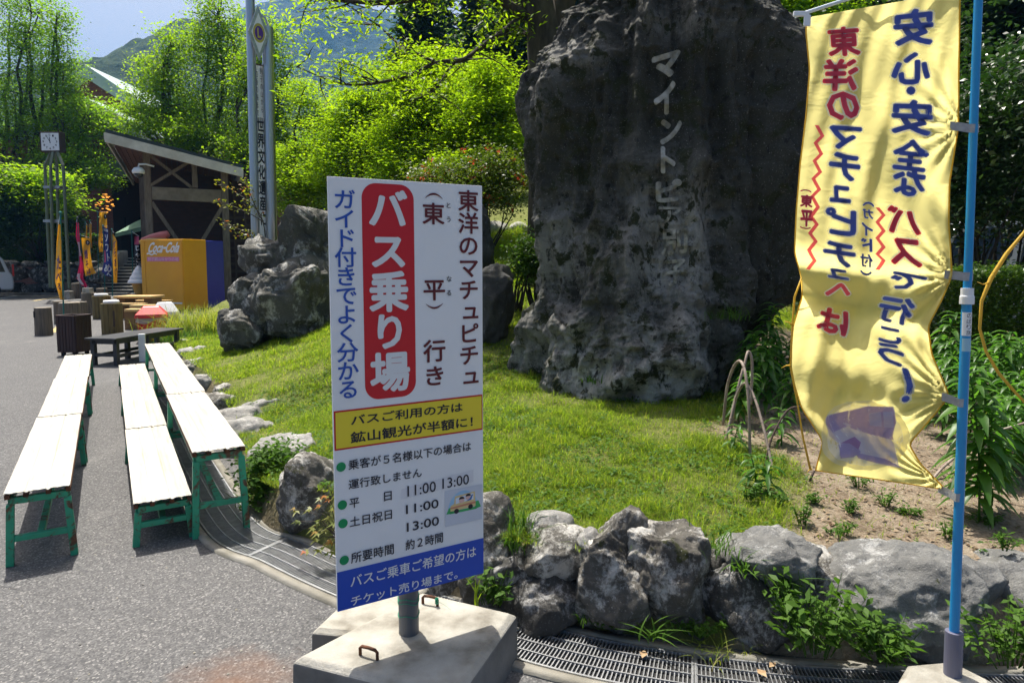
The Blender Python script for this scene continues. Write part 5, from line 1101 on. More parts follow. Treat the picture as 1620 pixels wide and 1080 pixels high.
# ------------------------------------------------------------------ van at the left edge
vY = 29.6; vrx = XY(19, vY); van = thing('white_van', 'white minivan parked at the left picture edge, only its tail showing', 'van', (vrx, vY, 0), R(41))
prof = [(0, .30), (-.03, .62), (.02, .98), (.10, 1.05), (.30, 1.62), (.45, 1.80), (.8, 1.87), (2.6, 1.88), (3.2, 1.80), (3.9, 1.15), (4.6, .98), (4.72, .7), (4.7, .30)]
m = MB(); m.prism([(-x, 0, z) for x, z in prof], (0, 1.7, 0)); m.build('body', K['car'], van, bevel=.07)
m = MB(); m.prism([(-x, -.012, z) for x, z in [(.26, 1.08), (.42, 1.60), (.6, 1.70), (1.35, 1.72), (1.35, 1.08)]], (0, .02, 0)); m.build('window', K['glass'], van); m = MB(); m.prism([(-x, -.012, z) for x, z in [(1.45, 1.08), (1.45, 1.72), (2.6, 1.73), (3.1, 1.5), (3.4, 1.08)]], (0, .02, 0)); m.build('window', K['glass'], van)
for x in (.78, 3.7):
    for y in (-.02, 1.52):
        m = MB(); m.tube([(-x, y, .32), (-x, y+.2, .32)], .33, 24); t_ = m.build('tyre', K['tyre'], van, bevel=.02)
        m = MB(); m.tube([(-x, y-.012 if y < 1 else y+.21, .32), (-x, y if y < 1 else y+.2, .32)], .20, 24); m.build('rim', K['rim'], t_)
m = MB(); m.box((.02, .02+.12, 1.15), (.06, .22, .5)); m.build('tail_light', K['redplastic'], van)
# car half hidden behind the hedge on the right
cyr = 9.6; car = thing('parked_car', 'silver car half hidden behind the hedge and camellia at the right edge', 'car', (XY(1600, cyr), cyr, .55)); CO2 = Vector((XY(1600, cyr), cyr, .55))
p2 = lambda px, py, Y=cyr: D(px, py, Y)-CO2
m = MB(); m.prism([p2(1440, 560), p2(1436, 436), p2(1475, 424), p2(1500, 372), p2(1530, 350), p2(1700, 342), p2(1760, 352), p2(1800, 430), p2(1900, 446), p2(1905, 560)], (0, 1.6, 0)); m.build('body', K['car'], car, bevel=.05)
m = MB(); m.prism([p2(1488, 424), p2(1512, 374), p2(1536, 362), p2(1612, 357), p2(1600, 405), p2(1585, 420)], (0, -.012, 0)); m.build('window', K['glass'], car); m = MB(); m.prism([p2(1612, 422), p2(1626, 357), p2(1690, 354), p2(1740, 420)], (0, -.012, 0)); m.build('window', K['glass'], car)
for px in (1500, 1820): m = MB(); c_ = p2(px, 545); m.tube([c_+Vector((0, -.02, 0)), c_+Vector((0, .2, 0))], .32, 20); m.build('tyre', K['tyre'], car)
# ------------------------------------------------------------------ stumps, bins, tables
def stump(label, px, py0, py1, wpx, notch=False, group='log stumps on the forecourt', seed=0, name='log_stump', mt='log', slot=True, taper=.93):
    b = G(px, py1, 0); Y = b.y; h = (py1-py0)/FPX*Y; r = wpx/FPX*Y/2; o = thing(name, label, 'log', b, seed*.7, group)
    rr = random.Random(seed); n = 40; hs = [0, .05, .3, .6, .9, .985, 1.0]; ph = [rr.uniform(0, 6) for _ in range(4)]; vs = []; fs = []
    for j, t in enumerate(hs):
        for i in range(n):
            a = 2*math.pi*i/n; k = r*(1+(taper-1)*t*-1*0+(1.05-.08*t)-1)*(1+.035*math.sin(3*a+ph[0])+.02*math.sin(7*a+ph[1])+.012*math.sin(13*a+ph[2]+t*2)); k *= .96 if j == 6 else 1
            vs.append((k*math.cos(a), k*math.sin(a), h*t))
    for j in range(len(hs)-1):
        for i in range(n): fs.append((j*n+i, j*n+(i+1) % n, (j+1)*n+(i+1) % n, (j+1)*n+i))
    m = MB(); m.add(vs, fs); m.build('trunk', K[mt], o, smooth=True)
    m = MB(); m.add([v for v in vs[-n:]], [tuple(range(n))]); m.build('top_face', K['logtop'], o)
    if notch:
        m = MB(); a = R(205)-seed*.7
        for da in np.linspace(-.35, .35, 4): m.box((r*.93*math.cos(a+da), r*.93*math.sin(a+da), h*.76), (r*.25, r*.30, h*.22), a+da)
        m.build('notch', K['black'], o)
    return o, b, h, r
SG = 'log stumps on the forecourt'
stump('leaning log stump with a dark notch, alone at the far left of the forecourt', 70, 486, 530, 24, True, seed=1)
stump('wide dark log stump with a white mark right behind the slatted bin', 112, 478, 517, 30, False, seed=2)
stump('log stump half behind the orange banner pole', 98, 476, 512, 20, False, seed=3)
stump('log stump just right of the wide dark one behind the slatted bin', 130, 477, 509, 16, False, seed=4)
stump('tall grey log stump with a concrete cube on its top', 141, 463, 498, 20, False, seed=5)
stump('small distant log stump holding the red and white banner', 122, 448, 472, 14, False, seed=6)
stump('small distant log stump with a notch by the back wall', 109, 446, 466, 12, True, seed=7)
stump('dark log stump at the foot of the navy banner', 162, 456, 470, 16, False, seed=8)
stump('low dark log stump under the ice cream model', 212, 465, 482, 14, False, seed=9)
def cube_block(label, px, py0, py1, w0, w1):
    b = G(px, py1, 0); k = b.y/FPX; h = (py1-py0)*k; a, c = w1*k/2, w0*k/2; o = thing('concrete_weight', label, 'weight', b, 0, 'grey concrete banner weights'); m = MB(); 
    m.add([(-a, -a, 0), (a, -a, 0), (a, a, 0), (-a, a, 0), (-c, -c, h), (c, -c, h), (c, c, h), (-c, c, h)], [(3, 2, 1, 0), (4, 5, 6, 7), (0, 1, 5, 4), (1, 2, 6, 5), (2, 3, 7, 6), (3, 0, 4, 7)]); m.build('block', K['concrete'], o, bevel=.015)
    m = MB(); m.tube([(0, 0, h-.01), (0, 0, h+.05)], a*.28, 12); m.build('socket', K['pvc'], o); return o
cube_block('tapered concrete weight holding the orange banner pole beside the slatted bin', 97, 505, 526, 8, 11)
cube_block('grey concrete weight in front of the small notched stump', 109, 460, 473, 10, 12)
o = cube_block('grey concrete weight sitting on top of the tall grey stump', 138, 457, 463, 11, 12); yy = G(141, 498, 0); o.location = (yy.x, yy.y, (498-463)/FPX*yy.y); o.scale = (.6, .6, .75)
# ochre barrel bins with white tops
for lb, px, y0, y1, wp, sd in (('ochre timber bin with crumpled white top, nearer of the pair', 178.5, 478, 528, 29, 1), ('ochre timber bin with white top, farther of the pair by the pine table', 162, 467, 504, 25, 2)):
    b = G(px, y1, 0); k = b.y/FPX; h, r = (y1-y0)*k, wp*k/2; o = thing('timber_bin', lb, 'bin', b, .2, 'ochre timber bins'); m = MB(); n = 14
    for i in range(n): a = 2*math.pi*i/n; m.box((r*.95*math.cos(a), r*.95*math.sin(a), h*.49), (.035, 2*math.pi*r/n*.94, h*.96), a)
    m.build('staves', K['barrel'], o); m = MB(); m.lathe((0, 0, 0), [(r*.9, .02), (r*.9, h*.93)], 20); m.build('core', K['black'], o)
    m = MB(); 
    for z in (h*.2, h*.82): m.lathe((0, 0, z), [(r*1.02, -.025), (r*1.02, .025)], 28)
    m.build('hoops', K['barrel'], o); m = MB(); m.lathe((0, 0, h*.97), [(r*.78, 0), (r*.80, .03), (r*.74, .07), (r*.5, .06)], 20); m.build('rim_bag', K['whiteplastic'], o, smooth=True)
    m = MB(); m.box((r*.5, -r*.86, h*.5), (.03, .05, h*.5)); m.build('hinge', K['stick'], o)
# slatted bin
b = G(119.5, 561, 0); k = b.y/FPX; wS, hS = 33*k, 64*k; sb_ = thing('slatted_bin', 'dark red-brown slatted wooden litter bin beside the black table', 'bin', b, R(-8))
m = MB()
for i in range(6):
    for s_ in (-1, 1): x_ = -wS/2+wS*(i+.5)/6; m.box((x_, s_*wS/2, hS*.54), (wS/6*.88, .022, hS*.9)); m.box((s_*wS/2, x_, hS*.54), (.022, wS/6*.88, hS*.9))
m.build('slats', K['slat'], sb_, bevel=.004); m = MB(); m.box((0, 0, hS*.52), (wS*.93, wS*.93, hS*.84)); m.build('liner', K['black'], sb_)
m = MB()
for s_ in (-1, 1): m.box((0, s_*wS*.49, hS*.985), (wS*1.03, .05, .025)); m.box((s_*wS*.49, 0, hS*.985), (.05, wS*.92, .025))
m.build('rim', K['slat'], sb_)
for a in (-1, 1):
    for c_ in (-1, 1): m = MB(); m.box((a*wS*.3, c_*wS*.38, .03), (.05, .05, .08)); m.build('foot', K['black'], sb_)
# black bench table
A = G(133, 535, .42); B = G(182, 536, .42); C_ = G(247, 519, .42); ux = (B-A).normalized(); uy = (C_-B).normalized(); TW, TL = (B-A).length, (C_-B).length; uy = (uy-ux*uy.dot(ux)).normalized()
tb = thing('wooden_table', 'low black-stained wooden bench table behind the benches', 'table', (A.x, A.y, 0), math.atan2(ux.y, ux.x)); m = MB(); m.box((TW/2, TL/2, .41), (TW, TL, .03)); m.build('table_top', K['blackwood'], tb, bevel=.006)
for x in (.07, TW-.07):
    for y in (.10, TL/2, TL-.10): m = MB(); m.box((x, y, .20), (.065, .065, .40)); m.build('leg', K['blackwood'], tb, bevel=.004)
m = MB(); m.box((.07, TL/2, .36), (.03, TL-.1, .07)); m.box((TW-.07, TL/2, .36), (.03, TL-.1, .07)); m.box((TW/2, .10, .36), (TW-.1, .03, .07)); m.box((TW/2, TL-.1, .14), (TW-.2, .04, .05)); m.box((TW/2, .10, .16), (TW-.2, .04, .05)); m.box((.07, TL/2, .14), (.04, TL-.26, .05)); m.box((TW-.07, TL/2, .14), (.04, TL-.26, .05)); m.build('rails', K['blackwood'], tb)
# grey upright block at the far end of the tall bench
b = G(226, 572, 0); gb = thing('grey_panel', 'small grey plastic panel leaning at the far end of the tall bench', 'panel', b, .3); m = MB(); m.box((0, 0, .22), (.10, .05, .44)); m.build('panel', K['whiteplastic'], gb, bevel=.01)
# litter bins: red and white
def lid_bin(label, px, pyt, pyr, pyb, w0, mt, tilt, body, Y):
    b = Vector((XY(px, Y), Y, 0)); k = Y/FPX; zt_, zr_ = D(px, pyt, Y).z, D(px, pyr, Y).z; wd = w0*k; o = thing('litter_bin', label, 'bin', b, tilt, 'swing-lid litter bins'); m = MB(); h = zr_
    for nm, a, c_, z0, z1, mm in (('body', wd*.40, wd*.47, .02, h, body), ('lid', wd*.53, wd*.50, h-.02, h+.05, mt)):
        m = MB(); m.add([(-a, -a, z0), (a, -a, z0), (a, a, z0), (-a, a, z0), (-c_, -c_, z1), (c_, -c_, z1), (c_, c_, z1), (-c_, c_, z1)], [(3, 2, 1, 0), (4, 5, 6, 7), (0, 1, 5, 4), (1, 2, 6, 5), (2, 3, 7, 6), (3, 0, 4, 7)])
        if nm == 'lid':
            d = wd*.20; m.add([(-c_, -c_, z1), (c_, -c_, z1), (c_, c_, z1), (-c_, c_, z1), (-d*1.3, -d, zt_), (d*1.3, -d, zt_), (d*1.3, d, zt_), (-d*1.3, d, zt_)], [(4, 5, 6, 7), (0, 1, 5, 4), (1, 2, 6, 5), (2, 3, 7, 6), (3, 0, 4, 7)])
        m.build(nm, K[mm], o, bevel=.012)
    m = MB(); n = 40; a = wd*.485; vs = []
    for j, z in enumerate((h-.02, h-.055, h-.09)):
        for i in range(n): t = 2*math.pi*i/n; q = max(abs(math.cos(t)), abs(math.sin(t))); rr = a/q*(1+.02*math.sin(9*t+j)+.015*j*math.sin(5*t)); vs.append((rr*math.cos(t), rr*math.sin(t), z+.02*math.sin(4*t)*j))
    m.add(vs, [(j*n+i, j*n+(i+1) % n, (j+1)*n+(i+1) % n, (j+1)*n+i) for j in range(2) for i in range(n)]); m.build('bag_rim', K['liner'], o, smooth=True)
    return o
lid_bin('red plastic litter bin with pyramid lid behind the black table', 236, 484, 500, 545, 44, 'redplastic', R(25), 'redplastic', 13.4)
lid_bin('white-lidded grey litter bin behind the red bin', 258, 478, 496, 540, 38, 'whiteplastic', R(30), 'greyplastic', 14.6)
# pine picnic tables
def picnic(label, x0, x1, pyt, Y, wd, sd):
    h = D(200, pyt, Y).z; a, b = XY(x0, Y), XY(x1, Y); L_ = b-a; o = thing('picnic_table', label, 'table', ((a+b)/2, Y, 0), 0, 'varnished pine tables'); m = MB(); m.box((0, wd/2, h-.03), (L_, wd, .06)); m.build('table_top', K['pine'], o, bevel=.008)
    for x in (-L_*.36, L_*.36): m = MB(); m.box((x, wd/2, (h-.06)/2), (.22, wd*.7, h-.06)); m.build('leg', K['pinedark'], o)
    for s_, z in ((-1, .42), (1, .42)):
        if sd: break
        m = MB(); m.box((0, wd/2+s_*(wd/2+.32), z), (L_, .3, .045)); m.build('seat', K['pine'], o)
        m = MB(); m.box((-L_*.36, wd/2+s_*(wd/2+.2), .2), (.12, .1, .4)); m.box((L_*.36, wd/2+s_*(wd/2+.2), .2), (.12, .1, .4)); m.build('seat_leg', K['pinedark'], o)
picnic('long varnished pine picnic table between the bins and the yellow vending machine', 176, 236, 468.5, 18.6, .75, 0)
picnic('pale pine bench seat beside the red bin', 192, 236, 489, 15.6, .3, 1)
picnic('small pine bench behind the pale bench seat by the red bin', 201, 240, 482.5, 16.8, .3, 1)
# ------------------------------------------------------------------ shop banners on poles
def nobori(label, ptp, pbt, edge_l, edge_r, Y, mt, marks, tcol='whitetext', polemat='poleteal', flutter=.06, top=None):
    """edge lists: measured (py, px) outlines of the cloth"""
    polepx = (ptp[0], pbt[0]); ptop, pbot = ptp[1], pbt[1]; b = Vector((XY(polepx[1], Y), Y, 0)); o = thing('shop_banner', label, 'banner', b, 0, 'shop banners on the forecourt'); t = D(polepx[0], ptop, Y); bb = D(polepx[1], pbot, Y); m = MB(b); m.tube([bb, t], .017, 8); m.lathe(t, [(.03, 0), (.035, .03), (.01, .06)], 8); m.build('pole', K[polemat], o)
    ly, lx = zip(*edge_l); ry, rx = zip(*edge_r); NU_, NV_ = 14, 40
    def pos(u, v, off=0): a = (np.interp(v, np.linspace(0, 1, len(ly)), lx), np.interp(v, np.linspace(0, 1, len(ly)), ly)); c = (np.interp(v, np.linspace(0, 1, len(ry)), rx), np.interp(v, np.linspace(0, 1, len(ry)), ry)); d = flutter*math.sin(5*u+4*v)*1.2+flutter*math.sin(9*v+2*u); return D(a[0]+(c[0]-a[0])*u, a[1]+(c[1]-a[1])*u, Y-.03+d-off)-b
    npmesh('cloth', [pos(i/NU_, j/NV_) for j in range(NV_+1) for i in range(NU_+1)], [(j*(NU_+1)+i, j*(NU_+1)+i+1, (j+1)*(NU_+1)+i+1, (j+1)*(NU_+1)+i) for j in range(NV_) for i in range(NU_)], K[mt], o, smooth=True)
    for mk in marks:
        if mk[0] == 't':
            _, s_, u0_, u1_, v0_, v1_, cm_ = mk; l = Letters(lambda u, v: pos(u, v, .012)); l.column(s_, (u0_+u1_)/2, v0_, v1_, u1_-u0_, .035, h=-(v1_-v0_)/len(s_)*.95); l.build('lettering', K[cm_], o)
        elif mk[0] == 'p':
            _, u0_, u1_, v0_, v1_, cm_ = mk; V_, F_ = [], []; n = 6; V_ = [pos(u0_+(u1_-u0_)*i/n, v0_+(v1_-v0_)*j/n, .008) for j in range(n+1) for i in range(n+1)]; npmesh('coloured_patch', V_, [(j*(n+1)+i, j*(n+1)+i+1, (j+1)*(n+1)+i+1, (j+1)*(n+1)+i) for j in range(n) for i in range(n)], K[cm_], o)
        elif mk[0] == 'd':
            _, u_, v_, ru, rv_, cm_ = mk; l = Letters(lambda u, v: pos(u, v, .010)); l.put(*disc(u_, v_, ru, rv_)); l.build('round_mark', K[cm_], o)
    m = MB(b); m.bar(t, D(edge_r[0][1] if abs(edge_r[0][1]-polepx[0]) > abs(edge_l[0][1]-polepx[0]) else edge_l[0][1], edge_l[0][0], Y), .012, .012); m.build('cross_rod', K['whiteplastic'], o)
    return o
nobori('narrow orange banner hanging twisted from a teal pole by the slatted bin', (95.5, 338), (101, 505), [(355, 92), (385, 89.5), (420, 88), (445, 87), (460, 91), (474, 95)], [(355, 95.5), (385, 97), (420, 98), (445, 98.5), (462, 99), (474, 101)], 15.7, 'orange', [('t', 'たべる', .12, .9, .30, .78, 'purpletext')])
nobori('crumpled red and white banner on the pole left of the yellow one', (122.5, 345), (127.5, 470), [(352, 120.5), (375, 120), (395, 125), (415, 126), (440, 121), (452, 130)], [(352, 124.5), (375, 126), (395, 127), (415, 132), (440, 132), (456, 140)], 27, 'redcloth', [('p', .1, .9, .28, .5, 'whitecloth'), ('p', 0, .5, .74, .96, 'whitecloth')], polemat='pipe')
nobori('broad yellow banner with a round black mark beside the stair wall', (127, 372), (132, 455), [(376, 128.5), (400, 131), (425, 133), (437, 135)], [(377, 142), (400, 143), (420, 146), (432, 152)], 27.6, 'orange', [('d', .72, .10, .26, .06, 'blackcloth'), ('t', 'う', .6, .84, .07, .13, 'whitetext'), ('t', '焼そば', .2, .62, .25, .95, 'purpletext')])
nobori('thin yellow banner seen edge-on, left one before the arch', (135, 352), (139, 440), [(356, 134.5), (380, 135), (400, 137)], [(356, 138), (380, 138), (400, 141)], 30, 'orange', [])
nobori('thin yellow banner seen edge-on, right one before the arch', (142, 350), (145, 440), [(354, 141), (375, 141.5), (392, 144)], [(354, 144.5), (375, 145), (392, 146)], 30.4, 'orange', [])
nobori('tall yellow banner with a round black mark below the hanging lamp', (154, 336), (156, 440), [(335, 157.5), (360, 157), (385, 155.5), (399, 157)], [(336, 169), (360, 169.5), (385, 166), (398, 164)], 30.8, 'orange', [('d', .78, .09, .24, .06, 'blackcloth'), ('t', 'う', .68, .9, .06, .12, 'whitetext'), ('t', 'うどん', .3, .7, .25, .9, 'purpletext')])
nobori('navy blue banner with big white characters in front of the stairway', (163, 358), (166, 462), [(358, 162), (385, 163), (410, 165), (430, 161), (436, 168)], [(362, 171), (385, 172), (410, 175.5), (430, 179), (440, 180)], 25, 'navy', [('p', .1, .95, .02, .06, 'whitecloth'), ('p', .05, .28, .36, .56, 'pinkcloth'), ('t', 'ソフト', .3, .95, .08, .55, 'whitetext'), ('t', 'めん', .15, .95, .58, .96, 'whitetext')])
nobori('yellow banner right of the navy one in front of the stairway', (177, 364), (178, 468), [(368, 176), (395, 176.5), (420, 178.5), (447, 179.5)], [(372, 180), (381, 185), (420, 186), (448, 185.5)], 24, 'orange', [('p', .05, .45, .0, .16, 'whitecloth'), ('t', 'からあげ', .3, .85, .22, .86, 'purpletext')])
nobori('black banner with pink top and white characters behind the ice cream model', (208.5, 366), (210.5, 462), [(374, 212), (390, 212.5), (410, 212), (425, 216)], [(374, 220), (390, 221), (410, 224), (425, 224.5)], 25.5, 'blackcloth', [('p', .05, .95, .0, .27, 'pinkcloth'), ('t', 'じゃこ天', .1, .95, .28, .98, 'whitetext')])
# ------------------------------------------------------------------ leaves
def leaves(C, size, rg, up=.6, aspect=.55, jit=.35, fold=.15, droop=0.0, dirs=None):
    """one folded rhombus leaf at every point of C"""
    n = len(C); Nn = rg.normal(size=(n, 3)); Nn[:, 2] = np.abs(Nn[:, 2]); Nn /= np.linalg.norm(Nn, axis=1)[:, None]; Nn = Nn*(1-up)+np.array([0, 0, up]); Nn /= np.linalg.norm(Nn, axis=1)[:, None]
    T = rg.normal(size=(n, 3)) if dirs is None else dirs+rg.normal(size=(n, 3))*.35
    T[:, 2] -= droop; T -= Nn*np.sum(T*Nn, 1)[:, None]; T /= np.linalg.norm(T, axis=1)[:, None]+1e-9; B = np.cross(Nn, T)
    s = (size*(1+jit*rg.uniform(-1, 1, n)))[:, None]
    a = C-T*s*.5; b = C+B*s*aspect*.5+Nn*s*fold*.5; c = C+T*s*.5-np.array([0, 0, 1])*s*droop*.15; d = C-B*s*aspect*.5+Nn*s*fold*.5
    V = np.stack([a, b, c, d], 1).reshape(-1, 3); F = np.arange(4*n).reshape(-1, 4); return V, F
def clusters(lobes, ncl, rg, shell=.55):
    """spray centres through the lobes, denser towards their outside"""
    vol = np.array([l[1][0]*l[1][1]*l[1][2] for l in lobes])**(2/3); cnt = np.maximum(2, (ncl*vol/vol.sum()).astype(int)); out = []
    for (c, r), k in zip(lobes, cnt):
        d = rg.normal(size=(k, 3)); d /= np.linalg.norm(d, axis=1)[:, None]; t = rg.uniform(shell**3, 1, k)**(1/3); out.append(np.array(c)+d*np.array(r)*t[:, None]*(1+.16*rg.normal(size=(k, 1))))
    return np.concatenate(out)
def sprays(P, per, sx, sz, rg):
    n = len(P); q = rg.normal(size=(n, per, 3))*np.array([sx, sx, sz])*rg.uniform(.6, 1.3, (n, 1, 1)); return (P[:, None, :]+q).reshape(-1, 3)
def limb(m, a, b, r0, r1, rr, bend=.12, seg=6, n=6, sag=0):
    a, b = Vector(a), Vector(b); L_ = (b-a).length; o1 = Vector((rr.uniform(-1, 1), rr.uniform(-1, 1), rr.uniform(-.3, .6)))*L_*bend; pts = []; rad = []
    for i in range(seg+1):
        t = i/seg; p = a.lerp(b, t)+o1*math.sin(math.pi*t)+Vector((rr.uniform(-1, 1), rr.uniform(-1, 1), rr.uniform(-1, 1)))*L_*.018*(0 < i < seg)-Vector((0, 0, sag*L_*math.sin(math.pi*t))); pts.append(p); rad.append(r0+(r1-r0)*t)
    m.tube(pts, rad, n); return pts
def make_tree(name, label, cat, base, fork, r0, lobes, lm, bm_='bark', size=.08, ncl=400, per=45, sx=.32, sz=.12, up=.55, seed=1, group=None, nl=26, aspect=.55, shell=.5, droop=.2, trunks=None):
    """lobes: (centre, radii) in world metres. trunk from base to fork, limbs out to the sprays"""
    rg = np.random.default_rng(seed); rr = random.Random(seed); base = Vector(base); fork = Vector(fork); o = thing(name, label, cat, base, 0, group); m = MB(base)
    pts = limb(m, base-Vector((0, 0, .3)), fork, r0*1.15, r0*.7, rr, .05, 8, 10)
    m.tube([base-Vector((0, 0, .2)), base+Vector((0, 0, .12)), base+Vector((0, 0, .5))], [r0*1.7, r0*1.35, r0*1.1], 12)
    P = clusters(lobes, ncl, rg, shell); Lc = [Vector(l[0]) for l in lobes]; hubs = []
    for c in Lc:
        st = pts[rr.randint(4, len(pts)-1)]; ps = limb(m, st, c, r0*.55, r0*.22, rr, .14, 7, 7); hubs += ps[2:]
    hub = np.array([list(h) for h in hubs]); pick = rg.choice(len(P), min(len(P), nl*len(lobes)), replace=False)
    for i in pick:
        h = hub[np.argmin(np.linalg.norm(hub-P[i], axis=1)+rg.uniform(0, .3, len(hub)))]; limb(m, h, P[i], r0*.16+.004, .005, rr, .14, 4, 4)
    for e in (trunks or []): limb(m, e[0], e[1], e[2], e[3], rr, .06, 8, 8)
    m.build('trunk', K[bm_], o, smooth=True)
    V, F = leaves(sprays(P, per, sx, sz, rg), size, rg, up, aspect, droop=droop); npmesh('crown', V-np.array(base), F, K[lm], o)
    return o
def lob(px, py, Y, rx, ry, dep=None): k = Y/FPX; c = D(px, py, Y); return (tuple(c), (rx*k, dep or (rx*k), ry*k))
def gz(x, y): return max(lh(x, y) if inside_dist(x, y)[0] > 0 else 0, 0)
# ---- tall trees at the left, behind the clock and the shelter
def tall(label, px, Y, zb, lobes, seed, ncl=420, per=40, lm='tall', sz_=.135, extra=(), top_py=20):
    b = Vector((XY(px, Y), Y, zb)); f_ = D(px+4, 200, Y); return make_tree('tall_tree', label, 'tree', b, f_, .17, lobes, lm, 'bark', sz_, ncl, per, .33, .20, .4, seed, 'tall young trees behind the forecourt', 16, .6, .3, .1, [(f_, D(px+6, max(20, min(D_ for D_ in (top_py,))), Y), .11, .03), *[(D(a, b_, Y), D(c, d, Y), .07, .02) for a, b_, c, d in extra]])
tall('tall airy tree at the left edge, its trunk left of the clock', 8, 38.5, 1.6, [lob(-20, 60, 38.5, 60, 90), lob(25, 150, 38.5, 55, 70), lob(-40, 220, 38.5, 70, 70), lob(40, 40, 38.5, 40, 70), lob(10, 265, 37.5, 50, 35)], 101, 430)
tall('tall airy tree behind the clock face', 56, 37.5, 1.6, [lob(50, 20, 37.5, 34, 60), lob(70, 100, 37.5, 45, 55), lob(35, 180, 37.5, 60, 50), lob(100, 190, 37.5, 48, 50), lob(75, 260, 36.6, 60, 35)], 102, 430)
tall('tall airy tree just right of the clock, reaching over the arch', 84, 36.6, 1.6, [lob(88, 40, 36.6, 24, 45), lob(100, 120, 36.6, 34, 45), lob(130, 190, 36.6, 48, 45), lob(120, 265, 36, 58, 40), lob(142, 286, 35.6, 38, 14), lob(60, 300, 35.6, 40, 22)], 103, 460)
tall('bright green tree behind the left half of the shelter roof', 258, 31, 0, [lob(268, 75, 31, 26, 35), lob(250, 120, 31, 40, 35), lob(225, 175, 31, 36, 30), lob(275, 170, 31, 46, 40), lob(225, 205, 30, 34, 18), lob(300, 215, 30, 44, 30)], 104, 430, 40, 'young', .12, (), 75)
tall('tallest bright green tree behind the shelter roof, reaching the top of the picture', 338, 31, 0, [lob(345, 28, 31, 38, 48), lob(330, 80, 31, 42, 50), lob(375, 90, 31, 40, 60), lob(345, 165, 31, 58, 45), lob(320, 220, 30, 50, 30), lob(372, 225, 30, 45, 30)], 105, 500, 40, 'young', .12)
tall('bright green tree behind the steel monument posts', 400, 29, 0, [lob(420, 60, 29, 30, 40), lob(398, 120, 29, 32, 40), lob(445, 130, 29, 28, 40), lob(430, 200, 29, 40, 40), lob(385, 240, 28, 40, 26), lob(450, 240, 29, 40, 30)], 106, 400, 40, 'young', .12, (), 70)
# ---- bright maples in the middle
MG = 'bright young maples behind the lawn'
def maple(label, px, Y, lobes, seed, ncl=330, per=84, size=.072, lm='maple'):
    x = XY(px, Y); b = Vector((x, Y, lh(x, Y))); return make_tree('maple_tree', label, 'tree', b, D(px, 285, Y), .06, lobes, lm, 'bark', size, int(ncl*.8), per, .27, .06, .72, seed, MG, 12, .62, .2, .25)
maple('bright maple whose low crown shows just right of the steel posts', 470, 17, [lob(470, 260, 17, 45, 35), lob(500, 190, 17, 30, 34), lob(478, 150, 17, 20, 26), lob(455, 310, 16.5, 36, 32), lob(515, 290, 16.5, 46, 40)], 111)
maple('bright maple rising over the left half of the bus sign', 560, 15.5, [lob(545, 215, 15.5, 50, 35), lob(590, 180, 15.5, 45, 30), lob(545, 265, 15, 55, 30), lob(600, 240, 15, 50, 32), lob(565, 160, 15.5, 30, 22), lob(600, 125, 15.5, 26, 26)], 112, 380)
maple('bright maple rising over the right half of the bus sign', 655, 14, [lob(640, 215, 14, 52, 34), lob(690, 190, 14, 48, 30), lob(660, 150, 14, 40, 22), lob(690, 105, 14, 34, 30), lob(630, 120, 14, 24, 20), lob(650, 260, 13.6, 60, 26), lob(720, 240, 13.6, 45, 30)], 113, 420)
maple('bright maple close to the left flank of the monument rock', 770, 13, [lob(760, 200, 13, 46, 30), lob(800, 240, 12.8, 40, 30), lob(745, 262, 12.6, 44, 22), lob(790, 170, 13, 34, 24), lob(770, 120, 13, 30, 26)], 114, 330)
maple('darker green maple standing further back behind the sign', 590, 22, [lob(560, 210, 22, 55, 45), lob(640, 190, 22, 55, 50), lob(520, 250, 22, 45, 45), lob(600, 260, 21.5, 60, 40)], 115, 330, 40, .12, 'young')
maple('darker green maple further back, seen between the sign and the monument rock', 735, 20, [lob(715, 180, 20, 55, 50), lob(775, 160, 20, 45, 45), lob(750, 250, 19.5, 60, 45), lob(820, 240, 19.5, 50, 45)], 116, 330, 40, .11, 'young')
# ---- dark conifers and forest behind
def conifer_proto(h, seed, label):
    rg = np.random.default_rng(seed); rr = random.Random(seed); o = thing('conifer', label, 'tree', (0, 0, 0), 0, 'dark conifers in the wood behind'); m = MB(); m.tube([(0, 0, -.8), (0, 0, h*.5), (0, 0, h)], [.24, .15, .02], 8); C = []; Dr = []
    z = h*.10
    while z < h*.985:
        R_ = (1-z/h)**.75*h*.20+.15; nb_ = 9
        for i in range(nb_):
            a = rr.uniform(0, 6.28); R2 = R_*rr.uniform(.7, 1.12); d = Vector((math.cos(a), math.sin(a), 0)); e = Vector((0, 0, z))+d*R2-Vector((0, 0, R2*.28)); m.tube([(0, 0, z), tuple((Vector((0, 0, z))+e)/2+Vector((0, 0, .12*R2))), tuple(e)], [.035, .02, .006], 4)
            n = int(22+R2*42)
            t = rg.uniform(.15, 1.03, n); C.append(np.array([[0, 0, z]])+t[:, None]*np.array([[d.x*R2, d.y*R2, -R2*.28]])+rg.normal(size=(n, 3))*np.array([.15, .15, .10])*(.5+R2*.35)-np.array([0, 0, .10])*t[:, None]**2); Dr.append(np.tile(np.array([d.x, d.y, -.5]), (n, 1)))
        z += h*.030
    m.build('trunk', K['bark'], o); V, F = leaves(np.concatenate(C), .30, rg, .45, .34, dirs=np.concatenate(Dr), droop=.3); npmesh('crown', V, F, K['conifer'], o); return o
cp = [conifer_proto(12, 201, 'dark conifer poking above the bright maples, blue hills at its left'), conifer_proto(15, 202, 'dark conifer in the wood behind the monument rock')]
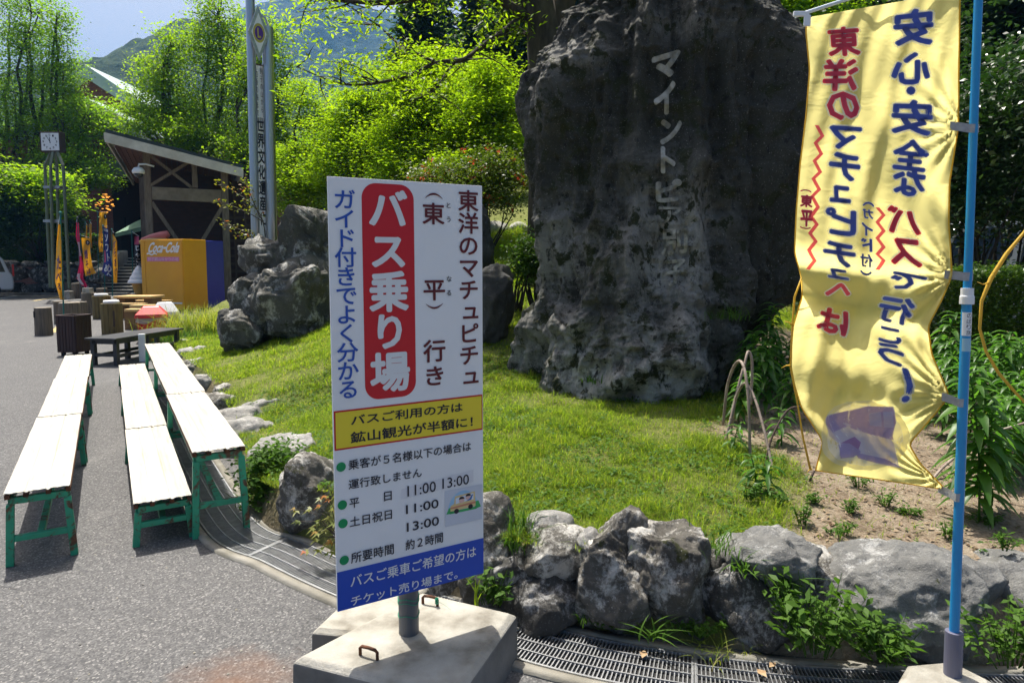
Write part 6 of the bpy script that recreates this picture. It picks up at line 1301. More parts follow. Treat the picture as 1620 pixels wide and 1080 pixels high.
spots = [(640, 40, 1, .9, 'dark conifer at the left end of the conifers above the sign'), (785, 33, 1, 1.05, 'tall dark conifer between the big tree bough and its trunk'), (668, 30, 0, 1.12, None), (700, 36, 1, 1.0, 'dark conifer right of the tallest one above the sign, half hidden by maple leaves'), (760, 28, 0, 1.05, 'dark conifer just left of the big tree trunk, behind the maples'), (812, 24, 1, .8, 'dark conifer between the maples and the left edge of the monument rock'), (845, 30, 1, .95, 'dark conifer right behind the big overhanging tree trunk'), (500, 48, 0, .75, 'low dark conifer below the blue mountain, left of the sign'), (535, 50, 0, .8, 'low dark conifer below the blue mountain, above the sign corner'), (470, 52, 1, .6, 'low dark conifer beside the steel posts below the mountain')]
for px, Y in ((1180, 26), (1290, 22), (1380, 20), (1480, 18), (1560, 16), (1650, 15), (1240, 30), (1440, 26), (1600, 24), (1720, 20), (920, 34), (1010, 36), (1100, 34), (1340, 30), (1520, 30), (1680, 30)): spots.append((px, Y, 1, .9+.02*(px % 13), 'dark conifer in the shaded wood behind the monument rock and banner'))
used = [0, 0]
for i, (px, Y, k, sc, lb) in enumerate(spots):
    x = XY(px, Y); o = cp[k] if not used[k] else copy_tree(cp[k]); used[k] = 1; o.location = (x, Y, float(slope_h(np.array([x]), np.array([Y]))[0])); o.rotation_euler.z = i*1.7; o.scale = (sc*1.1, sc*1.1, sc)
    if lb: o['label'] = lb
    if i >= 10: o['group'] = 'conifers of the shaded wood behind the rock'
# ---- the big tree leaning over the rock
BTY = 9.6; bb_ = D(868, 470, BTY); bb_.z = lh(bb_.x, bb_.y)-.1; P_ = lambda px, py, Y=BTY: D(px, py, Y)
bigt = thing('broadleaf_tree', 'big dark-trunked tree behind the monument rock, its boughs reaching over the sign', 'tree', bb_); m = MB(bb_); rr = random.Random(5)
m.tube([bb_-Vector((0, 0, .3)), P_(872, 200), P_(866, 110), P_(862, 50), P_(850, -10)], [.33, .29, .27, .25, .2], 14)
m.tube([P_(866, 110), P_(885, 40), P_(897, -20), P_(905, -90)], [.2, .16, .15, .11], 12); m.tube([P_(862, 60), P_(835, 10), P_(800, -40), P_(760, -90)], [.16, .12, .10, .07], 10)
m.tube([P_(880, 130), P_(925, 40), P_(960, 5), P_(1010, -40)], [.13, .11, .10, .08], 10); m.tube([P_(850, -10), P_(840, -90), P_(860, -170)], [.2, .16, .1], 10)
tips = []
def bough(pts, r0, r1, tw=7):
    W = [P_(*p) for p in pts]; n = len(W); Q = spline([tuple(p) for p in W], 5); m.tube(Q, [r0+(r1-r0)*i/(len(Q)-1) for i in range(len(Q))], 7)
    for i in range(tw*2):
        p = Q[rr.randint(len(Q)//4, len(Q)-1)]; e = p+Vector((rr.uniform(-.7, .5), rr.uniform(-.6, .6), rr.uniform(-.35, .45))); limb(m, p, e, .012, .003, rr, .15, 4, 4); tips.append(e); tips.append(p.lerp(e, .6))
bough([(835, 20), (800, 48, 9.4), (765, 72, 9.2), (735, 94, 9.1), (690, 100, 9.0), (640, 122, 8.9), (575, 134, 8.8), (530, 130, 8.7), (470, 106, 8.6)], .05, .006, 11)
bough([(690, 100, 9.0), (650, 80, 8.9), (620, 62, 8.8), (600, 40, 8.8)], .02, .004, 4); bough([(722, 96, 9.1), (708, 112, 9.1), (685, 145, 9.1), (655, 157, 9.0)], .02, .004, 4)
bough([(850, 55), (815, 52, 9.6), (786, 59, 9.4)], .03, .01, 4)
bough([(838, 30), (760, -15, 8.9), (690, -10, 8.5), (620, 4, 8.2), (545, 2, 8.0), (495, -2, 7.9)], .07, .008, 12)
bough([(845, 0), (760, -70, 8.6), (660, -110, 8.2), (560, -120, 8)], .08, .02, 8)
bough([(900, -60), (930, -150, 8.5), (900, -260, 7.6), (860, -350, 7)], .1, .02, 8); bough([(1000, -40), (1100, -100, 9.5), (1200, -130, 9)], .08, .02, 8); bough([(905, -80), (1000, -180, 8.8), (1090, -260, 8)], .09, .02, 8); bough([(850, -120), (800, -240, 8.6), (740, -330, 8)], .09, .02, 8)
m.build('trunk', K['bark'], bigt, smooth=True); rg = np.random.default_rng(77); T_ = np.array([list(t) for t in tips]); 
ov = clusters([(tuple(P_(1000, -210, 9.0)), (2.6, 2.2, .9)), (tuple(P_(800, -190, 9.0)), (1.8, 1.8, .8)), (tuple(P_(1150, -160, 9.5)), (1.8, 1.6, .9)), (tuple(P_(940, -110, 9.8)), (1.4, 1.4, .6))], 330, rg, .2)
C = np.concatenate([sprays(T_, 20, .17, .08, rg), sprays(ov, 30, .34, .12, rg)]); V, F = leaves(C, .075, rg, .45, .42, droop=.9); npmesh('crown', V-np.array(bb_), F, K['maple'], bigt)
# ---- right of the rock
x = XY(1215, 13.5); make_tree('maple_tree', 'pale green tree peeping out between the monument rock and the banner', 'tree', (x, 13.5, .6), D(1220, 200, 13.5), .08, [lob(1215, 20, 13.5, 55, 45), lob(1262, 75, 13.2, 36, 40), lob(1180, -40, 13.5, 60, 50), lob(1290, 0, 13.5, 60, 60)], 'young', 'bark', .09, 330, 44, .3, .1, .6, 121, None, 12)
def bush(name, label, lobes, lm, size, ncl, per, sx, sz, seed, up=.4, base=None, stems=14, group=None, r=.018, cat='shrub', shell=.5, petals=None):
    rg = np.random.default_rng(seed); rr = random.Random(seed); c0 = Vector(lobes[0][0]); base = Vector(base) if base is not None else Vector((c0.x, c0.y, 0)); o = thing(name, label, cat, base, 0, group); P = clusters(lobes, ncl, rg, shell); m = MB(base)
    for i in rg.choice(len(P), min(stems, len(P)), replace=False): limb(m, base+Vector((rr.uniform(-.2, .2), rr.uniform(-.15, .15), -.05)), P[i], r, .004, rr, .12, 5, 5)
    m.build('stems', K['bark'], o, smooth=True); V, F = leaves(sprays(P, per, sx, sz, rg), size, rg, up); npmesh('foliage', V-np.array(base), F, K[lm], o)
    if petals:
        Pp = P[rg.choice(len(P), petals[0], replace=len(P) < petals[0])]+rg.normal(size=(petals[0], 3))*.06; q = sprays(Pp, petals[1], .035, .03, rg); V, F = leaves(q, .042, rg, .3, .8); npmesh('flowers', V-np.array(base), F, K['petal'], o)
    return o
bush('camellia', 'dark glossy camellia bush behind the blue pole at the right edge', [lob(1545, 230, 8.2, 70, 80, .7), lob(1610, 170, 8.2, 70, 90, .7), lob(1500, 330, 8.2, 50, 45, .5), lob(1590, 330, 8.1, 60, 35, .5), lob(1680, 280, 8.2, 80, 100, .7), lob(1480, 200, 8.3, 40, 60, .5)], 'dark', .075, 700, 26, .22, .16, 131, .35, (XY(1560, 8.3), 8.3, .5), 30, r=.03)
bush('camellia', 'dark evergreen shrub in deep shade between the monument rock and the banner', [lob(1330, 250, 11.5, 110, 120, 1.2), lob(1420, 120, 12, 120, 120, 1.2), lob(1300, 420, 11, 90, 70, 1)], 'dark', .09, 700, 22, .3, .2, 132, .35, (XY(1330, 11.6), 11.6, .5), 30, r=.03)
def hedge(label, x0, x1, y0, y1, zb, zt, n, size, lm, seed):
    rg = np.random.default_rng(seed); o = thing('hedge', label, 'hedge', ((x0+x1)/2, (y0+y1)/2, zb)); N3 = n; f = rg.uniform(size=N3); P = np.stack([rg.uniform(x0, x1, N3), rg.uniform(y0, y1, N3), rg.uniform(zb, zt, N3)], 1); k = rg.integers(0, 5, N3); P[k == 0, 1] = y0; P[k == 1, 2] = zt; P[k == 2, 1] = y0+.05; P += rg.normal(size=P.shape)*.035; P[:, 2] += .03*vn(P*3, seed)
    V, F = leaves(P, size, rg, .35, .6); c = np.array(o.location); npmesh('foliage', V-c, F, K[lm], o); m = MB(c)
    for i in range(int((x1-x0)*6)): x = rng.uniform(x0+.05, x1-.05); y = rng.uniform(y0+.1, y1-.1); m.tube([(x, y, zb-.05), (x+rng.uniform(-.08, .08), y, zt-.1)], [.012, .005], 4)
    m.build('stems', K['bark'], o); return o
hedge('clipped dark green hedge behind the lily bed on the right', XY(1380, 7.0), XY(1760, 7.0), 6.9, 7.7, lh(4.4, 7)-.05, D(1540, 432, 7.0).z, 36000, .042, 'hedge', 141)
hedge('clipped green hedge along the top of the retaining wall at the left', XY(-90, 32.6), XY(150, 32.6), 32.3, 33.6, 1.45, D(60, 372, 32.6).z, 26000, .12, 'hedge', 142)
bush('shrub', 'light green maple-like shrub below the clock at the left edge', [lob(30, 300, 30.8, 50, 30), lob(80, 320, 30.8, 36, 24), lob(-15, 290, 30.8, 40, 30), lob(60, 285, 30.8, 40, 22)], 'young', .17, 300, 40, .4, .14, 143, .6, (XY(35, 31.2), 32.4, 1.5))
bush('shrub', 'dark round shrub at the left edge above the hedge', [lob(5, 340, 30, 36, 45), lob(-25, 330, 30, 40, 60)], 'dark', .15, 220, 60, .32, .25, 144, .4, (XY(5, 30), 32.6, 1.5))
bush('shrub', 'dark green shrub behind the four posts of the clock', [lob(60, 345, 35, 40, 30), lob(100, 345, 35, 20, 24)], 'hedge', .16, 200, 50, .35, .2, 145, .4, (XY(80, 35), 35, 1.5))
bush('azalea', 'azalea with red and orange blossom between the sign and the monument rock', [lob(740, 300, 11.6, 55, 36, .6), lob(800, 300, 11.4, 34, 40, .5), lob(690, 285, 11.8, 40, 30, .5), lob(775, 262, 11.6, 50, 24, .5)], 'azalea', .055, 330, 44, .15, .10, 146, .5, (XY(750, 11.6), 11.6, lh(XY(750, 11.6), 11.6)), 22, petals=(70, 14))
bush('shrub', 'small dark shrub at the left foot of the monument rock', [lob(835, 412, 8.2, 22, 28, .2)], 'hedge', .05, 90, 34, .10, .10, 147, .4, (XY(835, 8.2), 8.2, lh(XY(835, 8.2), 8.2)))
bush('shrub', 'small leafy shrub growing over the kerb by the tall bench end', [lob(420, 742, 4.35, 30, 26, .16), lob(445, 722, 4.4, 24, 18, .14), lob(432, 775, 4.3, 26, 34, .14)], 'weed', .045, 130, 16, .06, .05, 148, .45, (XY(425, 4.4), 4.4, .1), group=None, r=.005)
# thin sapling in front of the shelter
sp = thing('sapling', 'thin bare sapling with sparse new leaves before the shelter', 'plant', (XY(425, 10.9), 10.9, .4)); b = Vector(sp.location); m = MB(b); tl = []
for pts in ([(425, 470), (418, 360), (400, 325), (372, 304), (343, 287)], [(412, 345), (402, 322), (393, 300), (386, 284)], [(420, 395), (396, 372), (372, 360), (350, 352)], [(415, 350), (395, 338), (365, 325), (342, 318)], [(422, 420), (400, 380), (378, 372)]):
    Q = spline([tuple(D(px, py, 10.8)) for px, py in pts], 5); m.tube(Q, [.010-.007*i/(len(Q)-1) for i in range(len(Q))], 5); tl += Q[len(Q)//3:]
m.build('stems', K['bark_pale'], sp, smooth=True); rg = np.random.default_rng(9); V, F = leaves(sprays(np.array([list(t) for t in tl]), 5, .05, .045, rg), .055, rg, .4); npmesh('foliage', V-np.array(b), F, K['redmaple'], sp)
# ---- blades of grass
def blades(P, h, wd, lean, rg, seg=3):
    n = len(P); a = rg.uniform(0, 2*math.pi, n); dv = np.stack([np.cos(a), np.sin(a), 0*a], 1); sdv = np.stack([-np.sin(a), np.cos(a), 0*a], 1); V = []; ln = lean*rg.uniform(.2, 1.5, n)
    for i in range(seg+1):
        t = i/seg; w_ = wd*(1-t)**.7*(.55 if i == 0 else 1); c = P+dv*(h*ln*t*t)[:, None]+np.array([0, 0, 1])*(h*t*(1-.35*np.minimum(ln, 1.5)*t))[:, None]
        V.append(c-sdv*(w_/2)[:, None] if i < seg else c); 
        if i < seg: V.append(c+sdv*(w_/2)[:, None])
    V = np.stack(V, 1); k = V.shape[1]; o = (np.arange(n)*k)[:, None]
    quads = np.concatenate([o+np.array([2*i, 2*i+1, 2*i+3, 2*i+2]) for i in range(seg-1)]); tip = o+np.array([2*seg-2, 2*seg-1, 2*seg, 2*seg]); return V.reshape(-1, 3), quads, o+np.array([2*seg-2, 2*seg-1, 2*seg])
def grass_mesh(name, P, h, wd, lean, rg, mt, parent=None, org=None, seg=3):
    V, Q, T = blades(P, h, wd, lean, rg, seg); 
    if org is not None: V = V-np.array(org)
    me = bpy.data.meshes.new(name); me.vertices.add(len(V)); me.vertices.foreach_set('co', V.astype(np.float32).ravel()); nl = Q.size+T.size; me.loops.add(nl); me.loops.foreach_set('vertex_index', np.concatenate([Q.ravel(), T.ravel()]).astype(np.int32)); me.polygons.add(len(Q)+len(T)); me.polygons.foreach_set('loop_start', np.concatenate([np.arange(0, Q.size, 4), Q.size+np.arange(0, T.size, 3)]).astype(np.int32)); me.update(calc_edges=True); return finish(name, me, mt, parent)
rg = np.random.default_rng(5); N0 = 2600000; X_ = rg.uniform(-7.5, 4.2, N0); Y_ = 2.9+rg.power(.75, N0)*11.5
vis = (np.abs(X_-.0) < Y_*.80+.3); X_, Y_ = X_[vis], Y_[vis]
dens = np.clip((4.2/Y_)**1.25, 0, 1); k_ = rg.uniform(size=len(X_)) < dens; X_, Y_ = X_[k_], Y_[k_]; dens = 1; bw = bare_w(X_, Y_); pn_ = fbm(np.stack([X_*2.2, Y_*2.2, X_*0], 1), 12, 4, .6); front_thin = .35+.65*sst(.0, .55, inside_dist(X_, Y_)+.25*pn_)
keep = rg.uniform(size=len(X_)) < dens*(1-bw*.985)*np.clip(.75+.8*pn_, .22, 1)*front_thin; X_, Y_ = X_[keep], Y_[keep]; sd = inside_dist(X_, Y_); ok = sd > .02; X_, Y_, sd = X_[ok], Y_[ok], sd[ok]
P = np.stack([X_, Y_, lawn_h(X_, Y_, sd)-.004], 1); pn_ = fbm(np.stack([X_*1.6, Y_*1.6, X_*0], 1), 15, 3); dist = np.sqrt(Y_)/2
far_ = sst(9, 11, Y_)*sst(-2, 0, X_)
cl_ = sst(.15, .55, vn(np.stack([X_*6, Y_*6, X_*0], 1), 71)); h = (.020+.030*rg.uniform(size=len(P))**2+.018*np.clip(pn_, 0, 1))*(1+1.1*cl_)*(1+.25*(dist-1))*(1+2.2*far_); wd = .0038*rg.uniform(.6, 1.4, len(P))*dist**1.4
lawn_grass = grass_mesh('lawn_grass', P, h, wd, np.full(len(P), 1.1), rg, K['grass']); tag(lawn_grass, 'short sunlit lawn grass of the raised bed', 'grass', kind='stuff'); print('blades', len(P))
# small flat weeds in the turf
N0 = 16000; X_ = rg.uniform(-2.5, 2.6, N0); Y_ = rg.uniform(2.9, 7, N0); n_ = fbm(np.stack([X_*2, Y_*2, X_*0], 1), 33, 3); sd = inside_dist(X_, Y_); ok = (sd > .04) & (n_ > .12) & (rg.uniform(size=N0) > bare_w(X_, Y_)*.93); X_, Y_, sd = X_[ok], Y_[ok], sd[ok]
C = np.stack([X_, Y_, lawn_h(X_, Y_, sd)+rg.uniform(.008, .035, len(X_))], 1); C = sprays(C, 3, .012, .006, rg); V, F = leaves(C, .026, rg, .6, .5); o = npmesh('lawn_weeds', V, F, K['weed']); tag(o, 'broad-leaved weeds scattered in the lawn', 'ground cover', kind='stuff')
# litter and grit on the bare soil
N0 = 5200; X_ = rg.uniform(.8, 4.5, N0); Y_ = rg.uniform(2.85, 6.5, N0); sd = inside_dist(X_, Y_); ok = (bare_w(X_, Y_) > .4) & (sd > .05); C = np.stack([X_[ok], Y_[ok], lawn_h(X_[ok], Y_[ok], sd[ok])+.006], 1); V, F = leaves(C, .030, rg, .8, .4); o = npmesh('leaf_litter', V, F, leafmat('dry_litter', (.10, .06, .035), (.34, .26, .17), .15, 1, .8, .1, (1, 1, .8))); tag(o, 'dry leaf litter and chips on the bare soil', 'leaf litter', kind='stuff')
N0 = 9000; X_ = rg.uniform(-7, 5, N0)*.999; Y_ = rg.uniform(1.6, 9, N0); ok = inside_dist(X_, Y_) < -.5; X_, Y_ = X_[ok][:900], Y_[ok][:900]; C = np.stack([X_, Y_, X_*0+.003], 1); V, F = leaves(C, .011, rg, .7, .8); o = npmesh('grit', V, F, K['drainedge']); tag(o, 'loose grit on the asphalt', 'grit', kind='stuff')
# ---- tufts and weeds between the stones
def near_kerb(p):
    p = Vector(p); c = Vector((0, 0, CAMH)); return c+(p-c)*.955 if p.y < 3.4 and group_free(p) else p
def group_free(p): return inside_dist(p.x, p.y)[0] < .45
def tuft(label, p, n, h, wd, mt, seed, lean=1.0, spread=.04, name='grass_tuft', cat='plant', group=None):
    rg = np.random.default_rng(seed); p = near_kerb(p); o = thing(name, label, cat, p, 0, group); Q = rg.normal(size=(n, 3))*np.array([spread, spread, .003]); hh = h*rg.uniform(.45, 1.1, n); grass_mesh('leaves', Q, hh, np.full(n, wd)*rg.uniform(.7, 1.2, n), np.full(n, lean), rg, K[mt], o, seg=5); return o
def leafy(label, p, r, h, n, size, mt, seed, name='weed', group=None):
    rg = np.random.default_rng(seed); rr = random.Random(seed); p = near_kerb(p); o = thing(name, label, 'plant', p, 0, group); m = MB(p); C = []; Dd = []
    for i in range(n):
        a = rr.uniform(0, 6.28); e = Vector((math.cos(a)*r*rr.uniform(.1, 1), math.sin(a)*r*rr.uniform(.1, 1)*.7, h*rr.uniform(.5, 1.05))); b0 = Vector((e.x*.35, e.y*.35, 0)); m.tube([p+b0, p+(b0+e)/2+Vector((0, 0, h*.08)), p+e], [.0025, .002, .001], 4)
        for k in range(11): t = rr.uniform(.25, 1); q = b0.lerp(e, t); C.append(list(q+Vector((rr.uniform(-1, 1), rr.uniform(-1, 1), rr.uniform(-.5, .6)))*size*.7)); Dd.append([rr.uniform(-1, 1)+math.cos(a)*.7, rr.uniform(-1, 1)+math.sin(a)*.7, .1])
    m.build('stems', K[mt], o); V, F = leaves(np.array(C), size, rg, .5, .38, dirs=np.array(Dd), droop=.25); npmesh('leaves', V, F, K[mt], o); return o
tuft('strappy grass tuft growing between the tall stone and the rounded stone', D(812, 868, 3.2), 46, .22, .009, 'weed', 301, .9, .04)
tuft('strappy grass tuft above the upright knob stone', D(830, 828, 3.25), 40, .14, .007, 'weed', 302, 1.0, .04)
tuft('small green tuft at the drain edge by the sign block', D(925, 985, 2.93), 16, .10, .008, 'weed', 303, .9, .015)
tuft('broad-bladed tuft at the foot of the cracked stone', D(1032, 1012, 2.78), 16, .15, .015, 'weed', 304, 1.1, .02)
tuft('bamboo-grass tuft hanging over the long flat stone, left one', D(1172, 905, 2.85), 22, .12, .012, 'weed', 305, 1.2, .025)
tuft('bamboo-grass tuft hanging over the long flat stone, right one', D(1240, 932, 2.80), 22, .14, .013, 'weed', 306, 1.2, .025)
tuft('yellow-green tuft by the right end of the cracked stone', D(1130, 868, 2.98), 44, .12, .008, 'weed', 307, 1.0, .05)
tuft('two long yellow blades at the dark wall stone by the sign block', D(752, 958, 2.93), 4, .16, .012, 'grass', 308, .5, .01)
tuft('spiky grass tuft under the red-tipped maple sprout', D(452, 862, 3.95), 34, .14, .010, 'weed', 309, 1.1, .035)
tuft('bright tuft beside the tall bench leg', D(400, 812, 4.35), 40, .24, .010, 'weed', 310, .9, .05)
tuft('light green mossy tuft at the drain corner left of the sign', D(432, 905, 3.52), 60, .035, .004, 'grass', 311, 1.0, .035)
tuft('dry straw tuft on the gravel edge right of the drain', D(1130, 1035, 2.72), 50, .10, .004, 'drygrass', 312, 1.2, .05)
leafy('leafy weed clump at the left foot of the big smooth boulder', D(1290, 1030, 2.66), .26, .30, 34, .055, 'weed', 320)
leafy('leafy weed clump under the big smooth boulder, left of the grey sleeve', D(1400, 1045, 2.62), .20, .17, 24, .05, 'weed', 321)
leafy('leafy weed clump at the lower right corner beyond the flag base', D(1600, 1050, 2.55), .28, .22, 34, .045, 'weed', 322)
leafy('small weeds at the foot of the cracked stone, beside the drain', D(1105, 1005, 2.82), .16, .09, 18, .03, 'weed', 323)
leafy('low clover-like weeds by the fallen leaf on the drain edge', D(965, 990, 2.90), .10, .06, 12, .025, 'weed', 324)
leafy('weeds between the tall stone and the sign edge', D(775, 955, 3.02), .12, .16, 14, .04, 'weed', 325)
for i, (px, py) in enumerate(((1290, 795), (1345, 810), (1400, 800), (1270, 830), (1440, 815), (1330, 850), (1185, 790), (1500, 855), (1560, 830), (1235, 800), (1590, 870), (1360, 770))): leafy('little weed sprig on the bare soil under the yellow banner', G(px, py, lh(G(px, py, .33).x, G(px, py, .33).y)), .06+.02*(i % 3), .05+.02*(i % 4), 9, .028, 'weed', 330+i, group='weed sprigs on the bare soil')
# moss and ornamental grass mound beside the vending machine
om = Vector((XY(325, 13.4), 13.4, .12)); tuft('mound of yellow-green ornamental grass beside the yellow vending machine', om, 2000, .72, .014, 'drygrass', 340, .85, .40, 'grass_mound', 'plant'); tuft('lower green grass mound in front of the ornamental grass', Vector((XY(300, 12.6), 12.6, .1)), 900, .34, .012, 'weed', 341, .9, .32, 'grass_mound', 'plant')
tuft('green grass clump growing on the right ledge of the monument rock', D(1150, 505, 5.55), 90, .20, .006, 'weed', 342, 1.5, .08); tuft('green tuft in a crack of the monument rock', D(993, 478, 5.72), 40, .12, .006, 'weed', 343, .6, .03); tuft('small tuft at the foot of the monument rock', D(940, 605, 5.45), 30, .09, .014, 'weed', 344, 1.1, .05)
# ---- lily-like bed plants
def lily(h, n, seed, ll=.13):
    rg = np.random.default_rng(seed); rr = random.Random(seed); o = thing('lily_plant', 'x', 'plant', (0, 0, 0), 0, 'leafy lily plants in the bare bed'); lean = Vector((rr.uniform(-.25, .25), rr.uniform(-.25, .25), 0)); st = lambda t: Vector((0, 0, h*t))+lean*h*t*t; m = MB(); m.tube([st(i/8) for i in range(9)], [.006-.004*i/8 for i in range(9)], 6); m.build('stem', K['lily'], o, smooth=True); vs = []; fs = []
    for i in range(n):
        t = .18+.82*i/n; a = i*2.4+rr.uniform(-.3, .3); L_ = ll*(.65+.6*math.sin(math.pi*min(1, t*.95)))*rr.uniform(.8, 1.15); d = Vector((math.cos(a), math.sin(a), 0)); s_ = Vector((-d.y, d.x, 0)); el = .25+.9*max(0, t-.6); b0 = st(t); k0 = len(vs)
        for j in range(6):
            u = j/5; c = b0+d*(L_*u)+Vector((0, 0, L_*(el*u-.75*u*u))); w_ = L_*.13*math.sin(math.pi*min(.97, .1+u*.9))*1.05; vs += [c-s_*w_+Vector((0, 0, w_*.35)), c, c+s_*w_+Vector((0, 0, w_*.35))]
        for j in range(5):
            q = k0+3*j; fs += [(q, q+1, q+4, q+3), (q+1, q+2, q+5, q+4)]
    npmesh('leaves', vs, fs, K['lily'], o, smooth=True); return o
LP = [lily(.56, 52, 401, .14), lily(.44, 42, 402, .13), lily(.70, 64, 403, .145), lily(.22, 16, 404, .10)]
lsp = [(1168, 668, 1), (1188, 640, 0), (1210, 655, 0), (1232, 640, 2), (1200, 620, 2), (1222, 610, 0), (1245, 665, 1), (1178, 625, 1), (1215, 790, 3), (1196, 775, 3), (1250, 620, 2), (1275, 640, 0), (1300, 620, 0), (1160, 715, 3), (1236, 705, 3), (1345, 640, 0), (1400, 650, 1),
       (1548, 832, 2), (1556, 818, 0), (1585, 770, 0), (1604, 745, 2), (1618, 760, 0), (1490, 690, 0), (1512, 670, 2), (1535, 690, 0), (1560, 680, 2), (1580, 690, 1), (1475, 660, 1), (1500, 645, 0), (1530, 640, 0), (1555, 640, 2), (1600, 665, 0), (1625, 690, 2), (1640, 720, 0), (1480, 640, 2), (1590, 640, 0), (1620, 640, 0), (1650, 660, 2)]
lu = [0]*4
for i, (px, py, k) in enumerate(lsp):
    g0 = G(px, py, .42); p = G(px, py, lh(g0.x, g0.y)); o = LP[k] if not lu[k] else copy_tree(LP[k]); lu[k] = 1; o.location = p; o.rotation_euler.z = i*2.1; s_ = .85+.3*((i*37) % 10)/10; o.scale = (s_, s_, s_)
    if i == 17: lb = 'tallest lily plant in the bare bed, right behind the blue pole'; o['group'] = 'tall lilies by the pole'
    elif i == 8: lb = 'small bright lily shoot in the sun at the foot of the bamboo hoops'; o['group'] = 'lily shoots'
    elif i < 17: lb = 'lily plant with long narrow leaves, between the monument rock and the banner'; o['group'] = 'lily plants left of the banner'
    else: lb = 'lily plant with long narrow leaves, in the bed right of the banner below the hedge'; o['group'] = 'lily plants right of the banner'
    o['label'] = lb
# ---- bamboo hoops and sticks
def cane(label, pts, r, mt='bamboo', name='bamboo_hoop', group='bent bamboo hoops in the bed'):
    W = [D(px, py, Y) for px, py, Y in pts]; z = lh(W[-1].x, W[-1].y); b = W[-1].copy(); m = MB(b); Q = spline([tuple(p) for p in W], 6); m.tube(Q, r, 7)
    for q in Q[3::5]:
        i = Q.index(q); m.tube([q-(Q[i-1]-q).normalized()*.002, q+(Q[i-1]-q).normalized()*.002], r*1.18, 7)
    o = m.build(name, K[mt], None, smooth=True); o.location = b; return tag(o, label, 'hoop' if 'hoop' in name else 'stick', group)
cane('bamboo hoop farthest back, its near leg slanting to the left', [(1188, 640, 4.5), (1190, 575, 4.5), (1184, 556, 4.5), (1178, 575, 4.45), (1166, 620, 4.4), (1152, 680, 4.32), (1146, 705, 4.3)], .009)
cane('bamboo hoop in the middle with a dark far leg', [(1144, 672, 4.55), (1150, 615, 4.5), (1160, 582, 4.4), (1170, 571, 4.3), (1178, 585, 4.2), (1184, 630, 4.12), (1186, 690, 4.08), (1187, 748, 4.05)], .0095)
cane('nearest bamboo hoop, bowing right into the sunlit grass', [(1156, 690, 4.5), (1162, 640, 4.4), (1172, 612, 4.3), (1182, 608, 4.2), (1196, 636, 4.1), (1210, 685, 3.98), (1221, 735, 3.88), (1229, 780, 3.8)], .0085)
cane('dark bent twig left of the banner', [(1268, 642, 4.0), (1245, 650, 4.0), (1222, 690, 3.95), (1210, 735, 3.9), (1200, 760, 3.85)], .006, 'stick', 'stick', None)
cane('thin dark stick just below the banner bottom left corner', [(1288, 744, 3.75), (1266, 796, 3.7)], .007, 'stick', 'stick', None)
cane('dark leaning stick below the middle of the banner', [(1368, 752, 3.9), (1383, 812, 3.7)], .008, 'stick', 'stick', None)
cane('short dark stick below the banner, right of the corner cord', [(1312, 740, 3.9), (1312, 792, 3.75)], .005, 'stick', 'stick', None)
cane('pale leaning cane between the banner and the blue pole', [(1516, 718, 3.95), (1480, 752, 3.85), (1443, 812, 3.7)], .008, 'bamboo', 'stick', None)
cane('dark arching cane right of the blue pole', [(1640, 664, 3.6), (1600, 675, 3.6), (1560, 690, 3.65), (1520, 720, 3.7)], .006, 'bamboo', 'stick', None)
# ---- red-tipped maple sprout beside the sign
ms_ = D(540, 850, 3.45); sp = thing('maple_sprout', 'low maple sprout with red-tipped new leaves beside the left sign edge', 'plant', ms_); rr = random.Random(8); m = MB(ms_); vs = []; fs = []
def palm(c, d, s_, up):
    d = d.normalized(); up = (up-d*up.dot(d)).normalized(); b = up.cross(d); k0 = len(vs); vs.append(c); lob_ = [(-100, .55), (-60, .8), (-22, .95), (0, 1.12), (22, .95), (60, .8), (100, .55)]; pts = []
    for i, (a, l) in enumerate(lob_):
        if i in (0, 1, 3, 5, 6): pts.append((a, l))
    seq = []
    for i, (a, l) in enumerate(pts):
        seq.append((a, l))
        if i < len(pts)-1: seq.append(((a+pts[i+1][0])/2, .34))
    for a, l in seq: t = R(a); vs.append(c+(d*math.cos(t)+b*math.sin(t))*s_*l-Vector((0, 0, s_*.22*l*l)))
    n = len(seq)
    for i in range(n-1): fs.append((k0, k0+1+i, k0+2+i))
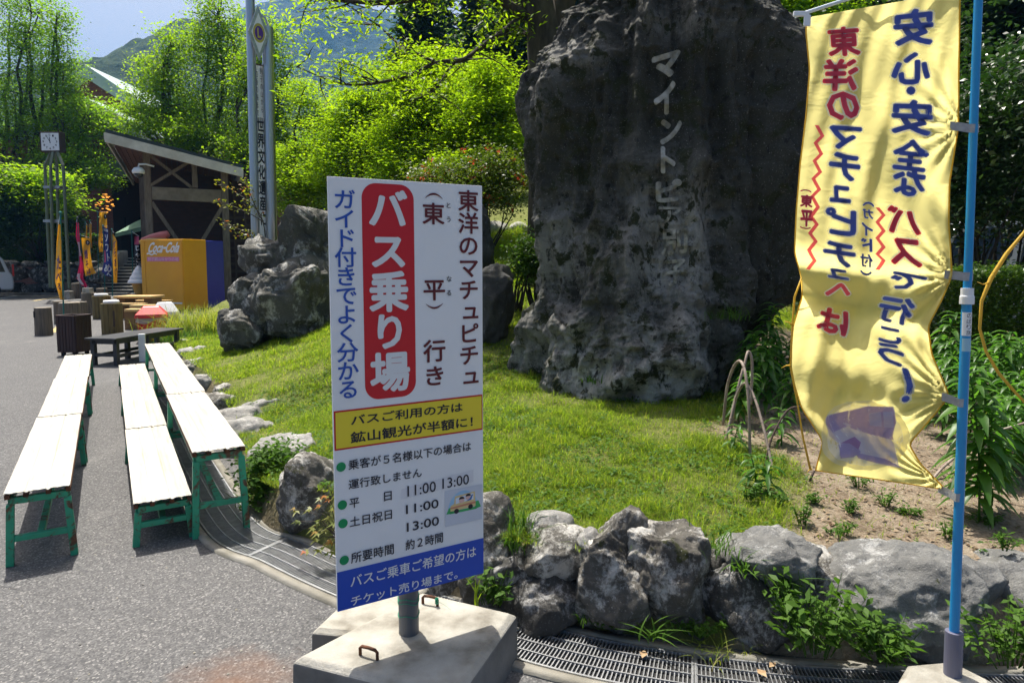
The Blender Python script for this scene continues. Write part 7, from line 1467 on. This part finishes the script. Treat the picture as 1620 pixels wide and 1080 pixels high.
for px, py, Y in ((470, 800, 3.5), (488, 806, 3.5), (505, 798, 3.48), (520, 792, 3.46), (478, 822, 3.46), (498, 822, 3.45), (516, 815, 3.44), (530, 806, 3.44), (489, 835, 3.42), (512, 838, 3.42), (528, 830, 3.4), (500, 850, 3.4), (520, 855, 3.4), (487, 868, 3.38), (505, 866, 3.36), (522, 872, 3.36), (495, 845, 3.38), (532, 860, 3.36), (545, 800, 3.42), (548, 840, 3.4), (510, 786, 3.48), (535, 782, 3.48)):
    e = D(px+rr.uniform(-4, 4), py+rr.uniform(-4, 4), Y); m.tube([ms_+Vector((rr.uniform(-.02, .02), 0, 0)), ms_.lerp(e, .55)+Vector((0, 0, .04)), e], [.003, .002, .001], 4)
    for _ in range(2): palm(e-ms_+Vector((rr.uniform(-.02, .02), rr.uniform(-.02, .02), rr.uniform(-.01, .01))), Vector((-1+rr.uniform(-.4, .9), rr.uniform(-.9, .4), -.15)), rr.uniform(.030, .048), Vector((rr.uniform(-.3, .3), rr.uniform(-.5, .1), 1)))
m.build('stems', K['bark'], sp); npmesh('leaves', vs, fs, K['redmaple'], sp)
# ---- fallen leaves
for i, (px, py, z, s_) in enumerate(((1018, 1035, .03, .055), (1205, 1065, .03, .06), (388, 808, .02, .09), (1222, 1052, .03, .045))):
    c = G(px, py, z); rg = np.random.default_rng(500+i); V, F = leaves(np.zeros((1, 3)), s_, rg, .9, .6, 0, .15); o = npmesh('fallen_leaf', V, F, K['fallen'] if 'fallen' in K else K.setdefault('fallen', mat('dry_leaf', [(.3, (.22, .13, .06)), (.7, (.42, .30, .17))], 30, 4, .8))); o.location = c+Vector((0, 0, s_*.06)); tag(o, 'dry brown fallen leaf lying along the drain', 'leaf', 'dry leaves along the drain')
# ------------------------------------------------------------------ the hazy air towards the mountains
m = MB(); m.box((0, 0, 215), (3100, 3100, 434)); hm = bpy.data.materials.new('haze_air'); hm.use_nodes = True; t = hm.node_tree; t.nodes.remove(t.nodes['Principled BSDF']); pv = t.nodes.new('ShaderNodeVolumePrincipled'); pv.inputs['Color'].default_value = (.15, .45, 1, 1); pv.inputs['Density'].default_value = .0003; pv.inputs['Anisotropy'].default_value = .2
t.links.new(pv.outputs[0], t.nodes['Material Output'].inputs['Volume']); o = m.build('haze', hm); tag(o, kind='stuff')
